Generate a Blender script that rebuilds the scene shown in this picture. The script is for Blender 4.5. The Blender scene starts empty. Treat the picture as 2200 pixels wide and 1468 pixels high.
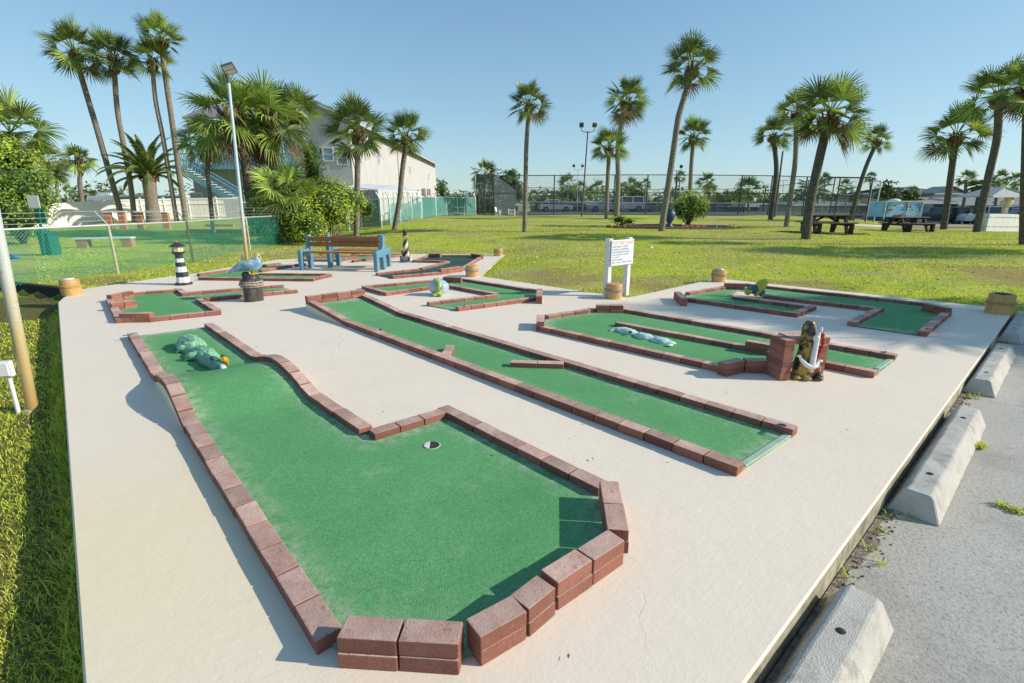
import bpy, bmesh, math, random
from math import sin, cos, pi, radians, atan, atan2, hypot, sqrt
from mathutils import Vector, Matrix, noise
random.seed(7)
R = random.Random(11)
C = bpy.context.scene.collection
V = Vector

# ------------------------------------------------------------------ survey helpers
# the photograph was surveyed with a level camera model: height 1.5 m, 17.6 mm lens
FP, CH = 1075.0, 1.5
TH = atan(296.0 / FP)
def ray(px, py):
    u, v = (px - 1100) / FP, (734 - py) / FP
    return V((u, cos(TH) + v * sin(TH), -sin(TH) + v * cos(TH)))
def G(px, py, z=0.0):
    d = ray(px, py); t = (z - CH) / d.z
    return V((d.x * t, d.y * t, z))
def at(px, py, Y):
    d = ray(px, py); t = Y / d.y
    return V((d.x * t, Y, CH + d.z * t))
def depth(p):
    return p.y * cos(TH) - (p.z - CH) * sin(TH)
def sm(a, b, x):
    t = max(0.0, min(1.0, (x - a) / (b - a))); return t * t * (3 - 2 * t)
def pl(tab, x):
    if x <= tab[0][0]: return tab[0][1]
    for (a, b), (c, d) in zip(tab, tab[1:]):
        if x <= c: return b + (d - b) * sm(a, c, x)
    return tab[-1][1]

# slab edge lines
SL0, SL1 = V((-1.39, 1.27)), V((-7.16, 7.77))      # left edge
SR0, SR1 = V((0.755, 1.27)), V((7.15, 7.0))        # right edge
dl = (SL1 - SL0).normalized(); nl = V((-dl.y, dl.x))      # nl points left
dr = (SR1 - SR0).normalized(); nr = V((dr.y, -dr.x))      # nr points right
A_C = [(0, -.05), (10.6, -.05), (13.5, .10), (18, .17), (23, .30), (40, .5), (50, .5), (62, 0), (80, -.8), (500, -.8)]
A_C0 = [(0, -.05), (16, -.05), (19.5, .14), (23, .28), (40, .5), (50, .5), (62, 0), (80, -.8), (500, -.8)]
A_R = [(0, -.05), (8.6, -.05), (12, .13), (16, .18), (20, .18), (30, .0), (45, -.4), (70, -1.0), (500, -1.0)]
A_L = [(0, -.03), (20, .0), (35, .12), (45, .22), (60, .25), (90, 0), (500, -.5)]
ZL = -.2
def tz(x, y):
    yy = max(y, .01); r = x / yy
    c = pl(A_C, y) * sm(-.02, .10, r) + pl(A_C0, y) * (1 - sm(-.02, .10, r)); rr = pl(A_R, y); l = pl(A_L, y)
    if y > 30: l -= .5 * sm(-.74, -.95, r)
    wr = sm(.52, .82, r) if y > 6 else 0
    z = c * (1 - wr) + rr * wr
    wl = sm(-.16, -.36, r) if y > 6 else 0
    z = z * (1 - wl) + l * wl
    p = V((x, y))
    d = (p - SL0).dot(nl)
    yw = 9.05 + (-7.9 - x) * .42 if x < -7.9 else 9.05
    k = sm(-.75, -.4, d) * (1 - sm(yw - .1, yw + .02, y))
    z = z * (1 - k) + (ZL + .02 * noise.noise(V((x, y, 0)) * 1.3)) * k
    d2 = (p - SR0).dot(nr)
    k2 = sm(-.75, -.4, d2) * (1 - sm(0, .12, (p - SR1).dot(dr)))
    z = z * (1 - k2) + (-.2) * k2
    if y > 10: z += .09 * noise.noise(V((x * .2, y * .2, 3))) * sm(10, 16, y)
    return z
def hit(px, py):
    d = ray(px, py); t = 0.8
    while t < 900:
        p = V((0, 0, CH)) + d * t
        if p.z < tz(p.x, p.y): break
        t *= 1.012
    a, b = t / 1.012, t
    for _ in range(24):
        m = (a + b) / 2; p = V((0, 0, CH)) + d * m
        if p.z < tz(p.x, p.y): b = m
        else: a = m
    return V((0, 0, CH)) + d * b

# ------------------------------------------------------------------ materials
def nn(nt, typ, **kw):
    n = nt.nodes.new(typ)
    for k, v in kw.items():
        if k in ('inp',):
            for kk, vv in v.items(): n.inputs[kk].default_value = vv
        else: setattr(n, k, v)
    return n
MATS = {}
def mat(name, c1, c2=None, scale=4.0, rough=.8, bump=0.0, bscale=40.0, island=0.0, objrand=0.0, metal=0.0,
        stretch=(1, 1, 1), c3=None, s3=1.0, t3=(.5, .65), trans=0.0, lo=.35, hi=.65, spec=.35, transl=0.0, detail=5.0, alpha=None):
    m = bpy.data.materials.new(name); m.use_nodes = True
    nt = m.node_tree; b = nt.nodes['Principled BSDF']; L = nt.links
    b.inputs['Roughness'].default_value = rough; b.inputs['Metallic'].default_value = metal
    b.inputs['Specular IOR Level'].default_value = spec
    tc = nn(nt, 'ShaderNodeTexCoord'); mp = nn(nt, 'ShaderNodeMapping'); L.new(tc.outputs['Object'], mp.inputs['Vector'])
    mp.inputs['Scale'].default_value = stretch
    if c2 is None: c2 = tuple(x * .8 for x in c1)
    n1 = nn(nt, 'ShaderNodeTexNoise'); n1.inputs['Scale'].default_value = scale; n1.inputs['Detail'].default_value = detail
    n1.inputs['Roughness'].default_value = .65
    L.new(mp.outputs[0], n1.inputs['Vector'])
    r1 = nn(nt, 'ShaderNodeValToRGB'); L.new(n1.outputs['Fac'], r1.inputs[0])
    r1.color_ramp.elements[0].position = lo; r1.color_ramp.elements[1].position = hi
    r1.color_ramp.elements[0].color = (*c1, 1); r1.color_ramp.elements[1].color = (*c2, 1)
    col = r1.outputs[0]
    if c3 is not None:
        n3 = nn(nt, 'ShaderNodeTexNoise'); n3.inputs['Scale'].default_value = s3; n3.inputs['Detail'].default_value = 6
        n3.inputs['Roughness'].default_value = .7
        L.new(mp.outputs[0], n3.inputs['Vector'])
        r3 = nn(nt, 'ShaderNodeMapRange'); L.new(n3.outputs['Fac'], r3.inputs['Value'])
        r3.inputs['From Min'].default_value = t3[0]; r3.inputs['From Max'].default_value = t3[1]
        mx = nn(nt, 'ShaderNodeMix', data_type='RGBA'); L.new(r3.outputs[0], mx.inputs['Factor'])
        L.new(col, mx.inputs['A']); mx.inputs['B'].default_value = (*c3, 1); col = mx.outputs['Result']
    for amt, src in ((island, 'g'), (objrand, 'o')):
        if amt:
            if src == 'g': g = nn(nt, 'ShaderNodeNewGeometry'); o = g.outputs['Random Per Island']
            else: g = nn(nt, 'ShaderNodeObjectInfo'); o = g.outputs['Random']
            mr = nn(nt, 'ShaderNodeMapRange'); L.new(o, mr.inputs['Value'])
            mr.inputs['To Min'].default_value = 1 - amt; mr.inputs['To Max'].default_value = 1 + amt
            vm = nn(nt, 'ShaderNodeVectorMath', operation='SCALE'); L.new(col, vm.inputs[0]); L.new(mr.outputs[0], vm.inputs['Scale'])
            col = vm.outputs[0]
    L.new(col, b.inputs['Base Color'])
    if bump:
        nb = nn(nt, 'ShaderNodeTexNoise'); nb.inputs['Scale'].default_value = bscale; nb.inputs['Detail'].default_value = 6
        L.new(mp.outputs[0], nb.inputs['Vector'])
        bp = nn(nt, 'ShaderNodeBump'); bp.inputs['Strength'].default_value = min(1, bump); bp.inputs['Distance'].default_value = .01 * max(1, bump)
        L.new(nb.outputs['Fac'], bp.inputs['Height']); L.new(bp.outputs[0], b.inputs['Normal'])
    if transl:
        tl = nn(nt, 'ShaderNodeBsdfTranslucent'); L.new(col, tl.inputs['Color'])
        ms = nn(nt, 'ShaderNodeMixShader'); ms.inputs[0].default_value = transl
        L.new(b.outputs[0], ms.inputs[1]); L.new(tl.outputs[0], ms.inputs[2])
        L.new(ms.outputs[0], nt.nodes['Material Output'].inputs[0])
    if alpha is not None: b.inputs['Alpha'].default_value = alpha
    MATS[name] = m; return m

def math_(nt, op, a, b=None, c=None):
    n = nt.nodes.new('ShaderNodeMath'); n.operation = op
    for i, v in enumerate((a, b, c)):
        if v is None: continue
        if isinstance(v, (int, float)): n.inputs[i].default_value = v
        else: nt.links.new(v, n.inputs[i])
    return n.outputs[0]
def noise_(nt, vec, scale, detail=5, rough=.6, dist=0):
    n = nt.nodes.new('ShaderNodeTexNoise'); n.inputs['Scale'].default_value = scale; n.inputs['Detail'].default_value = detail
    n.inputs['Roughness'].default_value = rough; n.inputs['Distortion'].default_value = dist
    nt.links.new(vec, n.inputs['Vector']); return n.outputs['Fac']
def ramp_(nt, fac, stops):
    r = nt.nodes.new('ShaderNodeValToRGB'); nt.links.new(fac, r.inputs[0]); e = r.color_ramp.elements
    while len(e) < len(stops): e.new(.5)
    for i, (p, c) in enumerate(stops): e[i].position = p; e[i].color = (*c, 1) if len(c) == 3 else c
    return r.outputs[0]
def mix_(nt, f, a, b, blend='MIX'):
    m = nt.nodes.new('ShaderNodeMix'); m.data_type = 'RGBA'; m.blend_type = blend
    for k, v in (('Factor', f), ('A', a), ('B', b)):
        if isinstance(v, (int, float)): m.inputs[k].default_value = v
        elif isinstance(v, tuple): m.inputs[k].default_value = (*v, 1)
        else: nt.links.new(v, m.inputs[k])
    return m.outputs['Result']
def newmat(name, rough=.85, spec=.3):
    m = bpy.data.materials.new(name); m.use_nodes = True; nt = m.node_tree
    b = nt.nodes['Principled BSDF']; b.inputs['Roughness'].default_value = rough; b.inputs['Specular IOR Level'].default_value = spec
    tc = nt.nodes.new('ShaderNodeTexCoord')
    return m, nt, b, tc.outputs['Object']
def bump_(nt, b, h, strength, dist):
    bp = nt.nodes.new('ShaderNodeBump'); bp.inputs['Strength'].default_value = strength; bp.inputs['Distance'].default_value = dist
    nt.links.new(h, bp.inputs['Height']); nt.links.new(bp.outputs[0], b.inputs['Normal'])
def maprange_(nt, v, a, b, c=0, d=1):
    n = nt.nodes.new('ShaderNodeMapRange'); nt.links.new(v, n.inputs['Value'])
    for k, x in (('From Min', a), ('From Max', b), ('To Min', c), ('To Max', d)): n.inputs[k].default_value = x
    return n.outputs[0]

# lawn
def mk_lawn():
    m, nt, b, P = newmat('lawn grass', .95, .1)
    big = noise_(nt, P, .16, 4, .6); mid = noise_(nt, P, .9, 6, .65); fine = noise_(nt, P, 22, 4, .7); fine2 = noise_(nt, P, 75, 2, .7)
    c = ramp_(nt, mid, [(.3, (.38, .48, .05)), (.5, (.55, .60, .07)), (.7, (.68, .65, .13))])
    c = mix_(nt, maprange_(nt, big, .42, .62), c, ramp_(nt, mid, [(.3, (.46, .44, .11)), (.7, (.60, .52, .21))]))
    pm = nt.nodes.new('ShaderNodeMapping'); pm.inputs['Scale'].default_value = (.35, 1, 1); nt.links.new(P, pm.inputs[0])
    c = mix_(nt, maprange_(nt, noise_(nt, pm.outputs[0], .55, 6, .7), .50, .62, 0, .9), c, ramp_(nt, fine, [(.35, (.30, .25, .11)), (.65, (.52, .43, .23))]))
    for (bx, by, br) in ((.9, 10.6, 1.5), (2.6, 9.6, .9), (-8.3, 10.2, 1.1), (8.2, 7.4, .9), (5.8, 9.6, .8), (10.5, 10.5, 1.6), (-6.4, 16.0, 1.4)):
        vd = nt.nodes.new('ShaderNodeVectorMath'); vd.operation = 'DISTANCE'; nt.links.new(P, vd.inputs[0]); vd.inputs[1].default_value = (bx, by, 0)
        dn = math_(nt, 'ADD', vd.outputs['Value'], math_(nt, 'MULTIPLY', math_(nt, 'SUBTRACT', mid, .5), 3.2))
        c = mix_(nt, math_(nt, 'MULTIPLY', maprange_(nt, dn, br, br * .35), maprange_(nt, fine, .38, .52)), c, (.40, .27, .13))
    sand = math_(nt, 'MULTIPLY', maprange_(nt, noise_(nt, P, .42, 7, .72), .57, .66), maprange_(nt, fine, .4, .6, .35, 1))
    c = mix_(nt, sand, c, (.52, .45, .36))
    c = mix_(nt, maprange_(nt, fine, .38, .56), mix_(nt, 1.0, c, (.6, .66, .5), 'MULTIPLY'), c)
    c = mix_(nt, maprange_(nt, fine2, .36, .5), mix_(nt, 1.0, c, (.55, .62, .4), 'MULTIPLY'), c)
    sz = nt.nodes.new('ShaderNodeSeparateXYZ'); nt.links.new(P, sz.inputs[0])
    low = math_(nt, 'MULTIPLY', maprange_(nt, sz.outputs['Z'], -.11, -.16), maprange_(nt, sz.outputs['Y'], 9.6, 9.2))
    c = mix_(nt, low, c, ramp_(nt, fine, [(.35, (.07, .07, .02)), (.65, (.20, .19, .06))]))  # slab's shadow on the low left strip painted darker into the ground colour
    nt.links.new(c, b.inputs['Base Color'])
    h = math_(nt, 'ADD', math_(nt, 'MULTIPLY', fine, .7), math_(nt, 'MULTIPLY', fine2, .3))
    bump_(nt, b, h, .6, .03)
    return m
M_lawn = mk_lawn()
def mk_slab():
    m, nt, b, P = newmat('painted concrete', .72, .25)
    mp = nt.nodes.new('ShaderNodeMapping'); mp.inputs['Rotation'].default_value = (0, 0, radians(-41.6)); nt.links.new(P, mp.inputs[0])
    Q = mp.outputs[0]
    c = ramp_(nt, noise_(nt, P, .5, 5, .6), [(.3, (.81, .695, .555)), (.7, (.85, .74, .605))])
    c = mix_(nt, maprange_(nt, noise_(nt, P, 3.2, 6, .7), .5, .75, 0, .35), c, (.70, .63, .54))
    # small dark scuffs and pits
    sp = maprange_(nt, noise_(nt, P, 28, 3, .6), .69, .74)
    sp = math_(nt, 'MULTIPLY', sp, maprange_(nt, noise_(nt, P, 1.3, 2), .5, .62))
    c = mix_(nt, math_(nt, 'MULTIPLY', sp, .6), c, (.22, .2, .18))
    # faint grey-brown scrapes
    ms = nt.nodes.new('ShaderNodeMapping'); ms.inputs['Scale'].default_value = (3, 30, 1); nt.links.new(Q, ms.inputs[0])
    sc = math_(nt, 'MULTIPLY', maprange_(nt, noise_(nt, ms.outputs[0], 1.6, 4, .7), .66, .74), maprange_(nt, noise_(nt, P, .8, 2), .52, .66))
    c = mix_(nt, math_(nt, 'MULTIPLY', sc, .45), c, (.30, .27, .24))
    # yellow stain near the left corner
    vd = nt.nodes.new('ShaderNodeVectorMath'); vd.operation = 'DISTANCE'; nt.links.new(P, vd.inputs[0]); vd.inputs[1].default_value = (-1.9, 1.75, 0)
    dn = math_(nt, 'ADD', vd.outputs['Value'], math_(nt, 'MULTIPLY', noise_(nt, P, 2.5, 5), 1.2))
    c = mix_(nt, maprange_(nt, dn, .8, 2.3, .6, 0), c, (.80, .68, .40))
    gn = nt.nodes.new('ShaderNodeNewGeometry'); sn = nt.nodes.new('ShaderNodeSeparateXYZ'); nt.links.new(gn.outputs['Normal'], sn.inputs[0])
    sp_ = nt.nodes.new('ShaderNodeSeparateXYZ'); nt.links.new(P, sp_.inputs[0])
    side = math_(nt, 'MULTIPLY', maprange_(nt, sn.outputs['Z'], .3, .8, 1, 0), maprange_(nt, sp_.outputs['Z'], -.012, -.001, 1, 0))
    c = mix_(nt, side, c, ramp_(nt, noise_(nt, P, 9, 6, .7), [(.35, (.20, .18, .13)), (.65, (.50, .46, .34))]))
    # hairline cracks
    dvv = nt.nodes.new('ShaderNodeTexNoise'); dvv.inputs['Scale'].default_value = 1.5; dvv.inputs['Detail'].default_value = 6; nt.links.new(P, dvv.inputs['Vector'])
    wv = nt.nodes.new('ShaderNodeVectorMath'); wv.operation = 'MULTIPLY_ADD'; nt.links.new(dvv.outputs['Color'], wv.inputs[0]); wv.inputs[1].default_value = (.5, .5, 0); nt.links.new(P, wv.inputs[2])
    vo = nt.nodes.new('ShaderNodeTexVoronoi'); vo.feature = 'DISTANCE_TO_EDGE'; vo.inputs['Scale'].default_value = .33; nt.links.new(wv.outputs[0], vo.inputs['Vector'])
    ck = math_(nt, 'MULTIPLY', maprange_(nt, vo.outputs['Distance'], 0, .0010, 1, 0), maprange_(nt, noise_(nt, P, .7, 2), .47, .6, 0, .45))
    c = mix_(nt, ck, c, (.3, .26, .22))
    nt.links.new(c, b.inputs['Base Color'])
    h = math_(nt, 'ADD', noise_(nt, P, 9, 8, .7), math_(nt, 'MULTIPLY', ck, -.6))
    mw = nt.nodes.new('ShaderNodeMapping'); mw.inputs['Scale'].default_value = (6, 60, 1); nt.links.new(Q, mw.inputs[0])
    h = math_(nt, 'ADD', h, math_(nt, 'MULTIPLY', noise_(nt, mw.outputs[0], 1, 4), .25))
    h = math_(nt, 'ADD', h, math_(nt, 'MULTIPLY', noise_(nt, P, 45, 4, .7), .2))
    bump_(nt, b, h, .45, .007)
    return m
M_slab = mk_slab()
def mk_turf(name, c1, c2, c3):
    m, nt, b, P = newmat(name, .9, .15)
    c = ramp_(nt, noise_(nt, P, 1.6, 6, .65), [(.3, c1), (.7, c2)])
    c = mix_(nt, maprange_(nt, noise_(nt, P, 60, 3, .8), .38, .62, .45, 0), c, tuple(x * .45 for x in c1))
    c = mix_(nt, maprange_(nt, noise_(nt, P, 190, 2, .8), .4, .6, .45, 0), c, tuple(x * .4 for x in c1))
    c = mix_(nt, maprange_(nt, noise_(nt, P, 11, 5, .7), .62, .78, 0, .3), c, c3)
    c = mix_(nt, maprange_(nt, noise_(nt, P, .9, 5, .65), .5, .7, 0, .4), c, (.07, .28, .09))
    c = mix_(nt, maprange_(nt, noise_(nt, P, 42, 3, .7), .70, .73, 0, .75), c, (.33, .30, .20))
    c = mix_(nt, maprange_(nt, noise_(nt, P, 2.4, 5, .7), .60, .72, 0, .35), c, (.42, .50, .34))
    at_ = nt.nodes.new('ShaderNodeAttribute'); at_.attribute_name = 'edge'
    e = math_(nt, 'MULTIPLY', at_.outputs['Fac'], maprange_(nt, noise_(nt, P, 14, 5, .75), .38, .62))
    c = mix_(nt, e, c, (.56, .62, .46))
    nt.links.new(c, b.inputs['Base Color'])
    bump_(nt, b, noise_(nt, P, 150, 3, .8), .7, .006)
    return m
M_turf = mk_turf('green putting felt', (.145, .43, .165), (.205, .53, .225), (.32, .60, .32))
M_turf_dark = mk_turf('dark putting felt', (.045, .10, .10), (.075, .15, .145), (.1, .19, .17))
def mk_brick():
    m, nt, b, P = newmat('red paver', .9, .2)
    oi = nt.nodes.new('ShaderNodeObjectInfo')
    ad = nt.nodes.new('ShaderNodeVectorMath'); ad.operation = 'ADD'; nt.links.new(P, ad.inputs[0])
    cx = nt.nodes.new('ShaderNodeCombineXYZ'); nt.links.new(math_(nt, 'MULTIPLY', oi.outputs['Random'], 50), cx.inputs[0]); nt.links.new(cx.outputs[0], ad.inputs[1])
    Q = ad.outputs[0]
    c = ramp_(nt, noise_(nt, Q, 9, 6, .7), [(.3, (.29, .115, .08)), (.7, (.42, .185, .13))])
    c = mix_(nt, maprange_(nt, oi.outputs['Random'], 0, 1, 0, .7), c, (.25, .10, .075))
    wn = nt.nodes.new('ShaderNodeTexWhiteNoise'); wn.noise_dimensions = '1D'; nt.links.new(oi.outputs['Random'], wn.inputs['W'])
    tone = maprange_(nt, wn.outputs['Value'], 0, 1, .72, 1.18)
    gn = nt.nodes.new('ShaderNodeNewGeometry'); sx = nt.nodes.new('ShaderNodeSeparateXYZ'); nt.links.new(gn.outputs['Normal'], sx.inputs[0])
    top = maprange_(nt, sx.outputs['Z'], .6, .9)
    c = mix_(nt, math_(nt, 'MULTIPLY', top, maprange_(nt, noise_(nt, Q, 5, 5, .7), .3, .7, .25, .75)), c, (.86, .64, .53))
    c = mix_(nt, maprange_(nt, noise_(nt, Q, 170, 2, .7), .62, .72, 0, .6), c, (.68, .52, .46))
    c = mix_(nt, maprange_(nt, noise_(nt, Q, 120, 2, .7), .3, .38, .6, 0), c, (.10, .05, .045))
    c = mix_(nt, maprange_(nt, noise_(nt, Q, 22, 4, .7), .60, .70, 0, .55), c, (.16, .085, .065))
    sv = nt.nodes.new('ShaderNodeVectorMath'); sv.operation = 'SCALE'; nt.links.new(c, sv.inputs[0]); nt.links.new(tone, sv.inputs['Scale']); c = sv.outputs[0]
    nt.links.new(c, b.inputs['Base Color'])
    bump_(nt, b, math_(nt, 'ADD', noise_(nt, Q, 120, 4, .8), noise_(nt, Q, 14, 3)), .8, .004)
    return m
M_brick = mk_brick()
def mk_asph():
    m, nt, b, P = newmat('old parking concrete', .95, .2)
    c = ramp_(nt, noise_(nt, P, .8, 6, .7), [(.3, (.43, .405, .35)), (.7, (.56, .53, .465))])
    c = mix_(nt, maprange_(nt, noise_(nt, P, 60, 3, .8), .35, .5, .6, 0), c, (.16, .16, .15))
    c = mix_(nt, maprange_(nt, noise_(nt, P, 130, 2, .8), .58, .66, 0, .6), c, (.58, .57, .54))
    c = mix_(nt, maprange_(nt, noise_(nt, P, 2.2, 5, .7), .56, .72, 0, .6), c, (.30, .29, .265))
    nt.links.new(c, b.inputs['Base Color'])
    bump_(nt, b, noise_(nt, P, 70, 4, .8), .6, .007)
    return m
M_park = mk_asph()
M_stop = mat('cast concrete', (.58, .55, .48), (.46, .435, .385), 6, .92, .5, 150, c3=(.27, .25, .22), s3=7, t3=(.54, .72))
M_trunk = mat('palm bark', (.34, .29, .23), (.16, .135, .11), 9, .95, 1.0, 22, c3=(.07, .055, .042), s3=14, t3=(.52, .66), stretch=(1, 1, 1.6), objrand=.15)
M_trunk_d = mat('dark palm bark', (.17, .145, .12), (.08, .07, .06), 9, .95, 1.0, 22, c3=(.035, .03, .025), s3=14, t3=(.52, .66), objrand=.15)
M_boot = mat('dry leaf bases', (.26, .17, .09), (.10, .065, .035), 12, .9, .5, 50, island=.5)
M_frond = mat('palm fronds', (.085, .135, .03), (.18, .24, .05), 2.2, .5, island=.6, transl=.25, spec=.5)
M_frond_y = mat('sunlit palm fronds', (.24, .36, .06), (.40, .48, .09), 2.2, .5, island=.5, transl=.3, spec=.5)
M_dead = mat('dead palm leaves', (.28, .2, .09), (.16, .12, .06), 3, .85, island=.4, transl=.2)
M_leaf = mat('bush leaves', (.14, .27, .035), (.28, .42, .05), 2.5, .55, island=.55, transl=.25, spec=.45)
M_leaf_y = mat('bright bush leaves', (.32, .45, .035), (.50, .58, .06), 2.5, .55, island=.5, transl=.25, spec=.45)
M_leaf_d = mat('dark leaves', (.06, .13, .02), (.13, .21, .035), 2.5, .6, island=.5, transl=.2)
M_leaf_far = mat('far leaves', (.075, .125, .04), (.14, .19, .06), .8, .7, island=.4, transl=.2)
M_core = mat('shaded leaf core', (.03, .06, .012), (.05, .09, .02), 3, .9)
M_twig = mat('twigs', (.2, .16, .12), (.1, .08, .06), 8, .9)
M_blade = mat('grass blades', (.42, .54, .05), (.68, .70, .11), 1.1, .7, island=.5, transl=.35, c3=(.56, .44, .18), s3=.9, t3=(.52, .68))
def mk_pole():
    m, nt, b, P = newmat('pole paint over rust', .5, .5)
    sx = nt.nodes.new('ShaderNodeSeparateXYZ'); nt.links.new(P, sx.inputs[0])
    z = math_(nt, 'ADD', sx.outputs['Z'], math_(nt, 'MULTIPLY', noise_(nt, P, 4, 5), .5))
    c = ramp_(nt, maprange_(nt, z, .2, 2.2), [(0, (.46, .30, .10)), (.35, (.55, .43, .20)), (.6, (.60, .60, .54)), (1, (.50, .60, .68))])
    c = mix_(nt, maprange_(nt, noise_(nt, P, 30, 4), .6, .7, 0, .5), c, (.3, .2, .1))
    nt.links.new(c, b.inputs['Base Color']); b.inputs['Metallic'].default_value = .15
    return m
M_pole = mk_pole()
M_white = mat('white paint', (.78, .78, .77), (.7, .7, .69), 5, .55)
M_white_v = mat('white vinyl fence', (.82, .81, .78), (.74, .73, .70), 2, .6)
M_galv = mat('galvanised steel', (.62, .64, .66), (.5, .52, .54), 8, .45, metal=.35, spec=.5)
M_galv_r = mat('weathered steel pole', (.55, .52, .43), (.46, .36, .17), 1.6, .55, metal=.25, c3=(.60, .62, .62), s3=1.3, t3=(.5, .6))
M_mesh_g = mat('green coated wire', (.02, .30, .22), (.03, .36, .27), 5, .5)
M_net_g = mat('green privacy netting', (.09, .25, .22), (.16, .33, .30), 3, .8, alpha=.72)
M_net_k = mat('dark windscreen netting', (.05, .065, .08), (.08, .1, .12), 3, .9, alpha=.62)
M_steel_d = mat('dark green steel', (.035, .055, .065), (.05, .07, .08), 5, .5)
M_wire_d = mat('dark chain link wire', (.11, .13, .14), (.15, .17, .18), 5, .6)
M_black = mat('black paint', (.025, .03, .035), (.045, .05, .055), 6, .45, .3, 40)
M_wt = mat('white enamel', (.75, .75, .74), (.66, .66, .64), 6, .4, .25, 40)
M_wood_b = mat('barrel wood', (.68, .42, .17), (.52, .28, .10), 3, .6, .5, 60, stretch=(6, 6, 1), c3=(.16, .075, .03), s3=2.5, t3=(.58, .72))
M_rope = mat('rope', (.42, .38, .29), (.28, .24, .17), 20, .9, .6, 90)
M_rope_y = mat('yellow rope', (.55, .4, .12), (.42, .28, .08), 20, .9, .6, 90)
M_pile = mat('tarred timber', (.11, .10, .09), (.045, .042, .04), 6, .85, .8, 40, stretch=(4, 4, .8), c3=(.24, .22, .18), s3=6, t3=(.6, .75))
M_bench_b = mat('blue moulded plastic', (.10, .25, .36), (.13, .30, .41), 5, .4, spec=.5)
M_bench_w = mat('brown plank', (.36, .17, .07), (.27, .12, .05), 4, .55, .3, 50, stretch=(.6, 8, 8))
M_tan = mat('tan plank', (.62, .36, .14), (.5, .28, .1), 4, .6)
M_pel = mat('pelican blue glaze', (.12, .32, .52), (.50, .60, .58), 7, .35, .4, 40, lo=.4, hi=.6, spec=.5)
M_yel = mat('yellow glaze', (.75, .42, .02), (.62, .32, .02), 6, .35, spec=.5)
M_gat = mat('alligator green paint', (.17, .42, .24), (.34, .60, .38), 16, .5, .9, 45, c3=(.03, .13, .11), s3=14, t3=(.55, .64))
M_gat_d = mat('alligator dark green', (.035, .15, .11), (.08, .25, .17), 12, .35, .6, 40, spec=.6)
M_pale = mat('pale sea green paint', (.45, .66, .58), (.60, .74, .66), 12, .5, .5, 40, c3=(.08, .2, .19), s3=9, t3=(.6, .68))
M_globe = mat('pale blue glaze', (.25, .42, .62), (.5, .62, .7), 9, .25, spec=.6)
M_frog = mat('yellow green glaze', (.45, .52, .14), (.32, .42, .12), 14, .4, .5, 60, spec=.5)
M_fish_y = mat('mustard paint', (.62, .55, .03), (.50, .46, .04), 9, .4, .4, 30, c3=(.16, .16, .02), s3=6, t3=(.55, .68))
M_fish_b = mat('slate teal paint', (.035, .10, .13), (.12, .22, .25), 7, .4, .4, 30)
M_anch = mat('mottled ochre paint', (.50, .32, .05), (.36, .22, .04), 9, .45, .6, 30, c3=(.035, .035, .03), s3=11, t3=(.485, .53), spec=.5)
M_red = mat('red paint', (.5, .03, .02), (.38, .03, .02), 9, .4)
M_blue = mat('blue paint', (.03, .12, .5), (.05, .18, .55), 5, .4)
M_rock = mat('mixed painted stones', (.28, .2, .1), (.05, .12, .08), 14, .6, 1, 40, island=.3)
M_cream = mat('cream paint', (.68, .62, .46), (.6, .54, .4), 6, .45)
M_pole_k = mat('dark lamp pole', (.10, .09, .08), (.14, .12, .10), 3, .55)
M_lens = mat('lamp lens', (.50, .50, .46), (.4, .4, .37), 3, .3)
M_stucco = mat('pale stucco', (.55, .53, .525), (.49, .475, .47), .5, .9, .3, 10)
M_stucco_s = mat('grey stucco', (.40, .42, .44), (.35, .37, .39), .5, .9, .3, 10)
M_rail = mat('light blue railing', (.24, .48, .60), (.20, .42, .54), 3, .5)
M_glass = mat('window glass', (.18, .27, .34), (.25, .34, .4), .6, .15, spec=.8)
M_glass_d = mat('dark window glass', (.03, .04, .05), (.06, .07, .08), .6, .1, spec=.8)
M_shing = mat('shingles', (.28, .27, .26), (.2, .195, .19), 6, .95, .5, 20, stretch=(1, 1, 3))
M_shing_g = mat('grey roof', (.20, .24, .28), (.16, .19, .23), 4, .9)
M_wellroof = mat('pale shingles', (.55, .58, .55), (.45, .48, .45), 6, .9, .5, 20, stretch=(1, 1, 3))
M_tanwall = mat('tan siding', (.48, .40, .31), (.42, .35, .27), 1, .85)
M_pinkwall = mat('brown siding', (.30, .23, .20), (.26, .2, .17), 1, .85)
M_bluewall = mat('blue grey siding', (.05, .11, .15), (.07, .14, .18), 1, .8)
M_carw = mat('white car paint', (.72, .73, .75), (.68, .69, .71), 1, .25, spec=.6)
M_cark = mat('black car paint', (.012, .016, .028), (.02, .025, .04), 1, .2, spec=.7)
M_cars = mat('silver car paint', (.35, .37, .4), (.3, .32, .35), 1, .25, metal=.4, spec=.6)
M_tyre = mat('tyre rubber', (.02, .02, .02), (.035, .035, .035), 5, .9)
M_taill = mat('red tail light', (.5, .02, .02), (.4, .01, .01), 5, .3)
M_pic = mat('weathered dark timber', (.055, .042, .038), (.03, .024, .022), 6, .8, .4, 30, stretch=(1, 6, 6))
M_pict = mat('greyed table top', (.22, .155, .13), (.13, .09, .075), 6, .75, .4, 30, stretch=(1, 6, 6))
M_mural = mat('blue trailer paint', (.22, .50, .80), (.36, .62, .86), 1.2, .4, c3=(.6, .7, .7), s3=1.4, t3=(.62, .72))
M_urn = mat('blue urn glaze', (.04, .09, .14), (.08, .13, .18), 6, .35, .4, 30)
M_dirt = mat('gap dirt', (.36, .31, .24), (.16, .13, .10), 30, .95, 1, 90, c3=(.10, .085, .06), s3=18, t3=(.5, .62))
M_soil = mat('brown mulch', (.14, .095, .06), (.07, .05, .035), 14, .95, 1, 40)
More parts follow.
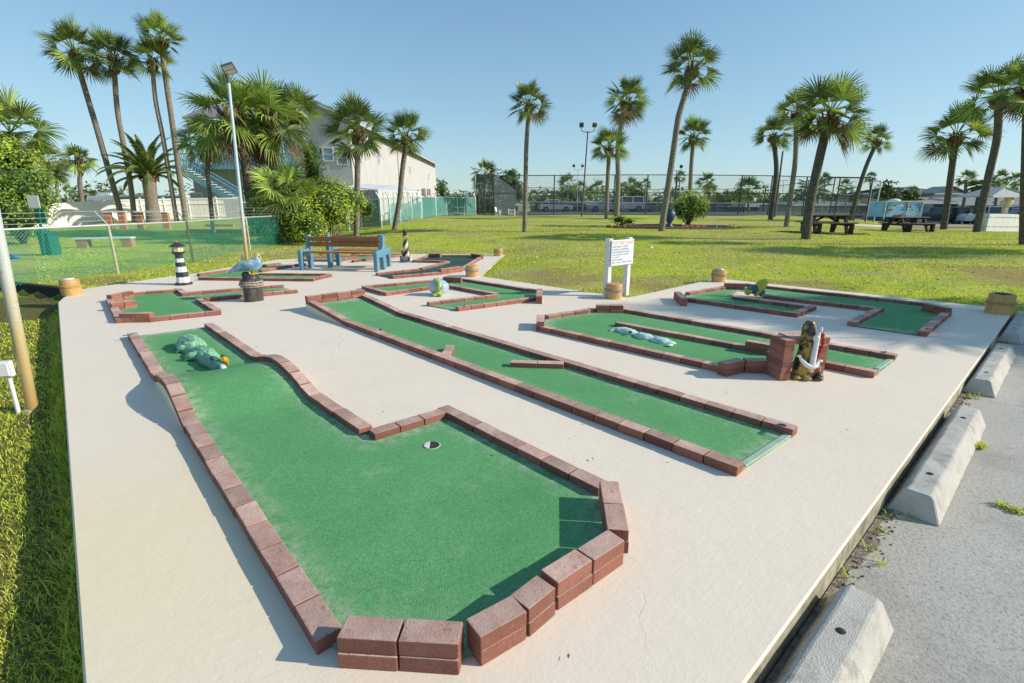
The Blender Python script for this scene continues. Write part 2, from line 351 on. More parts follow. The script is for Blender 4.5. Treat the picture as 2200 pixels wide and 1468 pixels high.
M_rblock = mat('red garden block', (.36, .14, .09), (.26, .1, .07), 8, .9, .5, 50, island=.25)
M_orblock = mat('orange brick pier', (.52, .24, .14), (.42, .18, .1), 6, .9, .4, 50)
M_timber_k = mat('black retaining timber', (.02, .018, .016), (.04, .035, .03), 6, .9, .7, 30)
M_path = mat('sandy path', (.40, .34, .26), (.33, .28, .21), 2, .95, .5, 30)
M_court = mat('court surface', (.09, .12, .10), (.07, .10, .085), .5, .9)
M_gbox = mat('dark green sheet metal', (.015, .12, .085), (.02, .16, .11), 4, .5)
M_navy = mat('dark navy text', (.30, .34, .52), (.26, .30, .48), 4, .6)
M_rtext = mat('faded red text', (.80, .36, .32), (.74, .30, .27), 4, .6)
M_num = mat('metal numerals', (.02, .03, .05), (.08, .10, .14), 30, .35, metal=.3)
M_cup = mat('white cup liner', (.75, .74, .68), (.6, .59, .52), 8, .5)
M_hole = mat('dark hole', (.03, .05, .04), (.02, .03, .03), 8, .9)
M_teal = mat('teal pot glaze', (.05, .28, .27), (.1, .36, .3), 9, .4)
M_strip = mat('pale green tee board', (.30, .44, .33), (.38, .50, .40), 9, .75, .3, 60)
# ------------------------------------------------------------------ mesh builder
class MB:
    def __init__(s): s.v = []; s.f = []; s.m = []; s.sm = []
    def add(s, vs, fs, mi=0, smooth=False):
        o = len(s.v); s.v.extend([tuple(v) for v in vs])
        for f in fs: s.f.append(tuple(i + o for i in f)); s.m.append(mi); s.sm.append(smooth)
    def box(s, c, size, rot=None, mi=0):
        sx, sy, sz = (a / 2 for a in size); c = V(c)
        vs = [V((x * sx, y * sy, z * sz)) for x in (-1, 1) for y in (-1, 1) for z in (-1, 1)]
        if rot is not None:
            if not isinstance(rot, Matrix): rot = Matrix.Rotation(rot, 3, 'Z')
            vs = [rot @ v for v in vs]
        s.add([v + c for v in vs], [(0, 1, 3, 2), (4, 6, 7, 5), (0, 4, 5, 1), (2, 3, 7, 6), (0, 2, 6, 4), (1, 5, 7, 3)], mi)
    def bar(s, a, b, w, h, mi=0, up=V((0, 0, 1))):
        a, b = V(a), V(b); d = b - a; L = d.length
        if L < 1e-6: return
        x = d / L; y = up.cross(x)
        if y.length < 1e-4: y = V((0, 1, 0)).cross(x)
        y.normalize(); z = x.cross(y)
        m = Matrix((x, y, z)).transposed(); s.box((a + b) / 2, (L, w, h), m, mi)
    def tube(s, pts, rad, n=10, mi=0, caps=True, smooth=True, ph=0):
        pts = [V(p) for p in pts]
        if not isinstance(rad, (list, tuple)): rad = [rad] * len(pts)
        vs = []; prev = None
        for i, p in enumerate(pts):
            t = (pts[min(i + 1, len(pts) - 1)] - pts[max(i - 1, 0)]).normalized()
            if prev is None:
                a = V((0, 0, 1)) if abs(t.z) < .9 else V((1, 0, 0)); u = t.cross(a).normalized()
            else:
                u = prev - t * prev.dot(t); u.normalize()
            prev = u; w = t.cross(u)
            for k in range(n):
                an = 2 * pi * k / n + ph; vs.append(p + (u * cos(an) + w * sin(an)) * rad[i])
        fs = [(i * n + k, i * n + (k + 1) % n, (i + 1) * n + (k + 1) % n, (i + 1) * n + k) for i in range(len(pts) - 1) for k in range(n)]
        s.add(vs, fs, mi, smooth)
        if caps:
            s.add(vs[:n], [tuple(range(n))[::-1]], mi); s.add(vs[-n:], [tuple(range(n))], mi)
    def lathe(s, c, prof, n=24, mi=0, smooth=True, caps=True):
        c = V(c); vs = [c + V((r * cos(2 * pi * k / n), r * sin(2 * pi * k / n), z)) for r, z in prof for k in range(n)]
        s.add(vs, [(i * n + k, i * n + (k + 1) % n, (i + 1) * n + (k + 1) % n, (i + 1) * n + k) for i in range(len(prof) - 1) for k in range(n)], mi, smooth)
        if caps:
            s.add(vs[:n], [tuple(range(n))[::-1]], mi); s.add(vs[-n:], [tuple(range(n))], mi)
    def ell(s, c, r, n=14, m=9, mi=0, rot=None, jit=0.0, jf=3.0):
        c = V(c); vs = []
        for i in range(m + 1):
            for k in range(n):
                a = pi * i / m; b = 2 * pi * k / n
                p = V((sin(a) * cos(b), sin(a) * sin(b), cos(a)))
                j = 1 + jit * noise.noise(p * jf + c)
                p = V((p.x * r[0], p.y * r[1], p.z * r[2])) * j
                if rot is not None: p = rot @ p
                vs.append(p + c)
        s.add(vs, [(i * n + k, (i + 1) * n + k, (i + 1) * n + (k + 1) % n, i * n + (k + 1) % n) for i in range(m) for k in range(n)], mi, True)
    def prism(s, poly, d, mi=0):
        """poly: 3d loop, extruded by vector d"""
        n = len(poly); a = [V(p) for p in poly]; b = [p + V(d) for p in a]
        s.add(a + b, [tuple(range(n))[::-1], tuple(range(n, 2 * n))] + [(i, (i + 1) % n, (i + 1) % n + n, i + n) for i in range(n)], mi)
    def quad(s, a, b, c, d, mi=0): s.add([a, b, c, d], [(0, 1, 2, 3)], mi)
    def loft(s, rings, mi=0, smooth=True, caps=True):
        n = len(rings[0]); vs = [v for r in rings for v in r]
        s.add(vs, [(i * n + k, i * n + (k + 1) % n, (i + 1) * n + (k + 1) % n, (i + 1) * n + k) for i in range(len(rings) - 1) for k in range(n)], mi, smooth)
        if caps: s.add(rings[0], [tuple(range(n))[::-1]], mi); s.add(rings[-1], [tuple(range(n))], mi)
    def mesh(s, name, mats, off=V((0, 0, 0))):
        me = bpy.data.meshes.new(name)
        if off.length: vs = [(v[0] - off.x, v[1] - off.y, v[2] - off.z) for v in s.v]
        else: vs = s.v
        me.from_pydata(vs, [], s.f)
        for m in (mats if isinstance(mats, (list, tuple)) else [mats]): me.materials.append(m)
        me.polygons.foreach_set('material_index', s.m); me.polygons.foreach_set('use_smooth', s.sm)
        me.update(); return me
    def build(s, name, mats, parent=None, bevel=0, world=True):
        off = V((0, 0, 0))
        if parent is not None and world:
            off = V(parent.location)
            if parent.parent is not None: off = off + V(parent.parent.location)
        me = s.mesh(name, mats, off)
        if bevel: bev(me, bevel)
        o = bpy.data.objects.new(name, me); C.objects.link(o); o.parent = parent; return o
def bev(me, w, seg=1):
    bm = bmesh.new(); bm.from_mesh(me); bmesh.ops.remove_doubles(bm, verts=bm.verts, dist=1e-5)
    es = [e for e in bm.edges if len(e.link_faces) == 2 and e.calc_face_angle(0) > .6]
    bmesh.ops.bevel(bm, geom=es, offset=w, segments=seg, affect='EDGES', profile=.6, clamp_overlap=True)
    bm.to_mesh(me); bm.free(); me.update()
def thing(name, label, cat, loc=(0, 0, 0), group=None, rz=0):
    o = bpy.data.objects.new(name, None); C.objects.link(o); o.location = loc; o.rotation_euler = (0, 0, rz); o.empty_display_size = .1
    o['label'] = label; o['category'] = cat
    if group: o['group'] = group
    return o
def tag(o, label, cat, group=None):
    o['label'] = label; o['category'] = cat
    if group: o['group'] = group
    return o
def struct(o): o['kind'] = 'structure'; return o
def link(name, me, parent, loc=(0, 0, 0), rot=(0, 0, 0), sc=(1, 1, 1)):
    o = bpy.data.objects.new(name, me); C.objects.link(o); o.parent = parent; o.location = loc; o.rotation_euler = rot; o.scale = sc; return o
def tree_copy(o, parent=None):
    c = o.copy(); C.objects.link(c); c.parent = parent
    for ch in o.children: tree_copy(ch, c)
    return c
def text_mesh(body, size, extrude=.001, align='LEFT'):
    cu = bpy.data.curves.new('lettering', 'FONT'); cu.body = body; cu.size = size; cu.extrude = extrude; cu.align_x = align; cu.resolution_u = 3
    o = bpy.data.objects.new('lettering', cu); C.objects.link(o); bpy.context.view_layer.update()
    me = bpy.data.meshes.new_from_object(o.evaluated_get(bpy.context.evaluated_depsgraph_get()))
    C.objects.unlink(o); bpy.data.objects.remove(o); return me

# ------------------------------------------------------------------ ground, slab, parking
def grid_axis(a, b, fine0, fine1, st, g=1.09):
    v = []; x = fine0
    while x <= fine1: v.append(x); x += st
    s = st; x = fine1
    while x < b: s *= g; x += s; v.append(x)
    s = st; x = fine0
    while x > a: s *= g; x -= s; v.insert(0, x)
    return v
xs = grid_axis(-900, 900, -12, 12, .22); ys = grid_axis(-60, 1500, 0, 26, .22)
mb = MB(); W = len(xs)
mb.v = [(x, y, tz(x, y)) for y in ys for x in xs]
for j in range(len(ys) - 1):
    for i in range(W - 1):
        mb.f.append((j * W + i, j * W + i + 1, (j + 1) * W + i + 1, (j + 1) * W + i)); mb.m.append(0); mb.sm.append(True)
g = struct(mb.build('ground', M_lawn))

# slab
ncorner = None
def isect(p, d, q, e):
    den = d.x * e.y - d.y * e.x; w = q - p; t = (w.x * e.y - w.y * e.x) / den; return p + d * t
nc = isect(SL0, dl, SR0, dr)
SLAB = [nc, SL1, V((-7.43, 8.17)), V((-7.85, 9.01)), V((-7.39, 10.57)), V((-7.09, 11.23)), V((-6.88, 12.73)), V((-6.31, 14.94)), V((-2.97, 15.65)), V((-.21, 15.36)),
        V((-.66, 10.78)), V((-.5, 10.55)), V((1.9, 8.2)), V((2.15, 8.4)), V((4.28, 10.43)), V((7.3, 7.35)), SR1]
mb = MB(); mb.prism([(p.x, p.y, -.5) for p in SLAB[::-1]], (0, 0, .5)); o = mb.build('slab', M_slab, bevel=.008); struct(o)
o.name = 'concrete_slab'
# parking surface
q0 = nc - dr * 4 + nr * .03
def P3(v, z): return V((v.x, v.y, z))
mb = MB()
pk = [q0 - dr * 0, SR1 + nr * .03 + dr * .0, SR1 + nr * 14, q0 + nr * 14]
mb.prism([P3(p, -.6) for p in pk[::-1]], (0, 0, .465)); struct(mb.build('parking_pavement', M_park))
# joint cracks of the parking surface with weeds come later

# black retaining timbers left of the slab
t = thing('retaining_wall', 'low black timber retaining wall running left from the slab corner', 'wall', (-9, 9.4, -.35))
mb = MB()
for k, z in enumerate((-.30, -.17, -.05)):
    mb.bar((-7.86, 8.98 + .01 * k, z), (-12.5, 10.9 + .01 * k, z), .13, .122)
mb.build('timber', M_timber_k, t, bevel=.01)
# ------------------------------------------------------------------ mini golf lanes
BL, BW, BH = .207, .1, .06
BR = []
for k in range(4):
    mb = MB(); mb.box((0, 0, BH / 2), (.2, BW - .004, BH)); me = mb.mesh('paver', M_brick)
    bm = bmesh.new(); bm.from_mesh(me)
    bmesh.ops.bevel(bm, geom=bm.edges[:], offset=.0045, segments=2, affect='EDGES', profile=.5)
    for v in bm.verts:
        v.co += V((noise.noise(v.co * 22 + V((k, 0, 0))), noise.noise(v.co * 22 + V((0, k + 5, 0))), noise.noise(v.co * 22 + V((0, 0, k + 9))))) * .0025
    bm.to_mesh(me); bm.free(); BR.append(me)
class Lane:
    def __init__(s, label, px, group='mini golf lanes on the slab'):
        c = G(*px); s.o = thing('putting_lane', label, 'mini golf lane', c, group); s.c = c; s.n = 0; s.hf = None
    def w(s, x, y): return s.hf(V((x, y))) if s.hf else 0.0
    def brick(s, p, ang, z=0, L=.2, pitch=0, wid=1.0):
        p = V((p.x, p.y, z)); me = R.choice(BR)
        o = link('border_brick', me, s.o, p - s.c, (R.uniform(-.008, .008), -pitch + R.uniform(-.006, .006), ang + R.uniform(-.012, .012)), (L / .2, wid, 1)); s.n += 1; return o
    def run(s, a, b, side, zr=BH, courses=1, z0=0.0, world=False, L=BL):
        A = a.copy() if world else G(a[0], a[1], zr); B = b.copy() if world else G(b[0], b[1], zr)
        A.z = B.z = 0; d = B - A; n = max(1, round(d.length / L)); st = d.length / n; d.normalize()
        nrm = V((-d.y, d.x, 0)) * side; ang = atan2(d.y, d.x)
        for i in range(n):
            p = A + d * st * (i + .5) + nrm * (BW / 2)
            h = s.w(p.x, p.y); h0 = s.w(p.x - d.x * st / 2, p.y - d.y * st / 2); h1 = s.w(p.x + d.x * st / 2, p.y + d.y * st / 2)
            pit = atan2(h1 - h0, st)
            for k in range(courses):
                j = nrm * R.uniform(-.003, .003)
                s.brick(p + j, ang, z0 + k * (BH + .0015) + (h0 + h1) / 2 * .5 + h * .5, st - .006, pit)
        s.A, s.B, s.d, s.nrm = A, B, d, nrm
        return A + nrm * BW / 2, B + nrm * BW / 2
    def turf(s, pts, m=None, z=.012, cuts=None, dirv=None):
        """pts world 2d loop; cut across dirv so it can follow the hump"""
        bm = bmesh.new(); vs = [bm.verts.new((p.x, p.y, 0)) for p in pts]; bm.faces.new(vs)
        xs_ = [p.x for p in pts]; ys_ = [p.y for p in pts]; st = .12
        for ax, lo, hi in ((V((1, 0, 0)), min(xs_), max(xs_)), (V((0, 1, 0)), min(ys_), max(ys_))):
            k = lo + st
            while k < hi:
                bmesh.ops.bisect_plane(bm, geom=bm.verts[:] + bm.edges[:] + bm.faces[:], plane_co=ax * k, plane_no=ax); k += st
        if dirv is not None:
            for k in cuts:
                bmesh.ops.bisect_plane(bm, geom=bm.verts[:] + bm.edges[:] + bm.faces[:], plane_co=V((k.x, k.y, 0)), plane_no=V((dirv.x, dirv.y, 0)))
        bmesh.ops.triangulate(bm, faces=bm.faces[:])
        for v in bm.verts: v.co.z = z + s.w(v.co.x, v.co.y)
        for v in bm.verts: v.co -= s.c
        bmesh.ops.recalc_face_normals(bm, faces=bm.faces[:])
        me = bpy.data.meshes.new('turf'); bm.to_mesh(me); bm.free()
        if me.polygons and me.polygons[0].normal.z < 0: me.flip_normals()
        at_ = me.attributes.new('edge', 'FLOAT', 'POINT')
        n = len(pts)
        for i, v in enumerate(me.vertices):
            p = V((v.co.x + s.c.x, v.co.y + s.c.y)); dm = 9
            for a in range(n):
                A = V(pts[a][:2]); B = V(pts[(a + 1) % n][:2]); AB = B - A
                t_ = max(0, min(1, (p - A).dot(AB) / max(AB.length_squared, 1e-9))); dm = min(dm, (A + AB * t_ - p).length)
            at_.data[i].value = max(0, 1 - dm / .2) ** 1.5 * (1 if s.fr else 0)
        me.materials.append(m or M_turf)
        for p in me.polygons: p.use_smooth = True
        o = bpy.data.objects.new('turf', me); C.objects.link(o); o.parent = s.o; return o
    fr = True
    def cup(s, px, r=.055):
        c = G(*px, .014); z = s.w(c.x, c.y); mb = MB()
        mb.lathe(V((c.x, c.y, z + .0145)), [(r, 0), (r * .92, .0015)], 20, 0, caps=False)
        mb.lathe(V((c.x, c.y, z + .016)), [(r * .92, 0), (.001, .0005)], 20, 1, caps=False)
        o = mb.build('cup', [M_cup, M_hole], s.o)
        mb = MB()
        mb.prism([V((c.x + r * .9 * cos(a), c.y + r * .9 * sin(a), z + .018)) for a in [radians(x) for x in range(110, 261, 15)]], (0, 0, .001))
        mb.build('liner', M_cup, o) if False else mb.build('cup_liner', M_cup, s.o)
    def number(s, txt, px, ang, z=BH, size=.13):
        c = G(px[0], px[1], z + .003); me = text_mesh(txt, size, .003, 'CENTER'); me.materials.clear(); me.materials.append(M_num)
        link('number', me, s.o, V((c.x, c.y, z + .004)) - s.c, (0, 0, ang))
    def strip(s, a, b, wdt=.07, z=.014):
        a, b = G(*a), G(*b); mb = MB(); mb.bar(P3(a, z / 2 + .003), P3(b, z / 2 + .003), wdt, z + .006); mb.build('tee_board', M_strip, s.o, bevel=.004)
def xy(v): return V((v.x, v.y))

# --- lane 1, the big one in front
L1 = Lane('large foreground putting lane with a hump and a rounded end of stacked bricks', (600, 1000))
DL = V((dl.x, dl.y))
hump0 = xy(G(345, 838)); hump1 = xy(G(386, 924))
t0, t1 = sorted((hump0.dot(DL), hump1.dot(DL))); t0 -= .08; t1 += .3
def hf1(p):
    t = xy(p).dot(DL)
    if t <= t0 or t >= t1: return 0
    u = (t - t0) / (t1 - t0); return .125 * (sin(pi * u) ** 1.3)
L1.hf = hf1
a0, a1 = L1.run((272, 716), (678, 1380), +1)
b0, b1 = L1.run((457, 693), (800, 914), -1)
c0, c1 = L1.run((790, 922), (945, 877), -1)
d0, d1 = L1.run((962, 869), (1310, 1036), -1)
dbl = dict(zr=.1215, courses=2)
e0, e1 = L1.run((1329.7, 1034), (1355, 1140), -1, **dbl)
f0, f1 = L1.run((1345, 1161), (1199, 1256), -1, **dbl)
h0, h1 = L1.run((1196, 1263), (1137, 1311), -1, **dbl)
f2, f3 = L1.run((1134, 1314), (1031, 1372), -1, **dbl)
g0, g1 = L1.run((987, 1388), (719, 1373), -1, **dbl)
poly = [a0, a1, g1, g0, f3, f0, e1, e0, d1, d0, c1, c0, b1, b0]
L1.turf([xy(p) for p in poly], cuts=[DL * (t0 + (t1 - t0) * k / 10) for k in range(11)], dirv=DL)
L1.cup((928, 957)); L1.number('1', (284, 719), radians(-48 + 180))
# painted side walls under the hump bricks
for nm, (P, Q), off in (('hump_wall', (a0, a1), 0), ('hump_wall', (b0, b1), 0)):
    mb = MB(); d = (xy(Q) - xy(P)).normalized(); n = V((-d.y, d.x)); top = []; bot = []
    base = xy(P); tt0 = (base.dot(DL)); k = []
    for i in range(15):
        t = t0 + (t1 - t0) * i / 14; lam = (t - base.dot(DL)) / d.dot(DL); p = base + d * lam; k.append(p)
    for sgn in (-1, 1):
        for i in range(14):
            A, B = k[i] + n * sgn * .046, k[i + 1] + n * sgn * .046
            mb.quad(P3(A, 0), P3(B, 0), P3(B, hf1(k[i + 1]) + .002), P3(A, hf1(k[i]) + .002))
    mb.build(nm, M_slab, L1.o)

# --- lane 2, long lane with ramp
L2 = Lane('long straight putting lane across the middle of the slab, raised at its far end', (1200, 850))
gA = xy(G(665, 671)); gB = xy(G(737, 700)); tr1 = gA.dot(DL); tr0 = gB.dot(DL)
def hf2(p):
    t = xy(p).dot(DL)
    if t <= tr0: return 0
    return .10 * min(1.15, (t - tr0) / (tr1 - tr0)) ** .95
L2.hf = hf2
a0, a1 = L2.run((665, 671), (1582, 1026), +1, zr=0)
PR = G(1716, 915, .06); PQ = G(886, 674, .06); dR = (PQ - PR).normalized()
# far end of the right run: same distance along the lane
lam = (tr1 - xy(PR).dot(DL)) / xy(dR).dot(DL); PF = PR + dR * lam
b0, b1 = L2.run(P3(PF, 0), P3(PR, 0), -1, world=True)
eA = a0 + V((DL.x, DL.y, 0)) * .03; eB = b0 + V((DL.x, DL.y, 0)) * .03
hz = hf2(gA)
dd = (eB - eA).normalized()
sv = L2.hf; L2.hf = None
L2.run(P3(eA - dd * .05, 0), P3(eB + dd * .05, 0), +1, world=True, courses=2, z0=hz)
L2.hf = sv
L2.turf([xy(a0), xy(a1), xy(b1), xy(b0)], cuts=[DL * (tr0 + (tr1 - tr0) * k / 4) for k in range(5)], dirv=DL)
mb = MB()
k0 = xy(a0) + DL * .12; k1 = xy(b0) + DL * .12
m0 = a1 + (a0 - a1) * 0
def onrun(P, Q, t):
    d = (xy(Q) - xy(P)).normalized(); lam = (t - xy(P).dot(DL)) / d.dot(DL); return xy(P) + d * lam
wA = [onrun(a0, a1, tr0 + (tr1 + .12 - tr0) * i / 6) for i in range(7)]; wB = [onrun(b0, b1, tr0 + (tr1 + .12 - tr0) * i / 6) for i in range(7)]
nA = V((-DL.y, DL.x))
for ww, sg in ((wA, 1), (wB, -1)):
    for i in range(6):
        A, B = ww[i] + nA * sg * .047, ww[i + 1] + nA * sg * .047
        mb.quad(P3(A, 0), P3(B, 0), P3(B, hf2(B)), P3(A, hf2(A)))
A, B = wA[-1] + nA * .047, wB[-1] - nA * .047
mb.quad(P3(A, 0), P3(B, 0), P3(B, hf2(B)), P3(A, hf2(A)))
mb.build('ramp_wall', M_slab, L2.o)
L2.cup((815, 709), .05); L2.number('3', (1682, 912), radians(-50 + 180), size=.135)
L2.run((968, 768), (977, 741), +1); L2.run((945, 762), (905, 757), -1) if False else None
L2.run((1096, 779), (1212, 783), +1)
L2.strip((1594, 1004), (1702, 932), .045)

# --- lane 3 with the brick tunnel
L3 = Lane('green putting lane on the right running through a small brick tunnel', (1450, 740))
a0, a1 = L3.run((1156, 701), (1553, 789), +1)
b0, b1 = L3.run((1340, 661), (1929, 760), -1)
c0, c1 = L3.run((1169, 676), (1279, 660), -1)
L3.run((1280, 653.5), (1338, 654), -1, zr=.1215, courses=2)
L3.run((1152, 691), (1153, 676), -1, zr=.1215, courses=2)
L3.run((1320, 693), (1614, 747), +1)
L3.run((1562, 783), (1602, 774), +1, zr=.1215, courses=2); L3.run((1604, 775), (1652, 776), +1, zr=.1215, courses=2)
g0, g1 = L3.run((1750, 775), (1880, 800), +1)
L3.turf([xy(a0), xy(a1), xy(G(1655, 800)), xy(g0), xy(g1), xy(b1), xy(b0), xy(c1), xy(c0)])
L3.strip((1882, 796), (1926, 766), .05); L3.number('7', (1902, 755), radians(-50 + 180), size=.09)

# tunnel: two stacks and a roof of pavers
T3 = L3.o
s1 = G(1648, 809); s2 = G(1671, 821); dv = (s2 - s1).normalized(); ang = atan2(dv.y, dv.x); nv = V((-dv.y, dv.x, 0))
cA = G(1673, 818) - dv * .09 + nv * .05
for k in range(6): L3.brick(cA + V((R.uniform(-.003, .003), R.uniform(-.003, .003), 0)), ang, k * .0615, .2)
cB = cA + nv * .32
for k in range(5): L3.brick(cB + V((R.uniform(-.003, .003), R.uniform(-.003, .003), 0)), ang, k * .0615, .2)
cM = cA + nv * .16 - dv * .12
for q in (0, .1):
    L3.brick(cM + nv * (.06) + dv * (q * 1.0), ang + pi / 2, 5 * .0615, .3)
cD = G(1748, 791) + nv * .0
for k in range(5): L3.brick(V((cD.x, cD.y, 0)) + V((.02, .06, 0)), ang + .25, k * .0615, .2)
for k in range(2): L3.brick(cA + nv * .16 - dv * .26, ang - .15, .01 + k * .0615, .2)
L3.brick(G(1630, 760), radians(-42), 0.0, .26); L3.brick(G(1630, 760), radians(-42), 0.061, .26)

# --- lane 4 far right
L4 = Lane('U-shaped putting lane at the back right corner, partly in palm shade', (1750, 660))
a0, a1 = L4.run((1466, 640), (1715, 674), +1)
e0, e1 = L4.run((1715, 673.5), (1755, 657.5), +1)
L4.run((1571, 637), (1724, 657), +1)
k0, k1 = L4.run((1640, 634), (1882, 662), +1)
m0, m1 = L4.run((1884, 659), (1820, 690), +1)
r0, r1 = L4.run((2047, 669), (1993, 714), -1)
b0, b1 = L4.run((1601, 608), (1998, 651), -1)
L4.run((1994, 651), (2047, 662), -1, zr=.1215, courses=2)
L4.run((1555.6, 607), (1600, 608.5), -1, zr=.1215, courses=2)
c0, c1 = L4.run((1471.5, 627), (1555, 614), -1)
L4.run((1463, 641), (1448, 626), -1, zr=.1215, courses=2)
L4.turf([xy(p) for p in (a0, a1, e1, G(1722, 656), G(1571, 636), G(1590, 626), G(1640, 632), k1, m1, r1, r0, b1, b0, c1, c0)])
L4.cup((1687, 661), .045); L4.number('8', (1988, 706), radians(45 + 180), size=.09)

# --- lane 5 with the frog
L5 = Lane('green putting lane bent around the bare strip where the frog globe stands', (1020, 630))
a0, a1 = L5.run((776, 614), (952, 599), -1)
p0, p1 = L5.run((829, 629), (776, 615.5), -1)
f0, f1 = L5.run((829, 629), (928, 616), +1)
i0, i1 = L5.run((960, 612.5), (1061, 631), +1)
j0, j1 = L5.run((1061, 632), (916, 648.5), +1)
n0, n1 = L5.run((985, 661), (1164, 638), +1)
L5.run((1166, 620), (1165, 637), -1, zr=.1215, courses=2)
b0, b1 = L5.run((994, 597), (1155, 622), -1)
L5.run((954.5, 593.8), (994, 595), -1, zr=.1215, courses=2)
L5.turf([xy(p) for p in (p1, p0, f1, G(958, 613), i1, j1, n0, n1, b1, b0, a1)])
L5.number('5', (996, 657), radians(20 + 180), size=.09)

# --- lane 6 dark felt
L6 = Lane('putting lane of dark teal felt at the back of the slab right of the bench', (930, 570))
L6.fr = False
a0, a1 = L6.run((806, 586), (899, 577), -1)
s0, s1_ = L6.run((899, 576), (960, 561), -1)
t_0, t_1 = L6.run((888, 559.5), (958, 561), +1)
u0, u1 = L6.run((886, 559), (924, 545.5), -1)
L6.run((924.5, 544), (949, 545), -1, zr=.1215, courses=2)
b0, b1 = L6.run((950, 547.5), (1019, 547.5), -1)
L6.run((1018, 544.5), (1039, 547.5), -1, zr=.1215, courses=2)
r0, r1 = L6.run((1039, 550), (992, 579), -1)
L6.run((992, 573), (948, 578.5), -1, zr=.1215, courses=2)
n0, n1 = L6.run((948, 585), (844, 593.5), -1)
L6.turf([xy(p) for p in (a0, a1, s1_, G(890, 561), u1, b0, b1, r0, r1, n0, n1)], M_turf_dark)

# --- lane 7 left with the pelican in front
L7 = Lane('green putting lane at the back left with a wide hexagonal end behind the striped lighthouse', (400, 650))
L7.run((227, 634), (276, 625), -1, zr=.1215, courses=2)
a0, a1 = L7.run((278, 628), (382, 620.5), -1)
w0, w1 = L7.run((388, 618), (405, 630), -1)
b0, b1 = L7.run((400, 627), (608, 611), -1)
n0, n1 = L7.run((640, 623), (440, 641), -1)
x0, x1 = L7.run((434.5, 640), (475, 664.5), -1)
y0, y1 = L7.run((475, 668), (325, 683), -1)
L7.run((321.6, 673.5), (253.5, 674.5), -1, zr=.1215, courses=2)
l0, l1 = L7.run((247, 686), (227, 642), -1)
L7.run((238, 652), (293, 645), +1, zr=.1215, courses=2)
L7.turf([xy(p) for p in (l1, a0, w0, w1, b1, n0, n1, x0, x1, y1, l0)])

# --- lane 8 behind the pelican
L8 = Lane('V-shaped green putting lane behind the pelican at the left rear edge of the slab', (600, 585))
b0, b1 = L8.run((422, 588), (597, 564), -1)
n0, n1 = L8.run((673, 599), (424, 596.5), -1)
q0_, q1_ = L8.run((714, 589), (673, 598), -1)
k0, k1 = L8.run((553, 587.5), (707, 588.5), +1)
m0, m1 = L8.run((658, 565), (562, 580), -1)
L8.turf([xy(p) for p in (b0, b1, m0, m1, k0, k1, q1_, n0, n1)])
# --- lane 9 behind the bench
L9 = Lane('green putting lane at the rear edge of the slab seen through the bench legs', (760, 552))
b0, b1 = L9.run((656, 551), (800, 546.5), -1); L9.run((800, 546), (868, 545), -1)
n0, n1 = L9.run((731, 558.5), (639, 557), -1)
m0, m1 = L9.run((770, 551), (731, 558), -1)
r0, r1 = L9.run((868, 547), (760, 559.5), -1)
L9.turf([xy(p) for p in (n1, b0, b1, G(866, 546), r1, m0, m1)])
for l in (L1, L2, L3, L4, L5, L6, L7, L8, L9): print('lane bricks', l.n)
# ------------------------------------------------------------------ pilings with rope
def rope_ring(mb, c, r, z, rr, mi=0, turns=1, n=40, tilt=0.0):
    for j in range(2):
        pts = []
        for k in range(n * turns + 1):
            a = 2 * pi * k / n; tw = a * 9 + j * pi
            pts.append(V((c.x + (r + rr * .45 * cos(tw)) * cos(a), c.y + (r + rr * .45 * cos(tw)) * sin(a), z + rr * .45 * sin(tw) + tilt * sin(a))))
        mb.tube(pts, rr * .62, 6, mi)
def piling(px, h, r, label, rope=M_rope, cap=None, group='rope-wrapped wooden pilings around the slab', bulge=0.0, zz=0):
    c = G(*px, zz); t = thing('rope_piling', label, 'piling', c, group)
    mb = MB(); n = 28; rings = []
    for z, k in ((0, 1.0), (h * .3, 1.0 + bulge), (h * .7, 1.0 + bulge * .5), (h - .008, .97), (h, .94)):
        rings.append([c + V((cos(2 * pi * i / n) * r * k * (1 + .02 * noise.noise(V((i * .9, px[0], 0)))), sin(2 * pi * i / n) * r * k * (1 + .02 * noise.noise(V((i * .9, px[0], 4)))), z)) for i in range(n)])
    mb.loft(rings); mb.build('post', M_wood_b, t)
    mb = MB(); rope_ring(mb, c, r * (1.03 + bulge * .5), h * .60, .014); rope_ring(mb, c, r * (1.03 + bulge * .5), h * .52, .013)
    mb.build('rope', rope, t)
    if cap:
        mb = MB(); mb.lathe(c + V((0, 0, h)), [(r * .62, 0), (r * .58, .012), (r * .2, .018)], 16); mb.build('light_cap', cap, t)
    return t
piling((155, 634), .27, .135, 'rope piling on the left corner of the slab with pale cap and yellow rope', M_rope_y, M_wt, bulge=.06)
piling((1014, 594), .235, .135, 'rope piling between the dark lane and the long grass edge, middle back of the slab')
piling((1071, 550), .22, .13, 'smallest looking rope piling, at the rear tip of the slab')
piling((1318, 641), .245, .135, 'rope piling with a split top, directly in front of the white rules sign')
piling((1543.5, 605), .245, .135, 'rope piling at the back corner left of the yellow ornament', cap=M_galv)
piling((2144, 673), .275, .15, 'rope piling at the right corner of the slab beside the wheel stops', M_rope_y, M_steel_d)

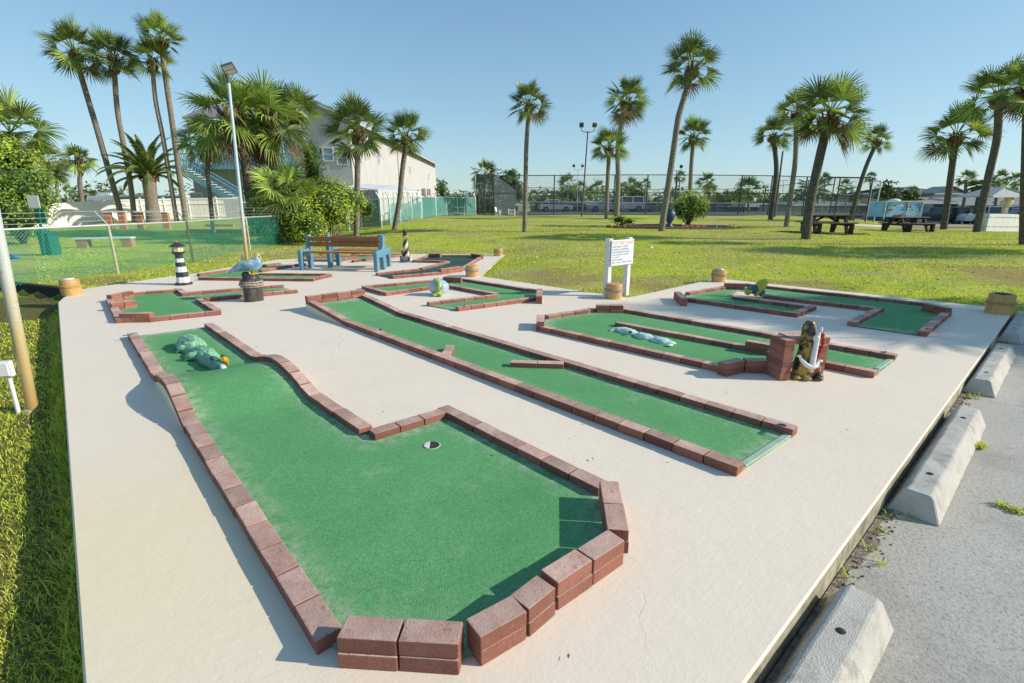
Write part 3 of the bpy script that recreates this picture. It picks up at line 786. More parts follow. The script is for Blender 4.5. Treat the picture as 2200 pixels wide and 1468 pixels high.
# ------------------------------------------------------------------ striped lighthouse
c = G(395, 611.5); t = thing('lighthouse_ornament', 'black and white banded lighthouse ornament with octagonal lantern', 'lighthouse ornament', c)
def oct_band(name, prof, m, par):
    mb = MB(); mb.lathe(c, prof, 8, smooth=False); return mb.build(name, m, par)
rr = lambda z: .125 - .062 * (z / .56)
oct_band('base', [(.155, 0), (.15, .03), (.13, .045)], M_black, t)
for k, (z0, z1) in enumerate(((.045, .15), (.15, .245), (.245, .345), (.345, .43), (.43, .50), (.50, .56))):
    oct_band('band', [(rr(z0), z0), (rr(z1), z1)], M_wt if k in (0, 2, 4) else M_black, t)
oct_band('gallery', [(.063, .56), (.10, .60), (.115, .612), (.115, .625), (.09, .63)], M_black, t)
lt = oct_band('lantern', [(.095, .63), (.095, .72)], M_wt, t)
mb = MB()
for k in range(8):
    a = 2 * pi * (k + .5) / 8; mb.box(c + V((cos(a) * .0895, sin(a) * .0895, .675)), (.006, .03, .07), a)
mb.build('pane', M_yel, lt)
oct_band('roof', [(.14, .722), (.135, .732), (.06, .775), (.03, .80)], M_black, t)
mb = MB(); mb.lathe(c + V((0, 0, .79)), [(.022, 0), (.026, .015), (.016, .035), (.001, .045)], 10); mb.build('finial', M_orblock, t)

# ------------------------------------------------------------------ pelican on its piling
c = G(545, 646); t = thing('dark_piling', 'dark tarred timber piling wound with pale rope, under the pelican', 'piling', c)
mb = MB(); n = 26
for k in range(3):
    a = k * 2.1 + .4
    rings = [[c + V((cos(a) * .045 + .105 * cos(2 * pi * i / n), sin(a) * .045 + .105 * sin(2 * pi * i / n), z)) * 1 for i in range(n)] for z in (0, .355)]
    mb.loft(rings)
mb.build('post', M_pile, t)
mb = MB(); rope_ring(mb, c, .163, .27, .022); rope_ring(mb, c, .152, .31, .018, tilt=.006); rope_ring(mb, c, .155, .235, .012); mb.build('rope', M_rope, t)
top = c + V((0, 0, .355))
p = thing('pelican_ornament', 'blue glazed pelican ornament with yellow beak and feet, standing on the dark piling', 'pelican ornament', top)
mb = MB(); mb.lathe(top, [(.125, 0), (.12, .03), (.105, .055), (.06, .075), (.02, .078)], 18); mb.ell(top + V((-.07, 0, .06)), (.06, .07, .05), mi=0); mb.build('perch', M_black, p)
mb = MB()
sp = [(-.30, .115, .006, .012), (-.25, .135, .03, .022), (-.16, .165, .055, .045), (-.06, .195, .075, .062), (.03, .215, .078, .072), (.10, .225, .065, .075), (.145, .255, .045, .065), (.155, .30, .034, .04), (.14, .335, .028, .03), (.145, .365, .03, .026), (.175, .372, .022, .02)]
rings = []
for i, (x, z, wy, wz) in enumerate(sp):
    a = sp[max(i - 1, 0)]; b = sp[min(i + 1, len(sp) - 1)]; tt = V((b[0] - a[0], 0, b[1] - a[1])).normalized(); up = V((-tt.z, 0, tt.x))
    rings.append([top + V((x, 0, z)) + V((0, 1, 0)) * wy * 1.2 * cos(2 * pi * k / 14) + up * wz * 1.28 * sin(2 * pi * k / 14) for k in range(14)])
mb.loft(rings); mb.build('body', M_pel, p)
for sgn in (-1, 1):
    mb = MB(); rings = []
    for x, z, ww, th in ((-.33, .085, .004, .004), (-.25, .14, .03, .012), (-.14, .185, .055, .018), (-.03, .215, .065, .02), (.05, .225, .05, .018), (.09, .225, .02, .008)):
        rings.append([top + V((x + .0, sgn * (.055 + .03 * (x + .33) / .4 + th * cos(2 * pi * k / 8)), z + ww * sin(2 * pi * k / 8))) for k in range(8)])
    mb.loft(rings); mb.build('wing', M_pel, p)
    mb = MB(); mb.tube([top + V((-.0, sgn * .035, .16)), top + V((.02, sgn * .04, .075))], .014, 8); mb.ell(top + V((.055, sgn * .045, .072)), (.055, .028, .012)); mb.build('foot', M_yel, p)
mb = MB(); mb.loft([[top + V((x, wy * cos(2 * pi * k / 8), z + wz * sin(2 * pi * k / 8))) for k in range(8)] for x, z, wy, wz in ((.17, .372, .018, .016), (.20, .345, .016, .016), (.212, .30, .012, .014), (.22, .25, .006, .008))]); mb.build('beak', M_yel, p)

# ------------------------------------------------------------------ alligator
def ridge_body(pts, n=16, bump=.012, f=16):
    rings = []
    for i, (q, w, h) in enumerate(pts):
        a = pts[max(i - 1, 0)][0]; b = pts[min(i + 1, len(pts) - 1)][0]; d = (b - a); d.z = 0; d.normalize(); s = V((-d.y, d.x, 0)); r = []
        for k in range(n):
            th = 2 * pi * k / n; cz = sin(th); y = cos(th) * w
            v = q + s * y + V((0, 0, (h * max(cz, -.25))))
            v += V((noise.noise(v * f), noise.noise(v * f + V((3, 0, 0))), noise.noise(v * f + V((0, 7, 0))))) * bump
            v.z = max(v.z, q.z - .01); r.append(v)
        rings.append(r)
    return rings
def interp(pts, m):
    out = []
    for (a, w, h), (b, w2, h2) in zip(pts, pts[1:]):
        for k in range(m):
            u = k / m; out.append((a.lerp(b, u), w + (w2 - w) * u, h + (h2 - h) * u))
    out.append(pts[-1]); return out
al = thing('alligator_ornament', 'lumpy green alligator ornament lying on the big putting lane, orange eyes and white teeth', 'alligator ornament', G(430, 775))
P_ = lambda x, y: G(x, y, .015)
spine = [(P_(394, 736), .02, .02), (P_(399, 741), .09, .10), (P_(410, 748), .125, .155), (P_(420, 754), .12, .145), (P_(427, 759), .065, .07), (P_(434, 764), .09, .105), (P_(443, 770), .10, .12), (P_(452, 776), .09, .10), (P_(460, 782), .05, .05)]
mb = MB(); mb.loft(ridge_body(interp(spine, 5), 18, .02, 13)); body = mb.build('body', M_gat, al)
mb = MB()
for i, (q, w, h) in enumerate(interp(spine[1:-1], 9)):
    a = spine[0][0]; d = (P_(470, 795) - P_(400, 745)).normalized(); s = V((-d.y, d.x, 0))
    for k in (-.75, -.4, 0, .4, .75):
        b = q + s * w * k * .9; zt = q.z + h * sqrt(max(0, 1 - (k * .9) ** 2)); r = .007
        mb.add([V((b.x, b.y, zt - .012)) + d * r * 1.5, V((b.x, b.y, zt - .012)) + s * r, V((b.x, b.y, zt - .012)) - d * r * 1.5, V((b.x, b.y, zt - .012)) - s * r, V((b.x, b.y, zt + .008)) - d * .006], [(0, 1, 4), (1, 2, 4), (2, 3, 4), (3, 0, 4)])
mb.build('spikes', M_gat, al)
for q, ln in ((P_(418, 774), .0), (P_(398, 757), .0)):
    mb = MB(); mb.ell(q + V((0, 0, .045)), (.075, .045, .04), jit=.3, jf=2, mi=0)
    for k in range(4):
        a = pi * .95 + k * .3; mb.tube([q + V((0, 0, .035)), q + V((cos(a) * .06, sin(a) * .045, .025)), q + V((cos(a) * .085, sin(a) * .06, .008))], [.014, .012, .006], 6)
    mb.build('leg', M_gat, al)
head = [(P_(436, 776), .05, .05), (P_(446, 782), .07, .10), (P_(458, 788), .066, .10), (P_(468, 794), .07, .115), (P_(476, 799), .052, .085), (P_(484, 804), .034, .05)]
mb = MB(); mb.loft(ridge_body(interp(head, 4), 16, .012, 20)); hd = mb.build('head', M_gat_d, al)
q = P_(474, 797); hdv = (P_(483, 806) - P_(460, 791)).normalized(); hs = V((-hdv.y, hdv.x, 0))
mb = MB()
for s_ in (1,):
    arc = [q + hs * s_ * (.02 + .055 * u) + hdv * (.03 - .05 * u) + V((0, 0, .115 - .07 * u * u)) for u in (0, .35, .7, 1)]
    mb.tube(arc, [.02, .028, .024, .012], 8)
mb.build('brow', M_yel, hd)
for s_ in (-1, 1):
    mb = MB(); mb.ell(q + hs * s_ * .045 - hdv * .02 + V((0, 0, .125)), (.02, .02, .018)); mb.build('eye', M_black, hd)
mb = MB(); mb.loft([[P_(483, 805) + hdv * x + hs * (w_ * cos(2 * pi * k / 8)) + V((0, 0, z + h_ * sin(2 * pi * k / 8))) for k in range(8)] for x, z, w_, h_ in ((-.05, .075, .012, .012), (-.02, .065, .026, .022), (.02, .04, .03, .026), (.045, .022, .024, .018), (.06, .015, .008, .008))]); mb.build('teeth', M_wt, hd)

# ------------------------------------------------------------------ flat pale sea turtle shells / half buried serpent
se = thing('sea_creature_ornament', 'pale sea green half-buried creature ornament in three flat humps on the tunnel lane', 'lawn ornament', G(1380, 725))
for nm, pts in (('head', [(P_(1311, 712), .02, .012), (P_(1322, 710), .07, .035), (P_(1340, 712), .09, .05), (P_(1358, 717), .085, .05), (P_(1372, 719), .03, .02)]),
                ('body_segment', [(P_(1361, 722), .03, .012), (P_(1374, 722), .085, .045), (P_(1390, 727), .09, .05), (P_(1405, 730), .05, .03)]),
                ('tail_segment', [(P_(1396, 731), .03, .012), (P_(1411, 732), .085, .045), (P_(1428, 736), .085, .045), (P_(1441, 738), .055, .03), (P_(1452, 738), .02, .012)])):
    mb = MB(); mb.loft(ridge_body(interp(pts, 4), 14, .008, 18)); mb.build(nm, M_pale, se)
mb = MB(); mb.ell(P_(1352, 719) + V((0, -.04, .04)), (.022, .02, .014)); mb.build('eye', M_black, se)
mb = MB(); q = P_(1439, 744); mb.ell(q + V((0, 0, .012)), (.045, .03, .014), rot=Matrix.Rotation(.5, 3, 'Z')); mb.build('tail_fin', M_pale, se)

# ------------------------------------------------------------------ yellow fish-like ornament on lane 4
c = G(1622, 639, .0); fz = .06
fi = thing('diving_fish_ornament', 'mustard yellow and slate teal fish ornament with its tail raised, on the lane divider', 'lawn ornament', c)
def slab_poly(pts, th, y=0.0):
    return [c + V((x, y, z)) for x, z in pts]
def loft_x(pts, n=12):
    rg = []
    for i, (x, z, wy, wz) in enumerate(pts):
        a = pts[max(i - 1, 0)]; b = pts[min(i + 1, len(pts) - 1)]; tt = V((b[0] - a[0], 0, b[1] - a[1])).normalized(); up = V((-tt.z, 0, tt.x))
        rg.append([c + V((x, 0, z)) + V((0, 1, 0)) * wy * cos(2 * pi * k / n) + up * wz * sin(2 * pi * k / n) for k in range(n)])
    return rg
mb = MB(); mb.loft(loft_x([(-.17, .10, .02, .02), (-.13, .115, .06, .05), (-.06, .13, .08, .075), (.02, .14, .085, .09), (.08, .10, .075, .075), (.12, .05, .05, .05), (.14, .03, .02, .03)])); mb.build('body', M_fish_b, fi)
mb = MB(); mb.loft(loft_x([(-.175, .075, .02, .03), (-.15, .085, .07, .055), (-.10, .11, .075, .05), (-.075, .14, .05, .03)])); mb.build('snout', M_fish_y, fi)
mb = MB(); mb.loft(loft_x([(.0, .025, .04, .02), (.01, .075, .085, .055), (.035, .15, .09, .085), (.075, .205, .07, .085), (.12, .25, .05, .07), (.155, .285, .03, .045), (.165, .30, .01, .02)])); mb.build('tail', M_fish_y, fi)
mb = MB(); mb.ell(c + V((.12, -.03, .04)), (.035, .03, .045), jit=.2); mb.build('eye', M_pale, fi)

# ------------------------------------------------------------------ frog hugging a globe
c = G(943, 634); fr = thing('frog_globe_ornament', 'yellow-green frog hugging a pale blue glazed globe', 'frog ornament', c)
mb = MB(); mb.ell(c + V((0, .02, .115)), (.145, .13, .115), 22, 14, jit=.03); mb.build('globe', M_globe, fr)
mb = MB()
mb.ell(c + V((.0, -.10, .04)), (.06, .05, .045)); mb.ell(c + V((.02, -.11, .11)), (.042, .035, .06)); mb.tube([c + V((.03, -.11, .13)), c + V((.02, -.09, .19)), c + V((-.005, -.05, .225))], [.03, .028, .03], 10)
for sx in (-1, 1):
    mb.ell(c + V((sx * .04, -.13, .025)), (.035, .04, .022)); mb.tube([c + V((.02, -.12, .15)), c + V((.02 + sx * .05, -.13, .12)), c + V((.02 + sx * .06, -.10, .15))], .012, 7)
fb = mb.build('body', M_frog, fr)
mb = MB(); mb.ell(c + V((-.015, -.06, .232)), (.052, .042, .022)); 
for sx in (-1, 1): mb.ell(c + V((-.015 + sx * .026, -.065, .252)), (.014, .014, .014))
mb.build('head', M_frog, fr)

fr.scale = (1.2, 1.2, 1.15)
# ------------------------------------------------------------------ small spiral lighthouse
c = G(873, 563); sl = thing('spiral_lighthouse_ornament', 'slim lighthouse ornament with black spiral stripe and painted rocks at its foot', 'lighthouse ornament', c)
mb = MB(); mb.lathe(c, [(.185, 0), (.19, .02), (.16, .035), (.02, .04)], 20); mb.build('base', M_blue, sl)
nz, nk = 26, 20; vs = []
for i in range(nz + 1):
    z = .04 + .60 * i / nz; r = .10 - .045 * i / nz
    for k in range(nk): vs.append(c + V((r * cos(2 * pi * k / nk + i * .27), r * sin(2 * pi * k / nk + i * .27), z)))
mb = MB()
for i in range(nz):
    for k in range(nk):
        mb.add([vs[i * nk + k], vs[i * nk + (k + 1) % nk], vs[(i + 1) * nk + (k + 1) % nk], vs[(i + 1) * nk + k]], [(0, 1, 2, 3)], 0 if (k // 5) % 2 == 0 else 1, False)
mb.build('tower', [M_cream, M_black], sl)
mb = MB(); mb.lathe(c, [(.055, .64), (.085, .665), (.085, .68), (.05, .685)], 14); mb.build('gallery', M_yel, sl)
mb = MB(); mb.lathe(c, [(.05, .685), (.05, .77), (.065, .775), (.03, .83), (.008, .87)], 12); mb.build('lantern', M_black, sl)
mb = MB()
for k in range(16):
    a = R.uniform(0, 2 * pi); r = R.uniform(.09, .15); z = R.uniform(.04, .14); mb.ell(c + V((cos(a) * r, sin(a) * r, z)), (R.uniform(.02, .045),) * 3, 8, 6, jit=.4)
for k in range(6): a = pi * .8 + k * .2; mb.ell(c + V((cos(a) * .09, sin(a) * .09, .15 + k * .025)), (.03, .03, .03), 8, 6, jit=.4)
mb.build('rocks', M_rock, sl)
mb = MB(); mb.box(c + V((-.10, -.10, .08)), (.07, .06, .09)); mb.add([c + V(v) for v in ((-.14, -.135, .125), (-.06, -.135, .125), (-.06, -.065, .125), (-.14, -.065, .125), (-.10, -.10, .165))], [(0, 1, 4), (1, 2, 4), (2, 3, 4), (3, 0, 4)]); mb.build('cottage', M_fish_b, sl)
mb = MB(); mb.tube([c + V((.13, -.08, .03)), c + V((.13, -.08, .17))], [.05, .03], 8); mb.ell(c + V((.13, -.08, .19)), (.025, .025, .025)); mb.build('figure', M_cream, sl)
mb = MB(); mb.ell(c + V((.05, -.15, .06)), (.02, .02, .035)); mb.build('buoy', M_red, sl)

# ------------------------------------------------------------------ anchor post
c = G(1722, 811); an = thing('anchor_ornament', 'white anchor with red chain on a mottled black and ochre post, beside the brick tunnel', 'anchor ornament', c)
mb = MB(); rg = []
for z, r, ry in ((0, .10, .085), (.06, .09, .078), (.16, .075, .066), (.24, .066, .06), (.34, .06, .056), (.44, .058, .054), (.49, .05, .046), (.52, .026, .026)):
    rg.append([c + V((r * cos(2 * pi * k / 16) + .0, ry * sin(2 * pi * k / 16), z)) + V((noise.noise(V((k, z * 9, 0))), noise.noise(V((k, z * 9, 5))), 0)) * .012 for k in range(16)])
mb.loft(rg); mb.build('post', M_anch, an)
mb = MB()
for dx, dy, r, h in ((.12, -.05, .035, .06), (.10, -.08, .04, .04), (.115, -.03, .024, .14), (-.08, -.06, .035, .04), (.0, -.075, .045, .04)):
    mb.ell(c + V((dx, dy, h * .5)), (r, r, h * .6), 10, 7, jit=.3)
mb.build('rocks', M_anch, an)
A0 = c + V((.02, -.085, .13)); A1 = c + V((.04, -.07, .44))
mb = MB(); mb.tube([A0, A1], [.027, .02], 8)
q = c + V((.025, -.08, .385)); mb.ell(q, (.03, .026, .03)); mb.ell(c + V((.055, -.075, .455)), (.016, .016, .03))
arc = [c + V((-.095, -.075, .225)), c + V((-.075, -.08, .19)), c + V((-.035, -.09, .15)), c + V((.015, -.10, .125)), c + V((.06, -.09, .14)), c + V((.085, -.07, .175))]
mb.tube(arc, [.010, .017, .022, .024, .02, .010], 9); mb.ell(arc[0] + V((-.005, 0, .0)), (.022, .015, .011)); mb.ell(arc[-1] + V((.01, 0, .0)), (.026, .015, .012))
mb.build('anchor', M_wt, an)
mb = MB()
for k in range(12):
    u = k / 11; q = c + V((.075 + .025 * sin(u * 3), -.06, .44 - .21 * u)); a = k * pi / 2
    ring = [q + V((.011 * cos(b) * (abs(cos(a)) + .35), .011 * cos(b) * (abs(sin(a)) + .35), .019 * sin(b))) for b in [2 * pi * j / 10 for j in range(11)]]
    mb.tube(ring, .0055, 5)
mb.build('chain', M_red, an)

# ------------------------------------------------------------------ sign
c = tuple(G(1331, 632)); pL, pR = V((1.70, 8.60, 0)), V((2.02, 8.72, 0))
pL = G(1306, 636.5); pR = G(1347, 629)
sg = thing('rules_sign', 'white painted rules sign on two square posts at the back edge of the slab', 'sign', (pL + pR) / 2)
d = (pR - pL).normalized(); aS = atan2(d.y, d.x); nS = V((d.y, -d.x, 0))
for p_ in (pL, pR):
    mb = MB(); hgt = .94; q = V((p_.x, p_.y, 0)) - nS * .03; mb.box(q + V((0, 0, hgt / 2 - .03)), (.088, .088, hgt + .06), aS); o = mb.build('post', M_white, sg, bevel=.004)
    mb = MB(); mb.box(q + V((0, 0, hgt + .004)), (.1, .1, .012), aS); mb.build('post_cap', M_white, sg, bevel=.003)
W_ = (pR - pL).length + .02; cc = (pL + pR) / 2 + nS * .03; cc = V((cc.x, cc.y, .715)) + d * .022
mb = MB(); mb.box(cc, (W_ + .055, .022, .42), aS); bd = mb.build('board', M_white, sg, bevel=.003)
fr_ = cc + nS * .0125; X0 = -(W_ + .055) / 2 + .02
me = text_mesh('PUTT-PUTT RULES', .052, .0006); 
def put_text(txt, z, size, m, wmax, bold=0.0):
    me = text_mesh(txt, size, .0006)
    xs_ = [v.co.x for v in me.vertices]; w = max(xs_) - min(xs_); k = min(wmax / w, 1.4)
    for v in me.vertices: v.co.x = (v.co.x - min(xs_)) * k
    me.materials.clear(); me.materials.append(m)
    p0 = fr_ + d * X0 + V((0, 0, z)); o = link('lettering', me, bd, p0 - V(sg.location), (pi / 2, 0, aS)); return o
WT = W_ + .015
put_text('PUTT-PUTT RULES', .14, .066, M_rtext, WT)
for k, (tx, w) in enumerate((('OPEN 9:00AM TO 10:00PM', .75), ('CHILDREN 12 & UNDER MUST', .8), ('BE ACCOMPANIED BY AN ADULT', .85), ('AND RETURN PUTTERS', .78), ('TO OFFICE', .35), ('NO PETS ON GREENS', .5), ('HAVE A GREAT TIME PUTTING', .95))):
    put_text(tx, .085 - k * .043, .036, M_navy, WT * w)
mb = MB(); mb.bar(fr_ + d * X0 + V((0, 0, .128)), fr_ + d * (X0 + WT) + V((0, 0, .128)), .002, .004, up=nS); mb.build('rule_line', M_navy, bd).parent = bd
bd.children[-1].location = V((0, 0, 0))

# ------------------------------------------------------------------ benches
def bench(label, loc, rz, L=1.83):
    t = thing('park_bench', label, 'bench', loc, 'blue and brown benches back to back', rz)
    prof = [(-.50, 0), (-.40, 0), (-.39, .30), (-.12, .30), (-.10, 0), (.02, 0), (.03, .34), (.045, .78), (-.02, .80), (-.065, .78), (-.085, .56), (-.14, .47), (-.36, .47), (-.44, .465), (-.485, .42)]
    for sx in (0, 1):
        mb = MB(); x = -L / 2 - .055 if sx == 0 else L / 2 - .045
        mb.prism([V((x, y, z)) for y, z in prof], (.10, 0, 0)); me = mb.mesh('end_frame', M_bench_b); bev(me, .022, 2)
        for p_ in me.polygons: p_.use_smooth = True
        link('end_frame', me, t)
    for z, y in ((.70, -.075), (.575, -.085)):
        mb = MB(); mb.box((0, y - .01, z), (L - .06, .035, .10), Matrix.Rotation(.08, 3, 'X')); me = mb.mesh('back_plank', M_bench_w); bev(me, .006); link('back_plank', me, t)
    for y in (-.39, -.29, -.19):
        mb = MB(); mb.box((0, y, .415), (L - .06, .088, .035)); me = mb.mesh('seat_plank', M_bench_w if y < -.3 else M_tan); bev(me, .006); link('seat_plank', me, t)
    for x in (-.45, .35):
        mb = MB(); mb.box((x, -.29, .375), (.05, .3, .04)); link('batten', mb.mesh('batten', M_tan), t)
    return t
bL, bRr = G(654, 581), G(803, 584); mid = (bL + bRr) / 2; ba = atan2((bRr - bL).y, (bRr - bL).x)
nb = V((-sin(ba), cos(ba), 0))
bench('nearer of the two back-to-back benches, brown planks between blue end frames, facing the camera', mid + nb * .46, ba)
bench('farther of the two back-to-back benches, mostly hidden behind the nearer backrest', (G(709, 574) + G(829, 576)) / 2 - nb * .10, ba + pi, 1.32)

# ------------------------------------------------------------------ wheel stops
def wheel_stop(p, label, dirv=dr, L=1.83):
    """p: near right base corner"""
    t_ = thing('wheel_stop', label, 'wheel stop', (p.x, p.y, -.135), 'concrete wheel stops along the slab edge')
    prof = [(0, 0), (.0, .0), (-.045, .11), (-.075, .135), (-.155, .135), (-.18, .11), (-.225, 0)]
    prof = [(0, 0), (-.05, .12), (-.065, .135), (-.165, .135), (-.18, .12), (-.235, 0)]
    mb = MB(); d = V((dirv.x, dirv.y, 0)); n = V((nr.x, nr.y, 0)); ring = lambda s, k: [V((p.x, p.y, -.135)) + d * (s + (0.035 * (z > .05)) * (1 if s < 1 else -1)) + n * (a) + V((0, 0, z)) for a, z in prof]
    r0, r1 = ring(0, 0), ring(L, 0)
    m = 12; rings = []
    for i in range(m + 1):
        u = i / m; rings.append([a.lerp(b, u) + V((noise.noise((a.lerp(b, u)) * 6), noise.noise(a.lerp(b, u) * 6 + V((4, 0, 0))), noise.noise(a.lerp(b, u) * 6 + V((0, 4, 0))))) * .006 for a, b in zip(r0, r1)])
    mb.loft(rings, smooth=False); o = mb.build('block', M_stop, t_, bevel=.006)
    for s in (.33, L - .33):
        q = V((p.x, p.y, 0)) + d * s + n * (-.115); mb = MB(); mb.lathe(V((q.x, q.y, .003)), [(.016, 0), (.0155, .0005), (.001, .0008)], 12); mb.build('pin_hole', M_hole, t_)
    return t_
nearR = V((2.24, 2.27))
endR1 = V((1.52, 1.61)); wheel_stop(endR1 - dr * 1.83, 'nearest concrete wheel stop, cut by the bottom edge of the photo')
wheel_stop(nearR, 'second concrete wheel stop from the camera, its near end in shadow')
wheel_stop(V((4.21, 4.07)), 'third concrete wheel stop from the camera')
wheel_stop(V((6.12, 5.78)), 'farthest concrete wheel stop, in shade at the right edge beside the corner piling')
# ------------------------------------------------------------------ poles
def pole_tube(mb, a, b, r0, r1, n=14): mb.tube([a, b], [r0, r1], n)
# foreground pole at the left edge
b_ = V((0, 0, CH)) + ray(67, 883) * ((ZL - CH) / ray(67, 883).z)
t = thing('steel_pole', 'thick pale steel pole in the left foreground grass, rusty yellow towards its foot', 'pole', b_)
top_ = at(-8, 500, b_.y); top_ = b_ + (top_ - b_) * 3.2; top_.x = b_.x + (top_.x - b_.x)
mb = MB(); pole_tube(mb, b_ - V((0, 0, .2)), top_, .041, .038, 24); mb.build('shaft', M_pole, t)
mb = MB(); mb.lathe(b_, [(.06, -.05), (.056, .01), (.041, .03)], 18); mb.build('collar', M_stop, t)
# junction box
q = V((0, 0, CH)) + ray(45, 887) * ((ZL - CH) / ray(45, 887).z); q.y -= .02
t = thing('junction_box', 'small white electrical box on a white conduit beside the foreground pole', 'electrical box', q)
tp = at(17, 800, q.y)
mb = MB(); mb.tube([q - V((0, 0, .1)), q.lerp(tp, .7), tp], .016, 10); mb.build('conduit', M_white, t)
mb = MB(); mb.box(tp + V((0, 0, .03)), (.085, .06, .13), .3); mb.build('box', M_white, t, bevel=.006)
mb = MB(); mb.box(tp + V((-.0, -.03, .03)) , (.07, .02, .11), .3); mb.build('cover', M_white, t, bevel=.004)
# lamp pole on the left back
b_ = G(531, 566, -.02); tp = at(491, 178, b_.y)
t = thing('area_light', 'tall slim steel lamp post with a square flood light, behind the pelican', 'lamp post', b_)
mb = MB(); mb.tube([b_ - V((0, 0, .1)), b_.lerp(tp, .3), tp], [.045, .042, .036], 14); mb.build('pole', M_pole, t)
mb = MB(); mb.tube([tp, tp + V((0, 0, .22))], .055, 10); mb.build('bracket', M_pole_k, t)
hd = tp + V((.08, -.04, .29)); rot = Matrix.Rotation(.25, 3, 'Z') @ Matrix.Rotation(-.35, 3, 'Y') @ Matrix.Rotation(-.75, 3, 'X')
mb = MB(); mb.box(hd, (.29, .27, .07), rot); hh = mb.build('lamp_head', M_pole_k, t, bevel=.012)
for sx in (-1, 1):
    mb = MB(); mb.box(hd + rot @ V((0, sx * .06, -.037)), (.24, .10, .008), rot); mb.build('lens', M_lens, hh)
q = G(521, 566, -.02); t = thing('outlet_box', 'tiny grey outlet box on a stake at the foot of the lamp post', 'electrical box', q)
mb = MB(); mb.tube([q - V((0, 0, .1)), q + V((0, 0, .1))], .012, 8); mb.build('stake', M_white, t)
mb = MB(); mb.box(q + V((0, 0, .15)), (.07, .05, .12), .2); mb.build('box', M_galv, t, bevel=.005)
# ------------------------------------------------------------------ palms
def fan_leaf(mb, o, az, el, pet, Rr, nseg, rg, droop=.3, mi=0, mip=1, spread=125):
    d = V((cos(az) * cos(el), sin(az) * cos(el), sin(el))); side = V((-sin(az), cos(az), 0)); up = d.cross(side) * -1
    if up.z < 0: up = -up
    # petiole bends down
    hub = o + d * pet + V((0, 0, -droop * .25 * pet)); d2 = (d + V((0, 0, -droop * .45))).normalized(); up = side.cross(d2); up = up if up.z > 0 else -up
    up = (up + side * rg.uniform(-.9, .9)).normalized(); side = d2.cross(up).normalized()
    mb.bar(o, hub, .022, .012, mip)
    st = radians(spread * 2 / nseg)
    for k in range(nseg):
        a = radians(-spread) + st * (k + .5) + rg.uniform(-.03, .03)
        L = Rr * (.72 + .28 * cos(a * .8)) * rg.uniform(.86, 1.08)
        u = d2 * cos(a) + side * sin(a)
        fold = up * (.10 * Rr * abs(sin(a)))        # leaf folded up along its midrib
        w = Rr * .5 * st * .40
        n = up; sd = u.cross(n).normalized()
        dr_ = droop * rg.uniform(.6, 1.5)
        p0 = hub; p1 = hub + u * L * .42 + fold * .6 + V((0, 0, -.06 * dr_ * L)); p2 = hub + u * L * .78 + fold + V((0, 0, -.26 * dr_ * L)); p3 = hub + u * L + fold + V((0, 0, -.62 * dr_ * L))
        f = n * w * .5
        vs = [p0, p1 + sd * w + f, p1 - f * .6, p1 - sd * w + f, p2 + sd * w * .6, p2 - sd * w * .6, p3]
        mb.add(vs, [(0, 1, 2), (0, 2, 3), (1, 4, 2), (2, 4, 5), (2, 5, 3), (4, 6, 5)], mi)
def make_crown(seed, n=34, nseg=26, lo=-50, hi=86, pet=.42, Rr=.62, droop=.35, dead=.0, mats=None, spread=105):
    rg = random.Random(seed); mb = MB()
    for i in range(n):
        u = (i + .5) / n; el = radians(hi - (hi - lo) * u ** .85 + rg.uniform(-9, 9)); az = i * 2.39996 + rg.uniform(-.3, .3)
        k = rg.uniform(.85, 1.12)
        fan_leaf(mb, V((0, 0, 0)), az, el, pet * k, Rr * k, nseg, rg, droop * (1.25 - .7 * sin(max(el, -.6))), 2 if (u > 1 - dead) else (0 if rg.random() < .7 else 1), 1, spread)
    me = mb.mesh('palm_crown', mats or [M_frond, M_frond_y, M_dead]); return me
CR = [make_crown(s, n, 24, lo, 86, .50, .56, .15, dd, None, 108) for s, n, lo, dd in ((1, 24, -44, .05), (2, 21, -34, .0), (3, 26, -54, .1), (4, 23, -44, .05), (5, 20, -30, 0))]
CR_S = [make_crown(s + 20, 17, 13, -45, 86, .45, .6, .25) for s in range(3)]
CR_V = [make_crown(s + 40, 23, 28, -58, 84, .50, .60, .38, .12, [M_frond_y, M_frond, M_dead], 115) for s in range(2)]
def boots_mesh(seed, h=1.0, r0=1.0, n=70):
    rg = random.Random(seed); mb = MB()
    for i in range(n):
        z = h * (i / n) ** .9; a = i * 2.39996 + rg.uniform(-.3, .3); r = r0 * (.75 + .5 * sin(pi * min(1, z / h * .85 + .15)))
        d = V((cos(a), sin(a), 0)); s = V((-sin(a), cos(a), 0)); L = rg.uniform(.28, .55) * r0 * 1.6
        o = V((d.x * r * .72, d.y * r * .72, z - .1)); tip = o + d * L * .75 + V((0, 0, L * rg.uniform(.5, 1.2)))
        w = r0 * .2
        mb.add([o - s * w, o + s * w, tip + s * w * .5, tip - s * w * .5, o - s * w * .9 - d * .03 + V((0, 0, .06 * r0)), ], [(0, 1, 2, 3), (4, 3, 2, 1)], 0)
    return mb
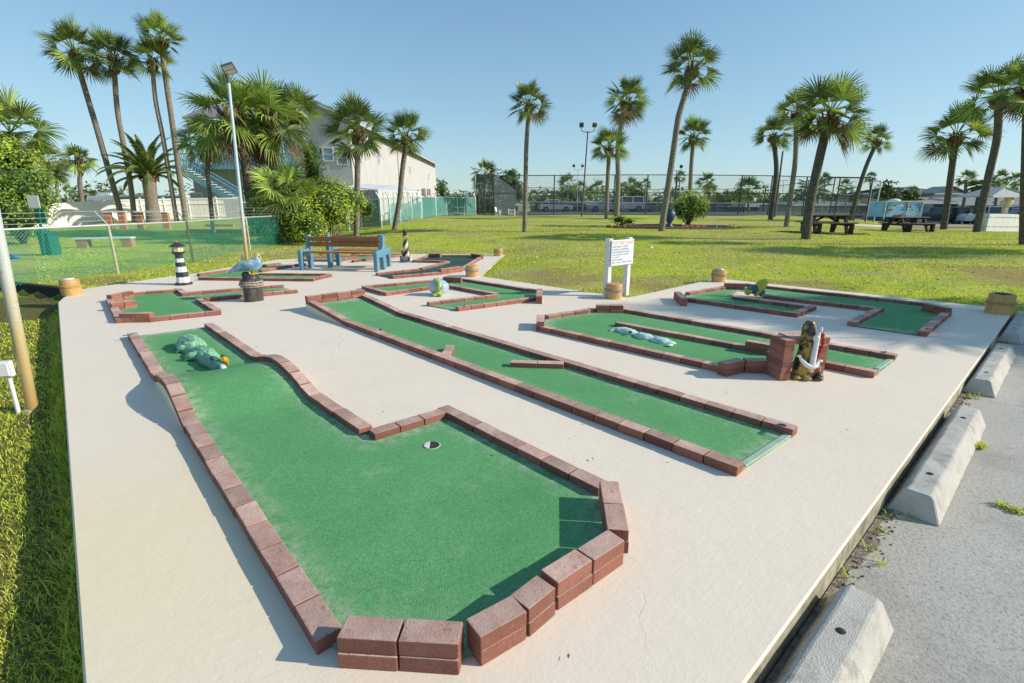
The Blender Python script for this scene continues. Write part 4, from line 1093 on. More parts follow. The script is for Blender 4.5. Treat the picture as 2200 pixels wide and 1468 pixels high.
def palm(name, path, cc, cr, wpx, label, var=0, small=False, boots=1.0, group='cabbage palms around the lawn', Y=None, mt=None, crown=None, rot=None, dead=None, base=None, cat='palm tree', tp=None):
    b = base.copy() if base is not None else (hit(*path[0]) if Y is None else None)
    if b is None: b = at(path[0][0], path[0][1], Y); b.z = tz(b.x, b.y)
    Yd = b.y
    t = thing('palm_tree', label, cat, b, group)
    cc = V(cc) if len(cc) == 3 else at(cc[0], cc[1], Yd)
    D = depth(cc); k = D / FP
    r = wpx * k / 2 * .80; rad = cr * k
    pts = [b - V((0, 0, .15)), b + V((0, 0, .05))] + [at(x, y, Yd) for x, y in path[1:]]
    last = cc - V((0, 0, rad * .12))
    pts.append(last)
    # densify (Catmull-Rom)
    out = []; rr_ = []
    for i in range(len(pts) - 1):
        p0 = pts[max(i - 1, 0)]; p1 = pts[i]; p2 = pts[i + 1]; p3 = pts[min(i + 2, len(pts) - 1)]
        m = max(2, int((p2 - p1).length / .35))
        for j in range(m):
            u = j / m; q = .5 * ((2 * p1) + (p2 - p0) * u + (2 * p0 - 5 * p1 + 4 * p2 - p3) * u * u + (3 * p1 - p0 - 3 * p2 + p3) * u ** 3)
            out.append(q)
    out.append(pts[-1]); N = len(out)
    for i, q in enumerate(out):
        u = i / N; rr_.append(r * (1.28 - .28 * min(1, u * 9)) * (1 - .12 * u) * (1 + .05 * noise.noise(q * 1.7)))
    mb = MB(); mb.tube(out, rr_, 12); mb.build('trunk', mt or M_trunk, t)
    me = crown or (CR_S if small else CR)[var % (3 if small else 5)]
    o = link('crown', me, t, cc - b, (R.uniform(-.12, .12), R.uniform(-.12, .12), (rot if rot is not None else R.uniform(0, 6.28))), (rad * 1.02,) * 3)
    if boots:
        ax = (out[-1] - out[-3]).normalized(); bh = max(rad * .30 * boots, r * 2)
        mbb = boots_mesh(int(wpx * 7 + cr), 1.0, 1.0, 34 if small else 80); me2 = mbb.mesh('leaf_bases', M_boot)
        q = ax.to_track_quat('Z', 'Y').to_euler(); o2 = link('leaf_bases', me2, t, last - ax * bh * .75 - b, q, (r * 1.75, r * 1.75, bh * 1.0))
    return t
palm('A', [(1127, 499), (1129, 400), (1131, 310)], (1137, 226), 52, 13, 'slim straight palm standing alone left of the white rules sign', 0, rot=.3)
palm('B', [(1303, 471), (1304, 420)], (1309, 318), 46, 12, 'short palm just left of the leaning palm, centre of the lawn', 1)
palm('C', [(1325, 465), (1328, 380), (1327, 330), (1331, 290)], (1345, 218), 56, 15, 'palm with a slight bend behind the red-edged flower bed', 2)
palm('D', [(1421, 497), (1434, 410), (1446, 330), (1458, 250), (1472, 205)], (1487, 145), 68, 18, 'tallest palm of the middle lawn, leaning right', 3)
palm('E', [(1478, 470), (1483, 400), (1485, 360)], (1490, 293), 43, 12, 'palm behind the yellow-green bush', 0)
palm('F', [(1655, 472), (1662, 420), (1668, 360)], (1662, 292), 42, 13, 'dark palm beside the dark lamp pole', 1, mt=M_trunk_d)
palm('G', [(1689, 488), (1700, 410), (1709, 340)], (1712, 242), 55, 14, 'palm between the dark lamp pole and the picnic table', 4)
palm('H', [(1731, 514), (1738, 450), (1750, 390), (1764, 325)], (1782, 250), 92, 25, 'large leaning palm with dark trunk in front of the picnic table', 2, mt=M_trunk_d)
palm('I', [(1827, 474), (1841, 420), (1860, 360)], (1884, 302), 34, 11, 'thin palm leaning far right in front of the court fence corner', 3, mt=M_trunk_d)
palm('J', [(2027, 493), (2036, 430), (2044, 370)], (2055, 291), 70, 17, 'palm with bulging neck behind the farther picnic table', 0, mt=M_trunk_d)
palm('K', [(2098, 499), (2110, 440), (2126, 370), (2143, 290)], (2147, 205), 74, 20, 'leaning palm left of the wishing well', 1, mt=M_trunk_d)
palm('L', [(2200, 526), (2203, 440), (2206, 340)], (2212, 192), 80, 26, 'palm at the right edge of the photo, trunk half cut off', 2, mt=M_trunk_d)
# far right small ones
palm('M', [(2064, 474), (2073, 420)], (2076, 384), 22, 8, 'small palm behind the bend of the driveway', 0, True, 0, 'small palms by the houses', Y=55)
palm('N', [(2134, 470), (2140, 430)], (2146, 385), 23, 8, 'small palm right of the leaning palm and behind the well', 1, True, 0, 'small palms by the houses', Y=55)
palm('O', [(2172, 468), (2175, 430)], (2180, 388), 22, 8, 'small palm above the roof of the wishing well', 2, True, 0, 'small palms by the houses', Y=56)
# left group
palm('P', [(262, 470), (252, 430), (233, 365), (206, 270), (185, 200)], (160, 112), 68, 15, 'leftmost of the four tall palms, leaning left', 3, group='tall palms behind the yard', Y=39.5, boots=1.2)
palm('Q', [(288, 469), (281, 400), (267, 320), (252, 235)], (243, 126), 60, 14, 'second tall palm from the left with a fat brown neck', 0, group='tall palms behind the yard', Y=39.5, boots=1.6)
palm('R', [(379, 470), (366, 390), (349, 290), (334, 215)], (326, 132), 52, 12, 'third tall palm from the left, crown partly hidden by the tallest', 1, group='tall palms behind the yard', Y=39.5, boots=1.5)
palm('S', [(399, 471), (386, 380), (368, 250), (352, 140)], (347, 84), 55, 15, 'tallest palm of the left group, topmost crown in the photo', 4, group='tall palms behind the yard', Y=39.5)
palm('T', [(177, 446), (172, 400)], (171, 345), 38, 12, 'stumpy palm with a shaggy neck left of the tall palms', 2, True, 3.0, 'palms at the left rear', Y=48)
palm('U', [(103, 440), (98, 390)], (95, 345), 48, 12, 'palm with pale trunk behind the left bush', 1, False, .5, 'palms at the left rear', Y=44)
palm('U2', [(125, 440), (122, 400)], (122, 375), 26, 9, 'low palm just right of the pale-trunked one at the left', 1, True, .5, 'palms at the left rear', Y=50)
palm('W', [(30, 470), (28, 380)], (22, 285), 92, 16, 'big palm crown rising out of the bush at the left edge', 2, False, .5, 'palms at the left rear', Y=22, crown=CR_V[0])
palm('X', [(150, 430), (150, 418)], (149, 408), 14, 4, 'tiny distant palm above the white fence', 0, True, 0, 'palms at the left rear', Y=110)
# centre-left cluster
gc = 'shaggy palms of the thicket'
palm('C1', [(548, 480), (535, 400), (528, 350)], (500, 256), 104, 30, 'broad shaggy palm in front of the blue stairs, behind the lamp post', 0, False, 2.2, gc, Y=24, crown=CR_V[0], rot=1.0, mt=M_trunk_d)
palm('C2', [(605, 480), (596, 400), (590, 350)], (578, 262), 98, 24, 'palm in the middle of the thicket with a peeling brown neck', 1, False, 1.8, gc, Y=25, crown=CR_V[1], rot=2.0)
palm('C3', [(668, 470), (665, 400), (663, 340)], (632, 246), 66, 18, 'dark palm wrapped in vines at the right of the thicket', 1, False, 1, gc, Y=27, rot=.4)
palm('C4', [(455, 470), (447, 380), (446, 330)], (432, 302), 54, 12, 'palm hanging over the blue stairs at the left of the thicket', 2, False, .6, gc, Y=26, crown=CR_V[1], rot=3.0)
palm('C5', [(622, 478), (620, 455)], (612, 420), 82, 14, 'low young palm spilling over the fence in the thicket', 4, False, .0, gc, Y=20.2, crown=CR_V[0], rot=4.4)
palm('V1', [(766, 511), (767, 430), (768, 370)], (768, 284), 78, 17, 'straight palm with pale trunk directly behind the bench', 3, mt=M_trunk)
palm('V2', [(848, 494), (858, 430), (864, 370)], (873, 293), 54, 15, 'slightly leaning palm in front of the pale building', 0, mt=M_trunk)
# palms beyond the right side of the photo whose crowns shade the slab and the bank
palm('Z1', [(0, 0)], (16.6, 6.2, 5.3), 1, 1, 'palm to the right of the slab, outside the photo', base=V((16.6, 6.2, -.15))) if False else None
for (x, y, h, rad, lab) in ((15.7, 6.2, 5.0, 1.7, 'palm beside the parking area, right of the photo'), (14.9, 5.3, 4.7, 1.5, 'shorter palm beside the parking area, right of the photo'), (13.3, 6.2, 4.6, 1.4, 'young palm beside the parking area, right of the photo'), (17.2, 5.0, 5.0, 1.5, 'farther palm beside the parking area, right of the photo'), (19.2, 13.6, 4.6, 1.9, 'palm on the lawn beyond the right edge of the photo'), (21.5, 14.3, 5.6, 1.9, 'second palm on the lawn beyond the right edge of the photo')):
    b = V((x, y, tz(x, y))); t = thing('palm_tree', lab, 'palm tree', b, 'palms outside the right edge')
    mb = MB(); mb.tube([b - V((0, 0, .2)), b + V((.1, 0, h * .5)), b + V((0, 0, h))], [.19, .16, .15], 12); mb.build('trunk', M_trunk, t)
    link('crown', CR_V[0], t, V((0, 0, h + .1)), (0, 0, x), (rad,) * 3)

# date palm with feather fronds
def frond(mb, o, az, el, L, rg, n=34, lw=.035, ll=.34, droop=1.0):
    d = V((cos(az), sin(az), 0)); pts = []
    for k in range(n + 1):
        u = k / n; a = el - droop * 1.25 * u ** 1.6
        pts.append((pts[-1] + (d * cos(a) + V((0, 0, sin(a)))) * (L / n)) if pts else o.copy())
    mb.tube(pts[::3], [.022 * (1 - .8 * i / len(pts[::3])) for i in range(len(pts[::3]))], 4, 1, caps=False)
    s = V((-d.y, d.x, 0))
    for k in range(4, n):
        t = (pts[k + 1] - pts[k]).normalized(); up = s.cross(t); u = k / n; l = ll * sin(pi * min(1, u * .8 + .18)) * rg.uniform(.85, 1.1)
        for sg in (-1, 1):
            dd = (s * sg * .75 + t * .75 + up * .35).normalized(); p = pts[k]; w = t * lw * .5
            q1 = p + dd * l * .6; q2 = p + dd * l + V((0, 0, -.08 * l))
            mb.add([p - w, p + w, q1 + w * .9, q1 - w * .9, q2], [(0, 1, 2, 3), (3, 2, 4)], 0)
b = at(329, 468, 39.3); b.z = tz(b.x, b.y); cc = at(318, 372, b.y); kf = depth(cc) / FP
t = thing('date_palm', 'feather-leaved date palm with thick trunk between the tall palms', 'palm tree', b)
mb = MB(); mb.tube([b - V((0, 0, .1)), b + (cc - b) * .4, b + (cc - b) * .85], [15 * kf, 12 * kf, 13 * kf], 14)
mb.build('trunk', M_trunk, t)
mbb = boots_mesh(77, 1, 1, 60); link('leaf_bases', mbb.mesh('leaf_bases', M_boot), t, (cc - b) * .8, (0, 0, 0), (15 * kf, 15 * kf, 20 * kf))
mb = MB(); rg = random.Random(5)
for i in range(34):
    u = i / 34; frond(mb, cc - V((0, 0, .25)), i * 2.39996, radians(84 - 75 * u + rg.uniform(-6, 6)), 104 * kf * rg.uniform(.85, 1.05), rg, 40, .10, .5, droop=.8 + .5 * u)
mb.build('crown', [M_frond, M_trunk], t)
def small_date(px, Y, rpx, label, trunkpx):
    b = at(*trunkpx, Y); b.z = tz(b.x, b.y); cc = at(*px, Y); k = depth(cc) / FP
    t = thing('date_palm', label, 'palm tree', b); mb = MB(); mb.tube([b, cc], [6 * k, 5 * k], 8); mb.build('trunk', M_trunk_d, t)
    mb = MB(); rg = random.Random(int(px[0]))
    for i in range(18): frond(mb, cc, i * 2.4, radians(75 - 85 * i / 18), rpx * k * 1.25, rg, 16, .12, .8, 1.0)
    mb.build('crown', [M_frond, M_trunk], t)
small_date((1745, 415), 62, 38, 'feather palm behind the court fence, behind the large leaning palm', (1745, 462))
small_date((2108, 402), 50, 26, 'feather palm behind the leaning palm by the well', (2100, 455))
small_date((1405, 440), 70, 24, 'low feather palm behind the court fence near the leaning palm', (1405, 462))

# ------------------------------------------------------------------ bushes
def leaf_blob(mb, c, r, n, sz, rg, mi=0, shell=.55, low=-1.0):
    for _ in range(n):
        while True:
            p = V((rg.uniform(-1, 1), rg.uniform(-1, 1), rg.uniform(-1, 1))); l = p.length
            if .05 < l <= 1: break
        p = p / l * (shell + (1 - shell) * rg.random() ** .6) ; p *= 1 + .22 * noise.noise(p * 2.3 + V(c))
        if p.z < low: continue
        q = V(c) + V((p.x * r[0], p.y * r[1], p.z * r[2]))
        nrm = (p + V((rg.uniform(-1, 1), rg.uniform(-1, 1), rg.uniform(-.4, 1.2))) * .9).normalized()
        a = nrm.cross(V((rg.uniform(-1, 1), rg.uniform(-1, 1), rg.uniform(-1, 1)))).normalized(); b = nrm.cross(a); s = sz * rg.uniform(.6, 1.3)
        mb.add([q - a * s, q - b * s * .5, q + a * s, q + b * s * .5], [(0, 1, 2, 3)], mi)
def bush(name, label, blobs, leaf, dens, mats, group=None, cat='bush', core=True, stems=True, base=None):
    """blobs: (px,py,Y,rpx_x,rpx_z[,mi])"""
    bl = []
    for q in blobs:
        c = at(q[0], q[1], q[2]); k = depth(c) / FP; bl.append((c, (q[3] * k, (q[3] + q[4]) * .45 * k, q[4] * k), q[5] if len(q) > 5 else 0))
    b = base if base is not None else V((bl[0][0].x, bl[0][0].y, tz(bl[0][0].x, bl[0][0].y)))
    t = thing(name, label, cat, b, group); mb = MB(); rg = random.Random(int(blobs[0][0] * 3 + blobs[0][1]))
    for c, r, mi in bl:
        n = int(dens * (r[0] * r[2] + r[0] * r[1] + r[1] * r[2]) / (leaf * leaf) * 1.15)
        leaf_blob(mb, c, r, min(n, 13000), leaf, rg, mi)
    mb.build('foliage', mats, t)
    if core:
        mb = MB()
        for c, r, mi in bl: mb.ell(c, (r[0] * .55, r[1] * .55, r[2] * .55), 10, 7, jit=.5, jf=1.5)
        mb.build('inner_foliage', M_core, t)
    if stems:
        mb = MB()
        for c, r, mi in bl:
            for k in range(4):
                e = c + V((rg.uniform(-.6, .6) * r[0], rg.uniform(-.6, .6) * r[1], rg.uniform(-.2, .6) * r[2])); mb.tube([b + V((rg.uniform(-.1, .1), 0, 0)), b.lerp(e, .5) + V((rg.uniform(-.1, .1),) * 3), e], [.03, .02, .008], 5)
        mb.build('stems', M_twig, t)
    return t
# vines over the fence
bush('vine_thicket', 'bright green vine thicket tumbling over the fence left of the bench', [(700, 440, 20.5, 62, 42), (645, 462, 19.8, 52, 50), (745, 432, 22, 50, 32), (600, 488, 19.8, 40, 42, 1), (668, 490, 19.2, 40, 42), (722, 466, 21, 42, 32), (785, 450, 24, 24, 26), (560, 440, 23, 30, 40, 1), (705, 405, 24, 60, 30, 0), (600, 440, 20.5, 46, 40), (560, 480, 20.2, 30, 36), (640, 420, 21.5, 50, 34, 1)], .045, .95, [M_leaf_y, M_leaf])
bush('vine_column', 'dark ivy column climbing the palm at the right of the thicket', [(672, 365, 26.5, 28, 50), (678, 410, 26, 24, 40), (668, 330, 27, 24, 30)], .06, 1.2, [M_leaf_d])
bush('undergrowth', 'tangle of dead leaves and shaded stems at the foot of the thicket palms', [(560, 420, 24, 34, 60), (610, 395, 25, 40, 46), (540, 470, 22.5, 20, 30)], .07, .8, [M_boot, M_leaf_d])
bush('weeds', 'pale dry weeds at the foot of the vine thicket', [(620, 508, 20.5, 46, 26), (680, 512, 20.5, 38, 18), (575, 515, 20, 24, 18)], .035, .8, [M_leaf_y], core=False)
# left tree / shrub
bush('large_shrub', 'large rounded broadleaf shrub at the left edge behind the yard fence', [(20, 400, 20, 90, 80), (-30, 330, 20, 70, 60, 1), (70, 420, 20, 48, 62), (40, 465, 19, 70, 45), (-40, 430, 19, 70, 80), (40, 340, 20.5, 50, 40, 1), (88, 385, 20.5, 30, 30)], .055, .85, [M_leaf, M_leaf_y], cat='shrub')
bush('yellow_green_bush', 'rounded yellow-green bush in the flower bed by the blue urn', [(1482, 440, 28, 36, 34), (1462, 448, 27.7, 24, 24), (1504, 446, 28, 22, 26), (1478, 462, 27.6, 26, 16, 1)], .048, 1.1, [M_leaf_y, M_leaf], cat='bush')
bush('low_plants', 'low dark green plants at the left end of the flower bed', [(1330, 472, 28, 20, 10), (1350, 476, 28, 18, 8)], .05, 1, [M_leaf])
bush('low_plant', 'single small green plant at the right end of the flower bed', [(1573, 487, 26, 10, 6)], .04, 1, [M_leaf_y], core=False, stems=False)
def far_tree(label, blobs, trunk=None, leaf=.2, mats=None, name='broadleaf_tree', group='broadleaf trees beyond the courts'):
    return bush(name, label, blobs, leaf, 1.0, mats or [M_leaf_far, M_leaf], group, 'tree', True, True)
far_tree('broad green tree behind the left end of the tennis court', [(1088, 392, 75, 34, 28), (1110, 410, 75, 26, 30), (1070, 405, 75, 24, 24, 1), (1098, 375, 76, 22, 14, 1)], leaf=.22)
far_tree('round green tree at the right end of the court fence', [(1905, 410, 60, 24, 26), (1890, 425, 60, 18, 30), (1925, 425, 60, 14, 20)], leaf=.2)
far_tree('dark green tree in front of the two-storey house', [(1950, 418, 60, 22, 18), (1966, 420, 60, 14, 14)], leaf=.2)
far_tree('green tree just right of the pale building', [(948, 405, 90, 16, 24), (958, 425, 90, 18, 16)], leaf=.3)
far_tree('low hedge line of trees far behind the green fence', [(985, 428, 95, 26, 12), (1010, 430, 95, 22, 12), (1030, 432, 95, 16, 12)], leaf=.3, name='hedge', group=None)
for k, (lab, bl) in enumerate((('dark green tree clump behind the bent centre palm', [(1350, 416, 92, 24, 20), (1372, 420, 92, 18, 18)]), ('long dark tree clump beyond the court right of the yellow-green bush', [(1590, 424, 90, 34, 16), (1560, 430, 92, 26, 12)]), ('dark tree clump beyond the court by the twin flood lights', [(1222, 416, 99, 22, 20), (1245, 424, 99, 16, 14)]), ('low dark trees right of the court net', [(1655, 434, 94, 26, 10), (1685, 436, 94, 18, 9)]), ('low dark trees left of the flood light pole', [(1170, 434, 99, 24, 11)]))):
    far_tree(lab, bl, leaf=.28, mats=[M_leaf_d, M_leaf_d])
# palms beyond the courts
far = [(1042, 372, 33, 445, 62), (1030, 392, 20, 445, 66), (1054, 388, 18, 445, 66), (1220, 395, 26, 448, 95), (1245, 405, 20, 448, 98), (1284, 405, 24, 448, 92), (1268, 415, 16, 448, 100), (1147, 420, 14, 450, 90),
       (1338, 408, 20, 448, 90), (1355, 398, 20, 448, 95), (1368, 410, 22, 448, 92), (1387, 395, 16, 448, 90), (1330, 420, 16, 448, 92), (1460, 380, 16, 450, 80), (1518, 392, 26, 450, 72), (1525, 408, 18, 450, 76), (1609, 408, 32, 455, 66), (1595, 420, 18, 455, 70),
       (1560, 428, 22, 455, 84), (1540, 432, 18, 455, 86), (1580, 432, 18, 455, 88), (1772, 385, 17, 455, 74), (1818, 400, 18, 458, 66), (1870, 382, 15, 458, 70), (1838, 425, 16, 458, 72), (1690, 428, 16, 455, 88), (1640, 434, 14, 455, 96), (1960, 412, 16, 460, 62), (1205, 428, 16, 450, 105), (1440, 428, 16, 450, 95), (1310, 428, 12, 450, 110)]
labs = ['tall palm behind the dark windscreen at the left end of the court', 'lower left palm of the trio behind the dark windscreen', 'lower right palm of the trio behind the dark windscreen']
todo = []
for i, (x, y, r, by, Y) in enumerate(far):
    if i < 3: lab = labs[i]
    else: lab = None
    t = palm('far', [(x, by), (x - 1, (by + y) / 2)], (x, y), r, max(3.5, r * .2), lab or 'x', i, True, 0, 'distant palms beyond the tennis court', Y=Y)
    if not lab:
        todo.append((x, y, r, t))
ORD = ['first', 'second', 'third', 'fourth', 'fifth', 'sixth', 'seventh', 'eighth', 'ninth', 'tenth', 'eleventh', 'twelfth', 'thirteenth', 'fourteenth', 'fifteenth', 'sixteenth', 'seventeenth', 'eighteenth', 'nineteenth', 'twentieth', 'twenty-first', 'twenty-second', 'twenty-third', 'twenty-fourth', 'twenty-fifth', 'twenty-sixth', 'twenty-seventh', 'twenty-eighth']
for k, (x, y, r, t) in enumerate(sorted(todo, key=lambda q: q[0])):
    size = 'large' if r >= 24 else 'medium' if r >= 18 else 'small'
    t['label'] = f'{size} distant palm beyond the court fence, {ORD[k]} from the left in that row'
# ------------------------------------------------------------------ chain link fence along the yard
def chain(mb, a, b, z0, z1, pitch, w, mi=0):
    """diamond mesh between ground points a,b (base z a.z,b.z)"""
    A = V((a.x, a.y, a.z)); B = V((b.x, b.y, b.z)); L = (B - A).length; h = z1 - z0; d = (B - A) / L; n = V((-d.y, d.x, 0)).normalized() * .001
    def pt(s, z): return A + d * s + V((0, 0, z0 + z))
    s = -h
    while s < L:
        for sg in (0, 1):
            s0, s1 = s, s + h; u0 = max(0, (0 - s0) / h); u1 = min(1, (L - s0) / h)
            if u0 < u1:
                p, q = s0 + h * u0, s0 + h * u1; za, zb = h * u0, h * u1
                if sg: za, zb = h - za, h - zb
                P, Q = pt(p, za), pt(q, zb); e = (Q - P).normalized(); sd = n.normalized().cross(e) * w / 2
                o = n * (1 if sg else -1)
                mb.add([P - sd + o, P + sd + o, Q + sd + o, Q - sd + o], [(0, 1, 2, 3)], mi)
        s += pitch
fpts = [V((-11.5, 3.5)), V((-10.6, 6.2)), V((-9.65, 9.0)), V((-8.9, 11.31)), V((-8.55, 13.51)), V((-8.66, 16.76)), V((-8.85, 20.6)), V((-9.09, 24.73)), V((-9.5, 28.2))]
fp = [V((p.x, p.y, max(tz(p.x, p.y), -.03) if p.y > 8 else -.03)) for p in fpts]
t = thing('chain_link_fence', 'green chain-link fence with silver posts, top rail and barbed wire arms along the left yard', 'fence', fp[3])
FH = 1.06
for i, p in enumerate(fp):
    mb = MB(); mb.tube([p - V((0, 0, .2)), p + V((0, 0, FH))], .028, 9); po = mb.build('post', M_galv_r if i > 1 else M_galv, t)
    mb = MB(); mb.tube([p + V((0, 0, FH)), p + V((-.24, .0, FH + .30))], .013, 7); mb.build('barb_arm', M_galv, t)
mb = MB()
for a, b in zip(fp, fp[1:]): mb.tube([a + V((0, 0, FH)), b + V((0, 0, FH))], .022, 8)
mb.build('top_rail', M_galv, t)
mb = MB()
for a, b in zip(fp, fp[1:]): chain(mb, a, b, .02, FH - .02, .062, .0055)
mb.build('wire_mesh', M_mesh_g, t)
mb = MB()
for k in (.33, .66, 1):
    for a, b in zip(fp, fp[1:]):
        o = V((-.24 * k, 0, FH + .30 * k)); m_ = (a + b) / 2 + o - V((0, 0, .015)); mb.tube([a + o, m_, b + o], .004, 4)
mb.build('barbed_wire', M_galv, t)

# green netted fence running back to the tennis court
gp = [hit(752, 497), hit(776, 490), hit(812, 492), hit(838, 478), hit(860, 473), hit(885, 466), hit(907, 462), hit(940, 459), hit(962, 458), hit(985, 457), hit(1003, 457), hit(1022, 457)]
Ys = [27, 28.5, 27.0, 30, 32, 35, 38, 41, 43, 44.3, 45.3, 46.3]; gp = []
for x, Y in zip((748, 775, 818, 838, 860, 885, 907, 937, 960, 983, 1003, 1022), Ys):
    q = at(x, 460, Y); gp.append(V((q.x, q.y, tz(q.x, q.y))))
t = thing('netted_fence', 'fence with torn green privacy netting from the thicket to the tennis court', 'fence', gp[0])
GH = 1.5
for p in gp:
    mb = MB(); mb.tube([p - V((0, 0, .2)), p + V((0, 0, GH)), p + V((-.2, 0, GH + .35))], .04, 7); mb.build('post', M_galv, t)
mb = MB()
for a, b in zip(gp, gp[1:]): mb.tube([a + V((0, 0, GH)), b + V((0, 0, GH))], .03, 6)
mb.build('top_rail', M_galv, t)
for i, (a, b) in enumerate(zip(gp, gp[1:])):
    if i in (2,): continue
    mb = MB(); n = 8; dx = (b - a) / n
    h = [GH - .05 if i not in (3, 4, 5) else GH * (.75 + .25 * noise.noise(V((i * 3 + k, 2.2, 0)))) for k in range(n + 1)]
    for k in range(n):
        p, q = a + dx * k, a + dx * (k + 1); o = V((0, .02 * (k % 2), 0)); o2 = V((0, .02 * ((k + 1) % 2), 0))
        mb.quad(p + o + V((0, 0, .05)), q + o2 + V((0, 0, .05)), q + o2 + V((0, 0, h[k + 1])), p + o + V((0, 0, h[k])))
    mb.build('netting', M_net_g, t)
mb = MB()
for a, b in zip(gp, gp[1:]): chain(mb, a, b, .02, GH, .16, .010)
mb.build('wire_mesh', M_mesh_g, t)
# ------------------------------------------------------------------ white vinyl fence
wl = [at(40, 440, 35), at(95, 438, 36.5), at(147, 437, 38.5), at(195, 433, 40), at(251, 430, 41.5), at(300, 429, 42.5), at(350, 428, 43.5), at(403, 427, 44.5), at(463, 426.5, 45.2), at(513, 426, 45.8)]
t = thing('white_fence', 'long white vinyl privacy fence behind the yard', 'fence', V((wl[4].x, wl[4].y, 0)))
for i, p in enumerate(wl):
    z = tz(p.x, p.y) - .1; mb = MB(); mb.box(V((p.x, p.y, (z + p.z + .08) / 2)), (.13, .13, p.z + .08 - z)); mb.add([V((p.x + a, p.y + b, p.z + .08)) for a, b in ((-.09, -.09), (.09, -.09), (.09, .09), (-.09, .09))] + [V((p.x, p.y, p.z + .18))], [(0, 1, 4), (1, 2, 4), (2, 3, 4), (3, 0, 4)]); mb.build('post', M_white_v, t)
for a, b in zip(wl, wl[1:]):
    mb = MB(); za, zb = tz(a.x, a.y), tz(b.x, b.y); n = max(2, int((b - a).length / .16))
    for k in range(n):
        p = a.lerp(b, (k) / n); q = a.lerp(b, (k + 1) / n); z = za + (zb - za) * k / n - .05; o = V((0, .0 if k % 2 else .015, 0))
        mb.quad(V((p.x, p.y, z)) + o, V((q.x, q.y, z)) + o, V((q.x, q.y, q.z)) + o, V((p.x, p.y, p.z)) + o)
    mb.build('panel', M_white_v, t)
    for k in (-.02, -.42, -1.5): mb = MB(); mb.bar(a + V((0, -.03, k)), b + V((0, -.03, k)), .05, .12); mb.build('rail', M_white_v, t)
p = at(496, 462, 40); p.z = tz(p.x, p.y)
t = thing('leaning_panel', 'white board leaning against the right end of the vinyl fence', 'board', p)
mb = MB(); q = [at(487, 470, 40), at(519, 468, 40), at(516, 427, 40), at(479, 428, 40)]; mb.prism(q, (0, .06, 0)); mb.build('board', M_white_v, t)

# ------------------------------------------------------------------ yard furniture
def brick_bench(label, pxa, pxb, Y0, Y1, legs, ht=None):
    a, b = at(*pxa, Y0), at(*pxb, Y1); c = (a + b) / 2; t = thing('yard_bench', label, 'bench', V((c.x, c.y, tz(c.x, c.y))), 'white benches on brick piers in the yard')
    mb = MB(); mb.bar(a, b, .34, .055); mb.build('seat', M_white, t, bevel=.008)
    for u in legs:
        p = a.lerp(b, u); z = tz(p.x, p.y) - .05; mb = MB(); d = b - a; mb.box(V((p.x, p.y, (z + p.z - .03) / 2)), (.34, .26, p.z - .03 - z), atan2(d.y, d.x)); mb.build('brick_pier', M_orblock, t, bevel=.01)
brick_bench('white plank bench on brick piers nearest the chain-link fence', (160, 513), (286, 510.5), 17.6, 17.9, (.14, .9))
brick_bench('left one of the far pair of white benches, under the leaning palm', (221, 456), (271, 455.5), 30, 30.3, (.18, .78))
brick_bench('right one of the far pair of white benches, before the date palm', (289, 456), (363, 456.5), 29.6, 29.9, (.12, .88))
c = at(425, 475, 27); c.z = tz(c.x, c.y); t = thing('garden_edging', 'low orange brick edging around a bed at the back of the yard', 'edging', c)
mb = MB(); a, b = at(400, 474, 27), at(520, 476, 25.6); a.z = tz(a.x, a.y) + .08; b.z = tz(b.x, b.y) + .08; mb.bar(a, b, .2, .22); a2, b2 = at(440, 467, 32), at(500, 467, 32); a2.z = b2.z = tz(a2.x, a2.y) + .05; mb.bar(a2, b2, .2, .2)
mb.build('bricks', M_orblock, t)
c = at(28, 546, 14.2); c.z = tz(c.x, c.y); t = thing('blue_bag', 'small crumpled blue bag on the grass behind the chain-link fence', 'bag', c)
mb = MB(); mb.ell(c + V((0, 0, .05)), (.14, .08, .06), 12, 8, jit=.9, jf=3); mb.build('bag', M_blue, t)
# green sign post and cabinets
b = at(92, 545, 14.9); b.z = tz(b.x, b.y)
t = thing('post_with_sign', 'green metal post with a blank white board near its top and green boxes, left yard', 'sign', b)
tp = at(79, 418, 14.9)
mb = MB(); mb.bar(b - V((0, 0, .2)), tp, .05, .05, up=V((0, 1, 0))); mb.build('post', M_gbox, t)
q = at(76, 434, 14.88); mb = MB(); mb.box(q + V((0, -.06, 0)), (.34, .02, .34)); mb.build('sign_board', M_white, t, bevel=.01)
q = at(84, 466, 14.9); mb = MB(); mb.box(q + V((-.0, .05, 0)), (.30, .04, .42)); mb.build('lower_board', M_gbox, t, bevel=.008)
c = at(99, 540, 15.1); c.z = tz(c.x, c.y); q = at(97, 520, 15.1); t = thing('green_cabinet', 'dark green metal cabinet with sloped lid on the ground beside the green post', 'cabinet', c)
mb = MB(); w = .16; zz = at(97, 498, 15.1).z; mb.prism([V((c.x - w, c.y, c.z - .05)), V((c.x + w, c.y, c.z - .05)), V((c.x + w, c.y, zz - .1)), V((c.x - w, c.y, zz))], (0, .35, 0)); mb.build('body', M_gbox, t, bevel=.01)
mb = MB(); mb.bar(V((c.x - w - .03, c.y + .17, zz + .03)), V((c.x + w + .03, c.y + .17, zz - .08)), .42, .02); mb.build('lid', M_gbox, t)

